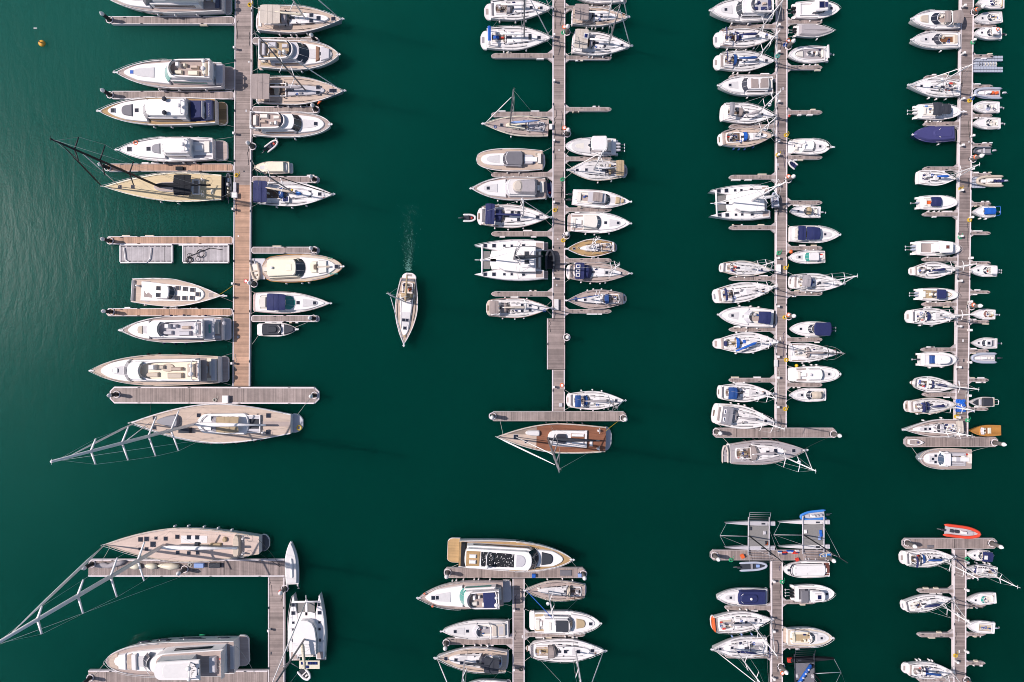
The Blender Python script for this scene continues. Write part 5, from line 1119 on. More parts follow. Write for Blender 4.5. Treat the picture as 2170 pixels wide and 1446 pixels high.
for sd in (-1, 1):
    for a0, a1, zz in ((.30, .50, .55), (.56, .66, .6), (.70, .80, .62), (.12, .22, .5)):
        mb = MB(); mb.tube([(b.L * (a0 + (a1 - a0) * i / 5), sd * (b.hb(a0 + (a1 - a0) * i / 5) * .965), b.z(a0) * zz) for i in range(6)], [.05, .24, .24, .24, .24, .05], 'glass', 6); mb.build('hull_window', b.root)
b.grip(.12, .60, .97, .86, 'teakgrey', 'side_deck'); b.arch(.30, .5, 5.6, r=.12); b.dome(.29, -.3, 5.6, .45); b.dome(.29, .3, 5.6, .35); b.clutter(.13, .20, .5, 5, z=2.3)
rd = random.Random(21)
for i in range(14): x = b.L * rd.uniform(.24, .29); y = b.hbm * rd.uniform(-.4, .4); mb = MB(); mb.box(x - .12, x + .12, y - .05, y + .05, b.z(.3) + 4.56, b.z(.3) + 4.60, 'charcoal'); mb.build('roof_fitting', b.root)
b.line((.98, -.4), (200, 1430)); b.line((.06, -.8), (540, 1428))
x, y = at(428, 1347, .3); mb = MB(); mb.tube([(-.5, 0, .2), (.5, .05, .2)], [.12, .12], 'green', 6); tag(mb.build('drifting_fender', None, (x, y, -.05)), 'small green fender floating above the huge motor yacht', 'fender')

# ================================================================== column A, right side
b = sloop('silver hulled sloop with beige bimini at the top of the westmost walkway', (725, 41), (540, 44), 58, fb=1.7, deck='teak', hull='hullsilver', hood='greycanvas', bim=None, mh=26, ms=.59, walk=WAr(40), boom='creamsail', swing=.08, trunk=(.40, .86, .50, .30, .4), wheels=2, tw=.82, hatches=((.66, .2), (.66, -.2), (.90, 0), (.74, 0)), nsp=3, fen=(-1, 4, 'white'), boomlen=.33)
b.canvas(.12, .34, .68, 1.9, 'canvas', crown=.12)
b = my('grey and white flybridge cruiser with dark windscreen and tan bow seat', (718, 116), (544, 120), 62, style='fly', fb=1.8, side='teak', ws=(.56, .66), roofr=(.20, .56), plat=.06, fly=(.10, .50), sole='tan', cush='palegrey', walk=WAr(118), q=.75, roof='palegrey', platmat='teak', radome=False, fen=(-1, 1))
b.body('bow_bench', .73, .78, .55, .45, .2, 'brown', z=.4, lim=.8); b.body('bow_sunpad', .79, .90, .5, .34, .2, 'palegrey', z=.4, lim=.74)
b = sloop('teak decked sloop with square taupe awning and dark mast', (729, 193), (539, 194), 60, fb=1.5, deck='teak', cab='palegrey', hull='hullsilver', mast='greymast', mh=24.5, ms=.58, walk=WAr(195), boom='greycanvas', boomlen=.46, trunk=(.38, .80, .46, .30, .3), wheels=2, tw=.88, hatches=((.72, .2), (.72, -.2), (.86, .0), (.90, 0)), nsp=3, spmat='sail', fen=(-1, 4, 'white'), hood=None)
b.canvas(.02, .22, .86, 1.9, 'taupe', crown=.08, wf=.9); b.body('tender_pad', .235, .30, .4, .4, .5, 'beige', ra=.2, rf=.2)
b = my('round nosed flybridge cruiser with grey side decks above the small dinghy', (701, 264), (533, 266), 54, style='fly', fb=1.7, side='teakgrey', ws=(.58, .65), roofr=(.16, .585), plat=.04, fly=(.06, .48), walk=WAr(266), q=.6, hatches=((.82, 0),), fen=(-1, 2), forew=.74, rail='offwhite', radome=False)
rib('small light grey dinghy with red tank drifting right of the westmost walkway', (589, 298), (563, 318), 17, tube='offwhite', floor='charcoal', console=False, seatcol='navy')
b = cruiser('cream canvas covered launch with white stern, pointing left', (538, 356), (620, 356), 27, 'open', fb=.9, deck='cream', plat=.07, platmat='offwhite', rail='beige', hatches=(), hullrail=False, anchor=False, fen=None, q=.7, seats=None, ws=(.66, .67))
b.body('boat_cover', .17, .70, .86, .84, .75, 'cream', rf=.1, lim=.95, ins=.12); b.body('cover_step', .70, .95, .84, .6, .25, 'cream', rf=.5, lim=.92)
b.line((.95, .4), (534, 340)); b.line((.95, -.4), (534, 362))
b = sloop('white sloop with large blue bimini and dinghy on deck, right of the westmost walkway', (706, 412), (542, 412), 52, fb=1.35, bim=None, hood='blue', mh=19.2, ms=.52, walk=WAr(412), boom='beige', boomlen=.36, swing=.15, nsp=2, hatches=((.83, 0), (.70, .15), (.70, -.15)), tw=.84, mast='greymast', spmat='sail', jib='darkmast', fen=(0, 3, 'white'), trunk=(.36, .74, .5, .3, .4))
b.canvas(.03, .20, .90, 1.8, 'navy', crown=.12, wf=.86); b.body('solar_panel', .36, .45, .25, .25, .05, 'steel', t=-.48, z=.55, lim=0, top='solarcell'); b.body('deck_dinghy', .53, .60, .16, .16, .4, 'skyblue', t=0, z=.4, ra=.5, rf=.5, lim=0); mb = MB(); mb.ball((b.L * .50, .5, b.z(.5) + 1.0), .22, 'yellow', 8); mb.build('deck_bag', b.root)
b = my('varnish railed yacht with round bow lounge and teal name panel at the bow', (726, 565), (556, 572), 60, style='hard', fb=1.8, side='beige', ws=(.46, .56), roofr=(.12, .47), plat=.02, rail='varnish', q=.6, p=2.3, sm=.4, walk=None, hatches=((.93, 0),), glass='glass', rw=.60, radome=False, fen=(-1, 3, 'white'), roof='cream', forew=.8, rs=.12, tw=.8)
b.body('bow_lounge', .60, .70, .42, .42, .3, 'cream', z=.4, ra=.5, lim=.8); b.body('lounge_well', .65, .70, .22, .22, .05, 'teakdark', z=.71, lim=0, ra=.5); b.body('bow_sunpad', .71, .82, .5, .42, .3, 'seat', z=.4, lim=.8); b.body('bow_aisle', .70, .86, .06, .06, .05, 'beige', z=.71, lim=0)
b.body('name_panel', .84, .94, .045, .045, .35, 'tealrope', t=-.50, lim=0); b.body('name_panel', .82, .88, .045, .045, .35, 'green', t=.62, lim=0); b.body('sunroof', .34, .42, .28, .28, .06, 'cream', z=b.hh + .01, lim=0); b.dome(.18, 0, b.hh + .1, .25)
x, y = at(545, 570, .5); r_ = empty('stern_platform', (x, y, 0)); tag(r_, 'grey hydraulic stern platform behind the varnish railed yacht', 'platform'); mb = MB(); mb.box(-1.2, 1.4, -1.9, 1.9, .3, .45, 'palegrey', .05); mb.build('plate', r_)
rib('beige dinghy carried crosswise on the stern platform of the varnish railed yacht', (545, 596), (537, 558), 20, tube='beige', floor='seat', console=False, z0=.4, seatcol='beige', pad='beige')
b = cruiser('long open cruiser with navy canopy and green windscreen', (700, 643), (535, 641), 47, 'open', fb=1.3, side='offwhite', glass='tealglass', canvas='navy', canr=(.24, .47), ws=(.47, .57), walk=WAr(641), hatches=((.60, 0), (.81, 0)), plat=.05, rail='taupe', p=1.9, canw=.78, kind='motor_yacht', fen=None, sm=.35)
b = cruiser('small white bowrider with black covers near the lower finger pier', (631, 698), (544, 699), 30, 'open', fb=.85, deck='white', plat=.07, platmat='offwhite', hatches=(), hullrail=False, fen=None, seats=None, ws=(.62, .63), p=2.0)
b.body('cockpit_cover', .14, .63, .84, .84, .5, 'charcoal', lim=.92, ra=.05, rf=.05, ins=.15); b.body('cover_hump', .28, .54, .5, .5, .2, 'charcoal', z=.5, lim=0, ra=.2, rf=.3, ins=.12); b.body('bow_cover', .67, .93, .8, .6, .42, 'charcoal', lim=.84, ins=.1)
b.line((.9, .5), (655, 682)); b.line((.08, -.7), (534, 730))

x, y = at(75, 60, .05); mb = MB(); mb.box(-.35, .3, -.1, .12, -.05, .08, 'offwhite', .04); mb.box(-.25, .25, -.2, -.1, -.05, .02, 'charcoal', .02); tag(mb.build('driftwood', None, (x, y, 0), ), 'tiny pale piece of driftwood floating above the yellow buoy', 'debris')
# ================================================================== the yacht under way
b = sloop('sailing yacht under way with foaming wake, mast leaning left, open water', (856, 731), (867, 578), 48, fb=1.3, deck='teak', hood='tan', boom='tan', mh=19.5, ms=.42, boomlen=.40, swing=0, tw=.66, sm=.45, trunk=(.30, .88, .66, .40, .35), hatches=((.77, 0), (.66, .15), (.66, -.15)), plat=.08, fen=None, nsp=1, hoodr=(.30, .40), mast='aluminium', rgd=True, sole='beige', anchor=True)
for t, sx in ((-.25, .17), (.25, .23)):
    mb = MB(); x = sx * b.L; y = t * b.hbm; z = b.z(.2) + .35
    vs = [(x, y, z), (x, y, z + .35), (x + .03, y, z + .62)]; mb.tube([(x, y, z - .05), (x, y, z + .2), (x + .02, y, z + .48), (x + .02, y, z + .58)], [.20, .17, .21, .07], 'navy' if t < 0 else 'orange', 8)
    mb.ball((x + .04, y, z + .74), .12, 'beige', 8, 1.2); mb.ball((x + .02, y, z + .79), .125, 'brown', 8, .9)
    for sd in (-1, 1):
        mb.tube([(x + .02, y + sd * .2, z + .48), (x + .15, y + sd * .27, z + .22), (x + .38, y + sd * .16, z + .22)], [.065, .05, .04], 'navy' if t < 0 else 'orange', 6)
        mb.tube([(x, y + sd * .1, z), (x + .42, y + sd * .13, z), (x + .45, y + sd * .13, z - .3)], [.10, .08, .06], 'charcoal', 6)
        for f_ in range(5): mb.tube([(x + .38, y + sd * .16 + (f_ - 2) * .018, z + .22), (x + .47, y + sd * .16 + (f_ - 2) * .02, z + .2)], .012, 'beige', 4)
    o = mb.build('person', b.root); o['label'] = 'seated crew member in a %s jacket in the cockpit' % ('dark' if t < 0 else 'orange')
rd = random.Random(11); mb = MB()
for i in range(620):
    v = 574 - 140 * rd.random() ** 1.6; sp = 6 + (575 - v) * .13; u = 866 + rd.gauss(0, sp * .5); x, y = at(u, v, .01); s_ = rd.uniform(.012, .055) * (1.15 - (575 - v) / 230)
    a = rd.uniform(.6, 2.5); ca, sa = math.cos(a), math.sin(a); q = [(-1.9, 0), (-.4, -.7), (1.2, -.5), (2.2, .2), (.3, .8)]
    mb.add([(x + s_ * (p * ca - r * sa) * rd.uniform(.7, 1.3), y + s_ * (p * sa + r * ca) * rd.uniform(.7, 1.5), .012 + i * 1e-5) for p, r in q], [(0, 1, 2, 3, 4)], 'foam')
o = mb.build('wake_foam'); o['kind'] = 'stuff'; tag(o, 'short speckled foam trail behind the yacht under way', 'wake')

# ================================================================== column B, left side
WB, WBr = 1170, 1198
sloop('plain white sloop with open teak cockpit, top left of the second walkway', (1168, 17), (1026, 24), 46, fb=1.3, mh=20, ms=.62, walk=WB, tw=.8, plat=.1, hood='greycanvas', fen=(-1, 3, 'white'))
b = sloop('white sloop with narrow blue bimini strip and blue cockpit cushion', (1168, 80), (1018, 84), 50, fb=1.3, mh=20, ms=.62, walk=WB, tw=.84, plat=.09, bim='royal', bimr=(.11, .155), wheels=2, fen=(0, 3, 'white'), mast='greymast', hatches=((.70, .12), (.70, -.12), (.83, 0), (.42, 0)))
b.body('cockpit_cushion', .18, .27, .16, .16, .55, 'royal', ra=.3, rf=.3, lim=0)
b = sloop('grey decked day sailer with pale yellow cabin and blue striped sail, pointing left', (1024, 263), (1162, 271), 43, fb=1.1, deck='teakgrey', cab='cream', mh=18.6, ms=.59, tw=.86, plat=0, boom='lightblue', boomlen=.46, swing=-.12, rail='cream', rake=.03, mast='greymast', hatches=((.72, -.0),), trunk=(.34, .66, .46, .34, .35), sole='palegrey', fen=(1, 1), walk=None, seats='greycanvas', nsp=2, jtop=.86, wheels=2)
b = my('round bowed classic launch with grey roof and tan side decks, pointing left', (1009, 338), (1152, 341), 49, style='hard', fb=1.3, side='teak', ws=(.56, .61), roofr=(.32, .565), plat=.02, q=.38, p=2.3, anchor=False, roof='grey', rw=.58, radome=False, hatches=(), glass='greyglass', forew=.58, h=1.4, sole='teak', walk=None, rooftop='midgrey', hullrail=False, fen=(1, 2), tw=.82)
b.body('aft_sunpad', .14, .30, .42, .44, .6, 'palegrey', ra=.3, lim=0); b.line((.03, -.8), (1168, 313)); b.line((.9, .8), (1045, 369))
rib('small white dinghy hanging across the stern of the classic launch', (1149, 358), (1147, 328), 15, tube='offwhite', console=False, seatcol='palegrey', engine=True)
b = my('flybridge cruiser wrapped in white covers, pointing left', (999, 400), (1160, 401), 50, style='hard', fb=1.7, side='teakgrey', ws=(.52, .56), roofr=(.16, .53), plat=.03, roof='offwhite', rw=.66, radome=False, hatches=((.78, 0),), walk=None, glass='palegrey', forew=.8, h=1.3, fen=(0, 3, 'white'), p=2.1)
b.body('flybridge_cover', .14, .46, .66, .56, .7, 'greycanvas', z=b.hh + .01, lim=0, rf=.3, ra=.05, ins=.25, bev=.15); b.body('cover_fold', .33, .46, .5, .4, .22, 'canvas', z=b.hh + .7, lim=0, rf=.5, ra=.3, ins=.2, bev=.1)
rib('grey dinghy lashed upright at the stern of the covered flybridge cruiser', (1167, 420), (1161, 386), 15, tube='tubegrey', console=False, floor='navy', seatcol='navy')
b = sloop('sloop with big navy bimini and navy sail cover, dinghy trailing behind', (1166, 461), (1011, 458), 50, fb=1.35, deck='white', mh=16.5, ms=.635, walk=WB, hood='navy', boom='navy', tw=.76, plat=.06, rail='taupe', fen=(0, 3, 'white'), hatches=((.57, .3), (.57, -.3), (.48, .3), (.83, 0), (.75, -.05)), hoodr=(.26, .40), boomlen=.40, sole='navy')
b.canvas(.12, .245, .86, 1.9, 'navy', crown=.15)
rib('white dinghy with red fuel tank tied astern of the navy canopied sloop', (1009, 462), (981, 462), 18, tube='offwhite', floor='charcoal', console=False, seatcol='charcoal')
catamaran('large white catamaran with dark boom on the left of the second walkway', (1006, 551), (1162, 552), 87, 16.5, .47, bd=.79, boom='charcoal', fly=True, mastmat='greymast', swing=-.04, cover=None)
b = rib('dark dinghy raised on davits behind the large catamaran, over the walkway', (1166, 528), (1166, 572), 22, tube='charcoal', floor='black', console=False, engine=False, z0=1.1, seatcol='black', pad='black')
sloop('sloop with tan bimini and pleated tan sprayhood, lowest on the left of the second walkway', (1167, 653), (1030, 653), 43, fb=1.25, mh=16, ms=.62, walk=WB, hood='taupe', bim='taupe', bimr=(.06, .20), hoodr=(.24, .38), boom='canvas', tw=.84, plat=.07, rail='brown', fen=(0, 3, 'white'), hatches=((.56, .3), (.68, .25), (.56, -.3), (.68, -.25), (.80, 0)), platmat='beige')
# column B right side
cruiser('boat mostly cut by the top edge right of the second walkway', (1215, -9), (1328, -8), 34, 'open', fb=1.1, walk=None, fen=(1, 3))
b = sloop('sloop with tan bimini and teak deck near the top, right of the second walkway', (1332, 37), (1211, 37), 40, fb=1.3, deck='teak', mh=16, ms=.64, walk=WBr, hood='greycanvas', hoodr=(.29, .37), tw=.86, plat=.02, fen=(-1, 5, 'white'), mast='aluminium', hatches=((.52, .2), (.52, -.1), (.76, 0)), rail='offwhite'); b.canvas(.04, .28, .82, 1.7, 'taupe', crown=.08)
b = sloop('white sloop with beige stern awning and small solar panels, right of the second walkway', (1338, 98), (1212, 92), 49, fb=1.3, mh=16, ms=.62, walk=WBr, hood='greycanvas', hoodr=(.29, .37), tw=.90, plat=.02, fen=(-1, 4, 'white'), mast='greymast', hatches=((.55, .2), (.55, -.2), (.74, .1), (.84, 0)), p=1.6, sm=.38); b.canvas(.03, .25, .80, 1.7, 'canvas', crown=.08, wf=.84); b.body('solar_panel', .17, .25, .24, .24, .04, 'steel', z=1.95, t=.2, lim=0, top='solarcell')
b = skiff('twin outboard fishing boat with raised white hardtop, pointing left', (1198, 310), (1305, 312), 39, fb=1.2, style='console', top='white', topr=(.20, .52), topw=.80, topz=1.9, engines=3, ecol='palegrey', sole='greycanvas', q=.6, walk=None, hull='white', fen=(1, 1)); b.body('bow_shell', .5, .9, .8, .6, .35, 'offwhite', rf=.5, lim=.86); b.line((.9, .6), (1198, 330))
b = sloop('cream decked sloop with beige stern bimini, genoa rising over the hardtop boat', (1204, 361), (1330, 362), 45, fb=1.2, deck='offwhite', cab='offwhite', mh=14.5, ms=.58, hood='tan', hoodr=(.30, .36), boom='offwhite', tw=.66, plat=.07, fen=(1, 2), walk=WBr, sm=.5, rail='beige', platmat='palegrey', sole='beige'); b.canvas(.09, .22, .72, 1.6, 'tan', crown=.1)
b = cruiser('slender open boat with grey canopy and twin black outboards, gold bow seats', (1336, 428), (1212, 418), 38, 'open', fb=1.0, deck='white', canvas='palegrey', canr=(.26, .56), canw=.62, ws=(.60, .66), walk=None, hatches=(), plat=.01, p=1.9, fen=None, hullrail=False, sole='teakgrey'); b.canvas(.34, .50, .5, 1.85, 'taupe', crown=.05, posts=False, name='canopy_panel'); b.body('bow_seat', .74, .82, .42, .34, .25, 'tan', z=.3, lim=.7); b.body('bow_seat', .84, .89, .28, .2, .25, 'tan', z=.3, lim=.7); b.outboard((-.3, .3), 'charcoal', 1.0)
cruiser('pointed sport cruiser with pale roof and two black portholes', (1336, 474), (1203, 472), 44, 'hard', fb=1.25, ws=(.46, .54), roofr=(.24, .47), walk=WBr, hatches=((.60, 0), (.80, 0)), roof='seat', glass='blueglass', plat=.05, h=1.35, radome=False, fen=(-1, 3), hullrail=True, p=2.0)
sloop('small sloop with olive gold side decks, pointing left', (1200, 528), (1308, 524), 38, fb=1.05, deck='teakgold', cab='white', mh=13, ms=.56, boom=None, tw=.5, plat=.06, sm=.48, q=1.0, walk=None, fen=(1, 2), trunk=(.34, .74, .52, .26, .4), rail='offwhite', jib=None, seats='seat', sole='teakdark', platmat='palegrey')
b = sloop('grey decked sloop with navy canopy carrying three solar panels', (1337, 580), (1200, 576), 43, fb=1.2, deck='teakgrey', mh=15, ms=.66, tw=.72, plat=.05, walk=WBr, fen=(-1, 4, 'white'), jib=None, rail='taupe', boom=None, trunk=(.36, .86, .58, .30, .4), hatches=((.84, 0), (.62, 0))); b.canvas(.12, .26, .80, 1.8, 'navy', crown=.12); b.hood(.26, .40, .68, 1.2, 'navy', z=.3, win='navy')
for t in (-.42, 0, .42): b.body('solar_panel', .13, .195, .17, .17, .05, 'steel', z=2.0, t=t, lim=0, top='solarcell')
sloop('grey decked sloop with teal blue sprayhood, pointing left below the solar sloop', (1201, 637), (1328, 633), 42, fb=1.15, deck='teakgrey', mh=15, ms=.60, tw=.55, sm=.48, plat=.07, hood='blue', hoodr=(.32, .42), walk=None, fen=(-1, 4, 'white'), boom=None, jib='blue', rail='taupe', trunk=(.34, .82, .56, .24, .4))
b = sloop('white sloop with upright blue bimini just above the lower T head', (1324, 849), (1200, 848), 40, fb=1.15, mh=15, ms=.70, tw=.74, plat=.06, bim='blue', bimr=(.13, .23), hood='blue', hoodr=(.30, .40), walk=WBr, fen=(0, 3, 'white'), boom='greycanvas', boomlen=.4, mast='greymast')
# red decked yacht
b = big_sloop('red mahogany decked sailing yacht moored under the T head, black boom, mast leaning down', (1054, 925), (1297, 931), 63, 1.6, .565, 31.5, [12, 19.5, 26], [2.1, 1.9, 1.5], 'mahogany', 1.03, (.84, 20), mast='greymast', boom='charcoal', boomlen=.44, mr=.20, tw=.84, sm=.42, plat=.06, platmat='palegrey', sweep=.3, rail='beige', swing=0)
b.body('foredeck', .66, .97, .9, .9, .02, 'teak', z=.06, lim=.86, ins=0, bev=.01); b.body('coachroof', .22, .565, .60, .54, .50, 'white', rf=.2, lim=.9); b.band(.24, .53, .60, .54, .12, .38, 'glass', h=.50); b.body('doghouse', .40, .50, .36, .34, .9, 'greyglass', ra=.2, rf=.3, lim=0)
b.body('cockpit_panel', .24, .37, .40, .40, .05, 'mahogany', z=.50, lim=0); b.body('cockpit_seat', .25, .36, .10, .10, .2, 'white', z=.52, t=.25, lim=0); b.body('cockpit_seat', .25, .36, .10, .10, .2, 'white', z=.52, t=-.25, lim=0); b.body('cockpit_table', .17, .20, .2, .2, .3, 'white', t=.3, lim=0); b.body('deck_tender', .63, .76, .22, .18, .6, 'offwhite', t=-.3, lim=0, rf=.4, ra=.1, ins=.15); b.body('stern_pad', .08, .14, .4, .4, .06, 'mahogany'); b.hatch(.84, 0, .8); b.hatch(.70, -.3, .5); b.hatch(.75, .3, .5)
for q in (-.6, .6): b.wheel(.12, q, .5)
b.fenders(-1, 5, 'charcoal', .2, .6); b.line((.95, -.5), (1060, 893)); b.line((.06, -.7), (1310, 893), mat='yellow')

# ================================================================== lower centre
b = my('big motor yacht with gold teak decks and black solar covered roof', (1213, 1186), (947, 1169), 64, style='hard', fb=2.3, side='teakgold', ws=(.67, .735), roofr=(.16, .68), plat=.10, platmat='teakgold', walk=None, forew=.6, rw=.66, h=2.0, hatches=(), q=.75, p=2.2, pad='charcoal', padr=(.755, .845), radome=False, sole='teakgold', fen=None, glass='glass', hull='white')
b.body('roof_panel', .28, .54, .48, .44, .08, 'black', z=b.hh + .01, lim=0, ins=.02); b.body('aft_sundeck', .165, .275, .50, .50, .06, 'teakgold', z=b.hh + .01, lim=0); b.body('stern_cover', .115, .155, .78, .80, .8, 'black', lim=.95); b.body('skylight', .55, .63, .44, .36, .08, 'palegrey', z=b.hh + .01, rf=.5, lim=0)
for t in (.18, -.18): b.body('sun_lounger', .19, .245, .13, .13, .3, 'white', z=b.hh + .08, t=t, lim=0)
rd = random.Random(5); mb = MB()
for i in range(110): x = b.L * rd.uniform(.285, .535); y = b.hbm * rd.uniform(-.44, .44); s_ = rd.uniform(.02, .065); mb.box(x - s_, x + s_, y - s_, y + s_, b.z(x / b.L) + b.hh + .10, b.z(x / b.L) + b.hh + .112, 'white')
mb.build('roof_droppings', b.root); b.arch(.335, .5, 3.9, r=.1); b.dome(.33, -.3, 3.9, .35); b.line((.97, .3), (1225, 1206)); b.line((.1, -.8), (950, 1206))
b = my('cream flybridge yacht with square navy flybridge cover, lower centre', (887, 1267), (1084, 1255), 58, style='fly', fb=1.8, side='teakgrey', ws=(.50, .56), roofr=(.16, .51), plat=.09, fly=(.13, .48), walk=WK['B2'](0)[0], hatches=((.80, 0), (.84, 0)), fen=(-1, 6, 'white'), glass='tealglass', cush='seat', rail='taupe', platmat='palegrey', forew=.82)
b.body('flybridge_cover', .155, .30, .60, .60, .5, 'navy', z=b.hh + .35, lim=0, ra=.15, ins=.15); mb = MB(); mb.ball((b.L * .93, -.3 * b.hbm, b.z(.93) + .3), .25, 'orange', 8); mb.ball((b.L * .85, .62 * b.hbm, b.z(.9) + .3), .25, 'orange', 8); mb.build('life_ring', b.root)
b = cruiser('all pale cruiser with taupe cockpit carpet and two square bow hatches, lower centre', (936, 1338), (1080, 1331), 41, 'open', fb=1.3, side='offwhite', ws=(.50, .54), walk=WK['B2'](0)[0], hatches=((.62, 0), (.80, 0)), plat=.02, deck='offwhite', fen=(1, 2), cush='palegrey', glass='palegrey', sole='greycanvas', arch=.28, p=2.0, canvas=None, hullrail=False)
b.body('cockpit_cover', .06, .26, .62, .62, .5, 'canvas', lim=.9)
b = sloop('heavy sloop with charcoal awning and grey bow, bottom of the lower centre walkway, pointing left', (923, 1394), (1078, 1400), 53, fb=1.5, deck='teak', cab='white', mh=20, ms=.60, hood='greyglass', hoodr=(.32, .42), boom='charcoal', boomlen=.42, tw=.82, plat=.03, fen=(-1, 4, 'white'), walk=WK['B2'](0)[0], hatches=((.86, 0), (.72, 0), (.64, .2)), rail='offwhite'); b.canvas(.13, .33, .62, 1.8, 'charcoal', crown=.15)
cruiser('white boat sliver at the bottom edge left of the lower centre walkway', (980, 1457), (1082, 1457), 34, 'open', fb=1.1, fen=None)
sloop('beige decked double ended sloop with blue furled genoa, pointing left', (1112, 1251), (1243, 1251), 43, fb=1.25, deck='teakgrey', cab='offwhite', mh=15, ms=.625, tw=.62, plat=.03, jib='royal', walk=WK['B2'](0)[1], boom=None, hood='beige', hoodr=(.28, .35), radar=.5, sm=.48, fen=(0, 3, 'white'), rail='beige', trunk=(.3, .80, .58, .26, .4), seats='seat', hatches=((.75, 0), (.16, 0)))
b = my('sport yacht with open glass roof panel and tan bow pad, lower centre right', (1272, 1321), (1122, 1317), 50, style='hard', fb=1.5, ws=(.56, .62), roofr=(.20, .565), plat=.07, platmat='white', walk=WK['B2'](0)[1], forew=.82, hatches=((.86, 0),), pad='tan', padr=(.66, .79), q=.7, radome=False, glass='blueglass', sole='tan', fen=(-1, 2, 'white')); b.body('roof_panel', .36, .545, .50, .50, .07, 'charcoal', z=b.hh + .01, lim=0); b.body('helm_seats', .26, .31, .35, .35, .1, 'seat', z=b.hh + .01, lim=0)
b = sloop('long white sloop with tan sprayhood at the bottom right of the lower centre walkway', (1282, 1379), (1114, 1376), 49, fb=1.35, mh=20.5, ms=.63, tw=.64, plat=.05, hood='taupe', hoodr=(.28, .42), walk=WK['B2'](0)[1], boom=None, sm=.48, fen=(0, 3, 'white'), hatches=((.50, 0), (.66, .0), (.76, 0), (.84, 0)), sole='tan', rs=.1)
# ================================================================== column C, left side
WC = lambda v: WK['C'](v)[0]; WCr = lambda v: WK['C'](v)[1]
b = my('flybridge cruiser with navy flybridge lining at the top of the third walkway, pointing left', (1505, 23), (1636, 23), 49, style='fly', fb=1.5, glass='greyglass', ws=(.53, .60), roofr=(.16, .54), plat=.02, fly=(.06, .42), cush='navy', radome=False, walk=None, hatches=((.76, 0),), forew=.86, sole='palegrey', fen=(1, 2)); b.body('stern_cover', .03, .09, .5, .5, .5, 'navy')
b = sloop('sloop with navy sail cover and navy cockpit covers, first below the top flybridge cruiser', (1643, 78), (1513, 84), 43, fb=1.2, mh=15.5, ms=.66, boom='navy', boomlen=.33, hood='navy', hoodr=(.33, .41), bim='navy', bimr=(.13, .15), tw=.78, plat=.09, wheels=2, walk=None, fen=(-1, 4, 'white'), swing=-.06, trunk=(.36, .78, .52, .30, .4), rail='taupe')
b.body('cockpit_cushion', .20, .28, .16, .16, .5, 'navy', ra=.3, rf=.3, lim=0)
b = sloop('cream sloop with blue sail cover and tan cockpit, above the boxy grey roofed cruiser', (1643, 129), (1513, 132), 43, fb=1.2, deck='offwhite', mh=13.5, ms=.66, boom='blue', boomlen=.33, hood='blue', hoodr=(.29, .38), bim='navy', bimr=(.14, .155), tw=.76, plat=.09, sole='tan', walk=None, fen=(0, 3, 'white'), swing=-.06)
b = cruiser('hardtop cruiser with square beige roof panels, pointing left', (1522, 182), (1640, 183), 42, 'hard', fb=1.4, ws=(.52, .60), roofr=(.14, .53), plat=.04, hatches=((.80, .0),), walk=WC(183), glass='greyglass', radome=False, forew=.86, h=1.5, fen=(1, 1)); b.body('roof_panel', .155, .30, .48, .48, .07, 'taupe', z=b.hh + .01, lim=0); b.body('roof_panel', .32, .46, .48, .48, .07, 'taupe', z=b.hh + .01, lim=0)
sloop('white sloop with grey stern awning frame and teak cockpit, beside an empty pile', (1643, 245), (1527, 239), 43, fb=1.25, mh=12.8, ms=.66, tw=.84, plat=.04, bim='grey', bimr=(.09, .18), hood='taupe', hoodr=(.30, .42), boom='greycanvas', boomlen=.30, swing=-.35, wheels=2, radar=.5, walk=WC(243), fen=None, sole='teakdark', trunk=(.38, .84, .5, .28, .4), hatches=((.58, 0), (.74, 0)))
sloop('teak decked centre cockpit sloop with bright blue sprayhood', (1641, 287), (1522, 296), 43, fb=1.25, deck='teak', mh=12, ms=.64, tw=.62, plat=.06, hood='royal', hoodr=(.42, .54), boom=None, walk=WC(290), fen=(-1, 4, 'blue'), radar=.45, trunk=(.40, .88, .5, .28, .45), hatches=((.76, .1), (.84, 0), (.30, 0), (.20, .25), (.20, -.25)), solew=.5, rail='taupe')
catamaran('white catamaran pointing left from the third walkway, two grey trampolines', (1506, 431), (1636, 428), 74, 17, .38, boom='offwhite', fly=False, mastmat='aluminium', swing=-.1)
rib('grey blue inflatable standing on davits behind the left pointing catamaran', (1641, 407), (1644, 441), 17, tube='tubegrey', floor='palegrey', console=False, engine=True, z0=1.2, seatcol='navy', pad='palegrey')
sloop('narrow cream sloop without covers above the tiller racer', (1636, 573), (1525, 567), 33, fb=1.0, deck='offwhite', cab='offwhite', mh=12.5, ms=.60, tw=.6, plat=.05, boom=None, walk=WC(570), fen=(-1, 2), sole='beige', rail='beige', hatches=((.72, .1), (.80, 0)), trunk=(.30, .78, .5, .22, .3))
sloop('cluttered sloop tilted upward with small navy stern canopy', (1640, 609), (1511, 629), 42, fb=1.15, mh=13.5, ms=.64, tw=.74, plat=.07, bim='navy', bimr=(.13, .17), walk=WC(618), fen=(-1, 2), boom=None, sole='teakdark', hatches=((.70, 0), (.82, 0)), jib='greycanvas', trunk=(.34, .80, .54, .26, .4))
cruiser('white cruiser with navy cockpit canopy, pointing left above the bright blue covered sloop', (1522, 667), (1641, 676), 43, 'open', fb=1.3, ws=(.50, .57), canvas='navy', canr=(.13, .34), canw=.62, walk=None, hatches=((.56, 0), (.76, 0)), plat=.04, fen=(0, 3), q=.75, forew=.86, cush='palegrey', glass='palegrey')
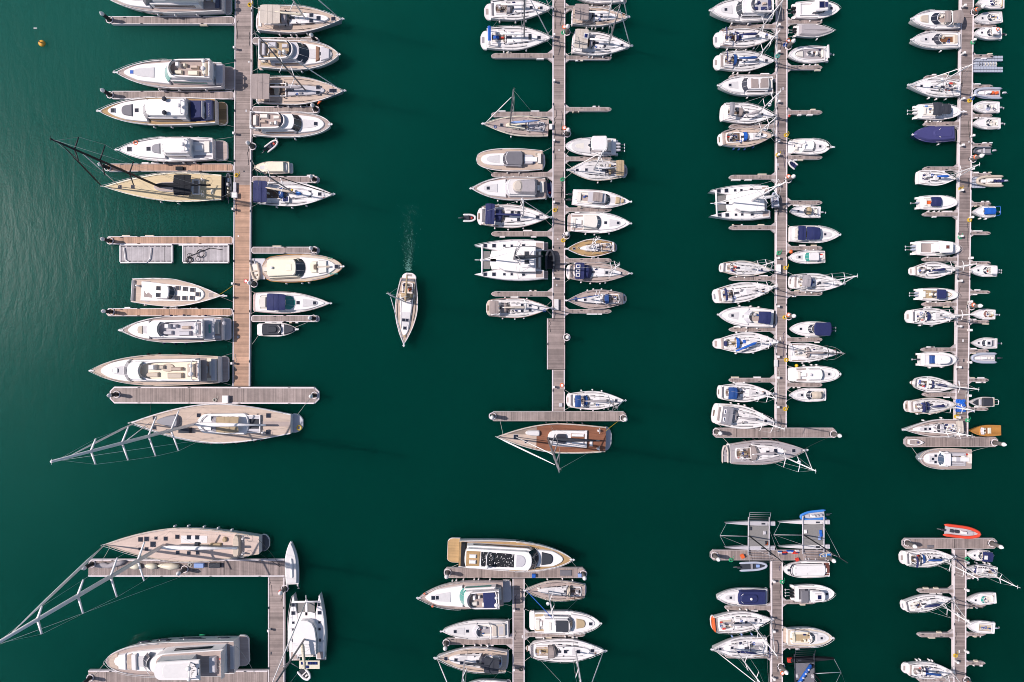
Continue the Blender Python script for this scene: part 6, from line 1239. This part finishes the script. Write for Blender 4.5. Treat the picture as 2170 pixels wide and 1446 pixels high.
b = sloop('sloop with vivid blue sprayhood and diagonal blue sail on deck', (1646, 724), (1512, 729), 45, fb=1.2, mh=12.8, ms=.64, tw=.5, plat=.10, sm=.48, hood='royal', hoodr=(.33, .42), boom='royal', boomlen=.40, swing=-.35, walk=WC(726), fen=(0, 2, 'white'), sole='tan'); b.body('hatch_cover', .44, .50, .2, .2, .55, 'royal', t=.1, lim=0); b.body('wheel_cover', .15, .20, .3, .3, .7, 'navy', lim=0, ra=.4, rf=.4)
sloop('white sloop with square blue bimini, above the grey bimini sloop', (1637, 834), (1521, 831), 40, fb=1.15, mh=13.2, ms=.62, tw=.74, plat=.05, bim='blue', bimr=(.12, .28), hood='navy', hoodr=(.28, .39), walk=WC(833), fen=(1, 2), boom=None)
b = sloop('white sloop with grey bimini and twin solar panels, lying against the third T head', (1642, 895), (1510, 875), 50, fb=1.3, mh=15.8, ms=.66, tw=.88, plat=.06, hood='greycanvas', hoodr=(.28, .40), walk=None, fen=(1, 4, 'white'), boom='greycanvas', boomlen=.3, sm=.38, p=1.65, wheels=2); b.canvas(.09, .26, .74, 1.8, 'grey', crown=.1)
for t in (-.32, .32): b.body('solar_panel', .11, .15, .2, .2, .05, 'steel', z=1.95, t=t, lim=0, top='solarcell')
b.line((.05, -.8), (1530, 907))
b = sloop('sloop moored below the third T head with dinghy on its stern, mast leaning down right', (1708, 954), (1541, 961), 52, fb=1.4, deck='greycanvas', cab='white', mh=19.6, ms=.57, tw=.80, plat=.03, hood='taupe', hoodr=(.27, .40), boom='greycanvas', boomlen=.30, fen=(1, 5, 'black'), nsp=2, radar=.62, sm=.42, wheels=2, trunk=(.30, .72, .74, .40, .4), hatches=((.60, .12), (.60, -.12), (.84, 0), (.50, 0)), rail='taupe')
b.line((.96, .3), (1755, 928), mat='darkrope'); b.line((.04, .8), (1530, 926))
rib('rolled grey dinghy hung across the stern of the sloop below the third T head', (1537, 943), (1537, 982), 15, tube='canvas', floor='greycanvas', console=False, engine=False, z0=1.0, seatcol='greycanvas', pad='greycanvas')
# column C right
b = skiff('white cabin boat with two black skylights and twin black outboards, top of the third walkway', (1779, 19), (1686, 22), 38, fb=1.1, style='pilot', engines=2, ecol='black', walk=None, esize=1.1, sole='white', q=.6, sheer=.3, fen=(-1, 2)); b.body('hardtop', .34, .66, .62, .60, .12, 'white', z=1.62, lim=0, ra=.05, rf=.08); b.hatch(.50, 0, .9, 1.1, z=1.74, mat='solar'); b.hatch(.60, 0, .5, .9, z=1.74, mat='navy')
b = skiff('pointed motorboat under a pale grey full cover with black outboard', (1768, 66), (1688, 65), 28, fb=.95, cover='greycanvas', engines=2, ecol='black', walk=WCr(66), p=1.8, q=.9)
skiff('open white fishing boat with stern arch and messy cockpit, pointing left', (1671, 116), (1753, 115), 36, fb=1.0, style='console', engines=1, ecol='palegrey', sole='greycanvas', walk=None, q=.6, fen=(1, 3), top='offwhite', topr=(.02, .08), topw=.8, topz=1.0)
b = cruiser('rounded white motorboat with bow plank and blue rimmed windscreen, near the yellow coil', (1757, 312), (1671, 311), 34, 'hard', fb=1.1, ws=(.56, .66), roofr=(.30, .57), walk=WCr(311), q=.5, p=2.6, hatches=((.76, 0),), h=1.6, roof='white', glass='blueglass', fen=None, plat=.1, platmat='white', forew=.8, sole='seat'); b.anchor(1.0)
rib('tiny white dinghy with navy inside below the short finger pier', (1672, 342), (1688, 355), 15, tube='offwhite', floor='navy', console=False, engine=False, seatcol='navy', pad='navy')
skiff('small cuddy boat with tan folded hood and grey outboard, pointing left', (1674, 447), (1738, 450), 27, fb=.85, style='cuddy', engines=1, ecol='palegrey', walk=None, top='tan', topr=(.36, .52), topw=.56, topz=.9, canvas=True, q=.7, fen=None, sole='offwhite')
b = cruiser('cruiser with twin navy canopies filling its cockpit, right of the third walkway', (1779, 498), (1673, 496), 37, 'open', fb=1.1, deck='white', side='offwhite', ws=(.56, .62), canvas='navy', canr=(.29, .56), canw=.76, walk=WCr(496), hatches=((.70, 0),), plat=.01, q=.8, fen=None, forew=.80, rail='offwhite', sole='tan'); b.canvas(.11, .265, .80, 1.3, 'navy', crown=.12, name='canopy')
cruiser('small flybridge motorboat beside the orange fender buoy, pointing left', (1672, 546), (1750, 545), 29, 'hard', fb=1.0, ws=(.52, .60), roofr=(.26, .53), q=.6, hatches=((.74, 0),), h=1.6, walk=None, plat=.05, sole='grey', fen=(-1, 2), radome=False, glass='tealglass')
sloop('sloop with grey stern awning, blue sprayhood and long mast pointing right', (1788, 602), (1672, 597), 39, fb=1.15, mh=14.2, ms=.60, tw=.76, plat=.07, hood='blue', hoodr=(.33, .42), walk=WCr(598), bim='greycanvas', bimr=(.14, .30), boom=None, rail='offwhite', fen=(-1, 3), hatches=((.54, 0), (.76, 0)))
b = skiff('bow up boat with large square navy top and outboards, right of the third walkway', (1674, 697), (1757, 698), 32, fb=1.0, style='cuddy', engines=2, ecol='navy', walk=None, top='navy', topr=(.02, .46), topw=.88, topz=1.1, q=.6, fen=(1, 1), sole='white')
sloop('plumb stern sloop with taupe boom cover and T shaped canvas, pointing right', (1780, 748), (1674, 747), 41, fb=1.15, mh=10.5, ms=.62, tw=.94, plat=.0, hood='taupe', hoodr=(.30, .40), walk=None, boom='taupe', boomlen=.42, mast='darkmast', spmat='darkmast', p=1.5, sm=.3, fen=(-1, 3), sole='white', jib='greycanvas', q=1.0)
b = cruiser('white flybridge style motorboat with domed roof and full bow rail beside the yellow buoy', (1779, 793), (1671, 794), 36, 'hard', fb=1.2, ws=(.60, .67), roofr=(.34, .61), plat=.13, platmat='white', q=.55, p=2.4, walk=WCr(794), hatches=((.78, 0),), roof='white', h=1.9, glass='greyglass', fen=(1, 3), radome=False, forew=.8, sole='taupe'); b.dome(.37, 0, b.hh + .1, .25, mat='palegrey')
cruiser('small pale cruiser with bow plank and beige cockpit, lowest right of the third walkway', (1674, 838), (1753, 836), 30, 'open', fb=1.0, ws=(.52, .60), canvas='beige', canr=(.26, .50), canw=.5, hatches=((.70, 0),), walk=WCr(838), plat=.07, q=.7, fen=None, sole='beige', cush='beige')

# ================================================================== lower right: racing catamarans and neighbours
race_cat('grey racing catamaran with orange marks, left of the racing pontoon', (1637, 1136), (1537, 1135), 26, 'palegrey', 'net', ['charcoal', 'orange', 'palegrey'], 17, 'darkmast')
race_cat('white racing catamaran with blue and white bags, right of the racing pontoon', (1753, 1133), (1651, 1133), 26, 'offwhite', 'net', ['royal', 'white', 'white', 'lightblue'], 16.5, 'darkmast', racks=(1,))
race_cat('black racing catamaran with a blue rolled sail and red stern fins, bottom edge', (1676, 1427), (1770, 1424), 27, 'black', 'midgrey', ['palegrey', 'black'], 22, 'darkmast', stripe='royal')
rib('bright blue inflatable above the white racing catamaran', (1694, 1096), (1751, 1090), 22, tube='skyblue', floor='palegrey', seats=2, seatcol='palegrey', pad='palegrey')
rib('dark grey inflatable below the racing pontoon, pointing right', (1627, 1199), (1567, 1202), 21, tube='tubegrey', floor='charcoal', console=False, seatcol='grey', pad='lightblue')
rib('cream dinghy lying on the right end of the racing pontoon', (1737, 1179), (1762, 1176), 12, tube='beige', floor='skyblue', console=False, engine=False, z0=.6, seatcol='seat', pad='white')
b = cruiser('long white roofed launch with red brown aft seat, pointing left', (1660, 1208), (1758, 1206), 36, 'hard', fb=1.1, ws=(.86, .88), roofr=(.13, .82), plat=.01, roof='white', h=1.2, radome=False, hatches=((.90, 0),), walk=None, glass='glass', rw=.66, fen=(-1, 4, 'palegrey'), q=.55, anchor=False, sole='brownred', seats='brownred', hullrail=False)
for s_ in (.75, .50):
    for t in (.34, -.34): b.body('skylight', s_, s_ + .025, .12, .12,   .05, 'black', z=b.hh + .01, t=t, lim=0)
b = skiff('cabin boat with dark skylights and triple outboards, right of the lower right walkway', (1768, 1258), (1683, 1258), 38, fb=1.15, style='pilot', engines=3, ecol='black', sole='midgrey', q=.55, walk=None, esize=1.1, fen=(-1, 2)); b.body('hardtop', .30, .68, .60, .56, .12, 'white', z=1.62, lim=0, ra=.1, rf=.2); b.hatch(.52, 0, .6, .7, z=1.74, mat='solar'); b.body('roof_bar', .42, .58, .03, .03, .08, 'charcoal', z=1.75, t=.35, lim=0); b.body('roof_bar', .42, .58, .03, .03, .08, 'charcoal', z=1.75, t=-.35, lim=0); b.body('awning', .08, .28, .66, .66, .1, 'midgrey', z=1.5, lim=0)
cruiser('beige open cruiser with amber folded covers, right of the lower right walkway', (1765, 1352), (1658, 1348), 40, 'open', fb=1.25, deck='offwhite', side='beige', ws=(.56, .64), hatches=((.76, 0),), walk=WK['C2'](0)[1], plat=.09, q=.75, cush='cream', sole='tan', seats='cream', glass='greyglass', fen=None, rail='offwhite', platmat='teak')
b = cruiser('cruiser under a big navy cover with white table top, lower right, pointing left', (1518, 1266), (1629, 1263), 37, 'open', fb=1.2, ws=(.58, .59), hatches=((.74, 0),), plat=.05, walk=None, anchor=False, fen=None, seats=None, q=.8); b.body('boat_cover', .08, .62, .88, .86, .75, 'navy', lim=.94, rf=.12, ins=.2); b.body('cover_hump', .24, .58, .5, .5, .25, 'navy', z=.75, lim=0, ra=.2, rf=.2, ins=.15); b.dome(.38, 0, 1.0, .25)
b = sloop('sloop with bright orange rounded stern, mast leaning down over the walkway', (1636, 1312), (1507, 1322), 45, fb=1.3, mh=15, ms=.62, tw=.72, plat=.05, walk=None, boom='grey', boomlen=.38, swing=.1, fen=(1, 3), sole='greycanvas', seats='beige', platmat='orange', hatches=((.72, .1), (.80, 0), (.56, 0)), radar=.3, rail='offwhite'); b.body('stern_panel', .0, .055, .66, .68, .5, 'orange', z=.02, ra=.8, lim=0)
sloop('sloop with navy boom cover and four bow hatches, pointing left at lower right', (1509, 1376), (1628, 1367), 45, fb=1.3, mh=17.5, ms=.62, tw=.84, plat=.04, walk=WK['C2'](0)[0], boom='navy', boomlen=.36, swing=.1, bim='navy', bimr=(.06, .075), hood=None, hatches=((.86, 0), (.80, 0), (.74, 0), (.66, -.1)), fen=(-1, 3, 'lightblue'), sole='grey', seats='palegrey', nsp=2)

# ================================================================== column D left
WD = lambda v: WK['D'](v)[0]; WDr = lambda v: WK['D'](v)[1]
b = cruiser('cruiser with wide tan canopy at the top of the rightmost walkway, pointing left', (1931, 41), (2034, 43), 40, 'open', fb=1.3, ws=(.52, .62), canvas='taupe', canr=(.03, .24), canw=.70, hatches=(), pad='beige', padr=(.66, .84), walk=None, arch=.25, plat=.01, q=.8, fen=(1, 1)); b.canvas(.28, .40, .6, 1.3, 'taupe', crown=.1, name='canopy')
cruiser('cream cruiser with bow plank, open cockpit and coiled gold rope at the stern', (1931, 85), (2033, 87), 37, 'open', fb=1.15, deck='offwhite', ws=(.50, .58), hatches=((.72, 0), (.58, 0)), walk=WD(86), plat=.02, cush='beige', sole='brown', fen=(1, 1), glass='greyglass', q=.75)
b = sloop('white sloop with slate blue deck recess, bow at the far left of its finger pier', (1925, 181), (2034, 190), 42, fb=1.25, mh=11.3, ms=.53, tw=.74, plat=.03, walk=WD(188), boom=None, fen=(1, 3), sole='greycanvas', radar=.4, hatches=((.76, 0), (.58, .1)), trunk=(.34, .70, .5, .34, .4), seats='seat', jtop=.97); b.body('deck_recess', .12, .50, .14, .14, .05, 'grey', t=-.55, lim=.96)
b = skiff('fishing boat with charcoal twin canvas tops and white twin outboards, bow over the walkway', (2036, 237), (1944, 237), 34, fb=1.1, style='cuddy', engines=2, ecol='white', walk=None, top='charcoal', topr=(.24, .46), topw=.80, topz=1.5, q=.5, canvas=True, fen=(-1, 4), esize=1.1, sole='white'); b.canvas(.47, .66, .66, 1.5, 'charcoal', crown=.15, name='canopy', wf=.6); b.anchor(1.0); b.body('blue_bag', .14, .22, .12, .12, .5, 'skyblue', t=.6, lim=0)
b = cruiser('motorboat entirely under a violet blue cover, pointing left', (1934, 286), (2027, 285), 35, 'open', fb=1.2, plat=.08, platmat='beige', ws=(.5, .51), hatches=(), seats=None, hullrail=False, walk=WD(290), fen=(1, 1), hull='hullblue', rail='violet', q=.7); b.body('boat_cover', .09, .99, .98, .96, .55, 'violet', lim=.99, ins=.25, bev=.15, ha=.7); b.body('cover_ridge', .16, .60, .6, .5, .12, 'violet', z=.68, lim=0, ra=.1, rf=.3, ins=.2)
sloop('small white sloop with vivid blue boom cover, long mast over the walkway', (2027, 379), (1942, 377), 33, fb=.95, mh=10.6, ms=.68, tw=.84, plat=.03, walk=None, boom='royal', boomlen=.34, swing=-.05, rail='white', fen=None, sole='offwhite', seats='white', hatches=((.55, 0),), trunk=(.30, .70, .45, .28, .3), nsp=1, rgd=False)
skiff('cruiser with rounded navy cockpit cover and grey outboard, rightmost walkway', (2029, 429), (1948, 430), 31, fb=1.0, style='cuddy', engines=1, ecol='tubegrey', walk=None, top='navy', topr=(.22, .50), topw=.62, topz=.9, canvas=True, q=.55, fen=(-1, 3), sole='orange', hatch=False)
b = skiff('pilot house boat with white hardtop, teal side window and twin outboards', (2035, 527), (1940, 526), 33, fb=1.15, style='pilot', engines=2, ecol='tubegrey', walk=None, esize=1.1, q=.5, sole='taupe', fen=(-1, 2)); b.body('hardtop', .42, .72, .76, .66, .12, 'white', z=1.62, lim=0, rf=.05); b.hatch(.58, 0, .55, z=1.74, mat='brownred'); b.body('side_glass', .46, .74, .03, .03, .8, 'tealglass', t=-.84, lim=0)
sloop('teardrop white sloop with navy boom cover, blunt grey stern', (2026, 571), (1928, 575), 36, fb=1.05, mh=10.8, ms=.66, tw=.5, plat=.08, sm=.42, walk=None, boom='navy', boomlen=.34, swing=-.1, fen=None, rs=.0, sole='taupe', hatches=((.5, 0),), trunk=(.34, .74, .5, .26, .35))
b = skiff('motorboat with square navy canopy, tan bow deck and twin outboards', (2030, 625), (1946, 624), 28, fb=1.0, deck='white', style='console', engines=2, ecol='tubegrey', walk=None, top='navy', topr=(.34, .60), topw=.72, topz=1.4, q=.5, sole='tan', fen=(-1, 2))
sloop('white sloop with navy cockpit cover and sprayhood, lower third of the rightmost walkway', (2028, 671), (1920, 671), 36, fb=1.1, mh=11, ms=.64, tw=.80, plat=.10, walk=None, hood='navy', hoodr=(.34, .46), bim=None, boom=None, fen=(0, 2), hatches=((.66, .1), (.74, 0)), sole='navy', solew=.5)
b = skiff('white domed roof motorboat with blue cockpit cover and single outboard', (2027, 762), (1950, 762), 32, fb=1.0, style='pilot', engines=1, ecol='charcoal', walk=None, q=.55, sole='white', fen=(-1, 2), plat=0); b.body('dome_roof', .34, .70, .60, .54, .14, 'white', z=1.50, lim=0, ra=.1, rf=.4); b.body('cockpit_cover', .22, .36, .56, .56, .5, 'blue', z=.3, lim=0); b.dome(.42, .1, 1.5, .2)
sloop('oval white sloop with navy hood, mast stretching far right over the walkway', (2026, 820), (1931, 811), 34, fb=1.0, mh=11, ms=.68, tw=.6, plat=.05, sm=.36, walk=None, hood='navy', hoodr=(.38, .46), boom='navy', boomlen=.3, fen=None, sole='seat', hatches=((.6, .1),), nsp=1, rs=.1, swing=.05)
sloop('beige decked sloop with three navy deck covers beside the blue tarpaulin', (2028, 857), (1918, 862), 34, fb=1.1, deck='offwhite', mh=10.6, ms=.66, tw=.74, plat=.08, walk=None, hood='navy', hoodr=(.34, .46), bim='navy', bimr=(.18, .25), boom='navy', boomlen=.3, fen=(-1, 3), platmat='teakgrey', sole='tan', rail='beige', hatches=((.80, 0), (.70, 0)))
b = sloop('grey decked sloop with beige stern seat awning above the rightmost T head', (1914, 911), (2031, 906), 38, fb=1.25, deck='teakgrey', mh=11, ms=.45, tw=.88, plat=.0, walk=None, hood='palegrey', hoodr=(.33, .42), boom=None, fen=(-1, 2), sm=.36, p=1.6, sole='taupe', hatches=((.78, 0), (.62, 0), (.54, 0)), trunk=(.34, .84, .60, .28, .4)); b.canvas(.0, .12, .86, 1.2, 'canvas', crown=.06, posts=False)
b = my('round bowed mauve grey trawler yacht below the rightmost T head', (1948, 972), (2056, 972), 45, style='hard', fb=1.5, side='teakgrey', ws=(.60, .67), roofr=(.48, .61), plat=.02, q=.45, p=2.3, sm=.5, tw=.9, walk=None, roof='white', hatches=((.76, 0), (.71, .3), (.71, -.3)), forew=.62, glass='blueglass', h=1.8, radome=False, sole='teakgrey', seats='seat', hull='hullsilver', rail='beige', fen=(-1, 0), cush='beige')
b.body('foredeck_box', .80, .86, .34, .30, .5, 'white', lim=.7); b.well(.16, .46, .60, 'teakdark', h=.5, seats='palegrey', coam='palegrey'); b.body('saloon_table', .26, .36, .26, .26, .7, 'palegrey', lim=0); b.line((.97, .2), (1932, 948)); b.line((.02, -.8), (2094, 948))
b = Boat('rowing_boat', 'little white rowing boat standing on the left end of the rightmost T head', 'rowing boat', (1953, 937), (1923, 936), 13, .62, 'white', 'taupe', 0, .85, .4, 2.0, 1, .1, 'white'); b.root.location.z = DZ + .05
b.body('thwart', .35, .42, .8, .8, .1, 'seat', lim=.9); b.body('blue_bag', .52, .66, .4, .35, .3, 'navy', lim=.8); b.body('bow_board', .72, .95, .8, .5, .1, 'offwhite', lim=.9)
# column D right
def sk(*a, **k):
    k.setdefault('walk', None); k.setdefault('fen', None); return skiff(*a, **k)
b = sk('boat with navy windscreen and wooden aft rail cut by the top edge at top right', (2071, 5), (2127, 8), 25, style='cuddy', engines=0, glass='solar', sole='seat', hatch=False, q=.8); b.body('aft_rail', .10, .14, .8, .8, .5, 'tan', lim=.95)
sk('cream open boat with bow hatch just below the top edge, rightmost column', (2065, 41), (2123, 37), 26, style='cuddy', engines=0, sole='tan', deck='offwhite')
b = sk('white boat with round orange lifebuoy on its hardtop, rightmost column', (2064, 70), (2122, 72), 26, style='cuddy', engines=1, top='white', topr=(.22, .50), topw=.6, topz=1.3, sole='greycanvas'); mb = MB(); mb.torus((b.L * .38, 0, b.z(.4) + 1.75), .26, .07, 'orange', 14, 5); mb.build('lifebuoy', b.root)
rib('large grey inflatable with orange seat, rightmost column', (2063, 197), (2124, 198), 26, seats=2, seatcol='orange', ecol='palegrey')
sk('cream open boat with square bow cushion below the large grey inflatable', (2062, 226), (2117, 228), 26, style='console', engines=1, q=.6, sole='offwhite', ecol='palegrey')
sk('weekender with cluttered red dotted cockpit and silver outboard', (2062, 261), (2119, 262), 26, style='cuddy', engines=1, q=.75, ecol='palegrey', sole='seat', hatch=False)
b = rib('small dark dinghy with grey seats beside the orange lifebuoy, rightmost column', (2063, 320), (2103, 320), 18, tube='darktube', floor='grey', console=False, seatcol='palegrey', pad='palegrey', ecol='palegrey')
rib('beige inflatable resting on the cube floating dock', (2068, 384), (2127, 384), 26, tube='beige', floor='seat', seats=3, seatcol='navy', ecol='blueglass' if 0 else 'tubegrey')
b = sk('white boat with vivid blue cockpit canvas and blue stern frame', (2061, 449), (2109, 449), 25, style='cuddy', engines=1, top='royal', topr=(.12, .60), topw=.56, topz=.8, canvas=True, hatch=False, ecol='charcoal', p=1.9, q=.9); b.arch(.0, .8, 1.2, mat='royal', r=.05); b.fenders(1, 2)
sk('white twin outboard boat with hardtop facing the mast tip, rightmost column', (2057, 573), (2112, 575), 26, style='cuddy', engines=2, top='white', topr=(.14, .40), topw=.66, topz=1.4, ecol='palegrey', q=.7)
sk('small twin seat boat with red bucket beside the lifebuoy pile', (2062, 665), (2108, 667), 23, style='cuddy', engines=1, ecol='tubegrey', sole='greycanvas', glass='brownred', hatch=False, q=.7)
sk('small pilot house boat with single roof hatch above the white inflatable', (2062, 727), (2112, 728), 24, style='pilot', engines=1, ecol='navy', deck='offwhite', q=.75, sole='grey')
rib('pale grey inflatable with long white console, right of the rightmost walkway', (2057, 759), (2113, 759), 24, seats=2, seatcol='seat', pad='white')
b = sk('wood trimmed launch with black cover and white stern frame', (2055, 853), (2106, 852), 22, deck='beige', engines=1, style='none', ecol='black', rail='offwhite', p=1.9, q=.95); b.body('cockpit_cover', .08, .50, .78, .8, .4, 'charcoal', lim=.9); b.body('bow_cover', .66, .88, .8, .55, .35, 'charcoal', lim=.8); b.body('bench', .52, .64, .7, .7, .3, 'palegrey', lim=.9); b.arch(-.04, .5, .8, r=.04)
b = Boat('wooden_runabout', 'varnished wooden runabout with cream seats, lowest right berth above the T head', 'wooden boat', (2056, 914), (2120, 912), 24, .85, 'varnish', 'varnish', 0, .88, .42, 2.0, .9, .3, 'varnish')
b.well(.30, .70, .66, 'brown', h=.16, coam='varnish', seats=None); b.body('bench_seat', .32, .44, .58, .58, .3, 'cream', lim=0); b.body('seat', .50, .58, .22, .22, .35, 'cream', t=.3, lim=0); b.body('seat', .50, .58, .22, .22, .35, 'cream', t=-.3, lim=0); b.screen(.62, .67, .62, .2, .55, 'palegrey', cv=.1); b.body('dashboard', .60, .63, .6, .6, .3, 'white', lim=.9)
# bottom right corner
rib('bright red orange rescue inflatable above the bottom right pontoon head', (2079, 1133), (2000, 1123), 28, tube='rescue', floor='palegrey', seats=2, seatcol='charcoal', pad='palegrey')
sloop('white sloop with blue cockpit cover, sprayhood and diagonal blue boom cover', (2022, 1180), (1908, 1183), 38, fb=1.15, mh=12.2, ms=.68, tw=.78, plat=.09, walk=None, hood='blue', hoodr=(.35, .43), boom='blue', boomlen=.3, swing=.03, bim='navy', bimr=(.15, .19), fen=(-1, 2), hatches=((.60, 0), (.72, 0)), jib='navy')
sloop('white sloop tilted upward with navy boom cover and deck crane shadow, bottom right', (2018, 1268), (1911, 1285), 34, fb=1.1, mh=11, ms=.66, tw=.66, plat=.06, walk=None, boom='navy', boomlen=.36, swing=.05, hood=None, fen=(-1, 1), hatches=((.78, 0),))
sloop('rounded stern white sloop with navy hood at the bottom right', (2020, 1424), (1913, 1417), 36, fb=1.15, mh=12.2, ms=.66, tw=.66, plat=.10, walk=WK['D2'](0)[0], hood='navy', hoodr=(.38, .46), boom='blue', boomlen=.36, fen=(1, 4), sole='taupe', hatches=((.66, 0), (.78, 0)), swing=.1)
b = sk('small boat with navy canvas and white hatch under the bottom right pontoon head', (2052, 1176), (2096, 1178), 24, style='cuddy', engines=1, q=.6); b.canvas(.0, .46, .84, .9, 'navy', crown=.15, name='canopy'); b.body('roof_hatch', .30, .46, .34, .34, .1, 'white', z=1.3, lim=0)
sloop('small white sloop with two navy bow stripes and mast leaning right', (2050, 1205), (2112, 1212), 27, fb=.9, mh=9, ms=.5, tw=.8, plat=.04, walk=None, boom=None, nsp=1, fen=(-1, 3), rgd=False, hatches=(), sole='beige', seats='seat', jib=None).body('navy_stripe', .74, .79, .8, .7, .42, 'navy', lim=.9)
sk('cream open boat tilted upward with green stern rope, bottom right', (2050, 1273), (2110, 1267), 26, style='cuddy', engines=0, sole='seat', glass='tealglass', q=.9, p=1.8)
sk('white open boat with bare tan cockpit floor, bottom right', (2049, 1327), (2107, 1331), 27, style='none', engines=1, ecol='tubegrey', q=.7).well(.12, .62, .62, 'tan', h=.3, seats='beige')
# ------------------------------------------------------------------ checks
dups = {k: v for k, v in LABELS.items() if len(v) > 1}
print('THINGS', sum(len(v) for v in LABELS.values()), 'DUPLICATE LABELS', dups)
bad = [k for k in LABELS if not 4 <= len(k.split()) <= 16]
print('LABEL LENGTH', len(bad), bad)
print('OBJECTS', len(bpy.data.objects))
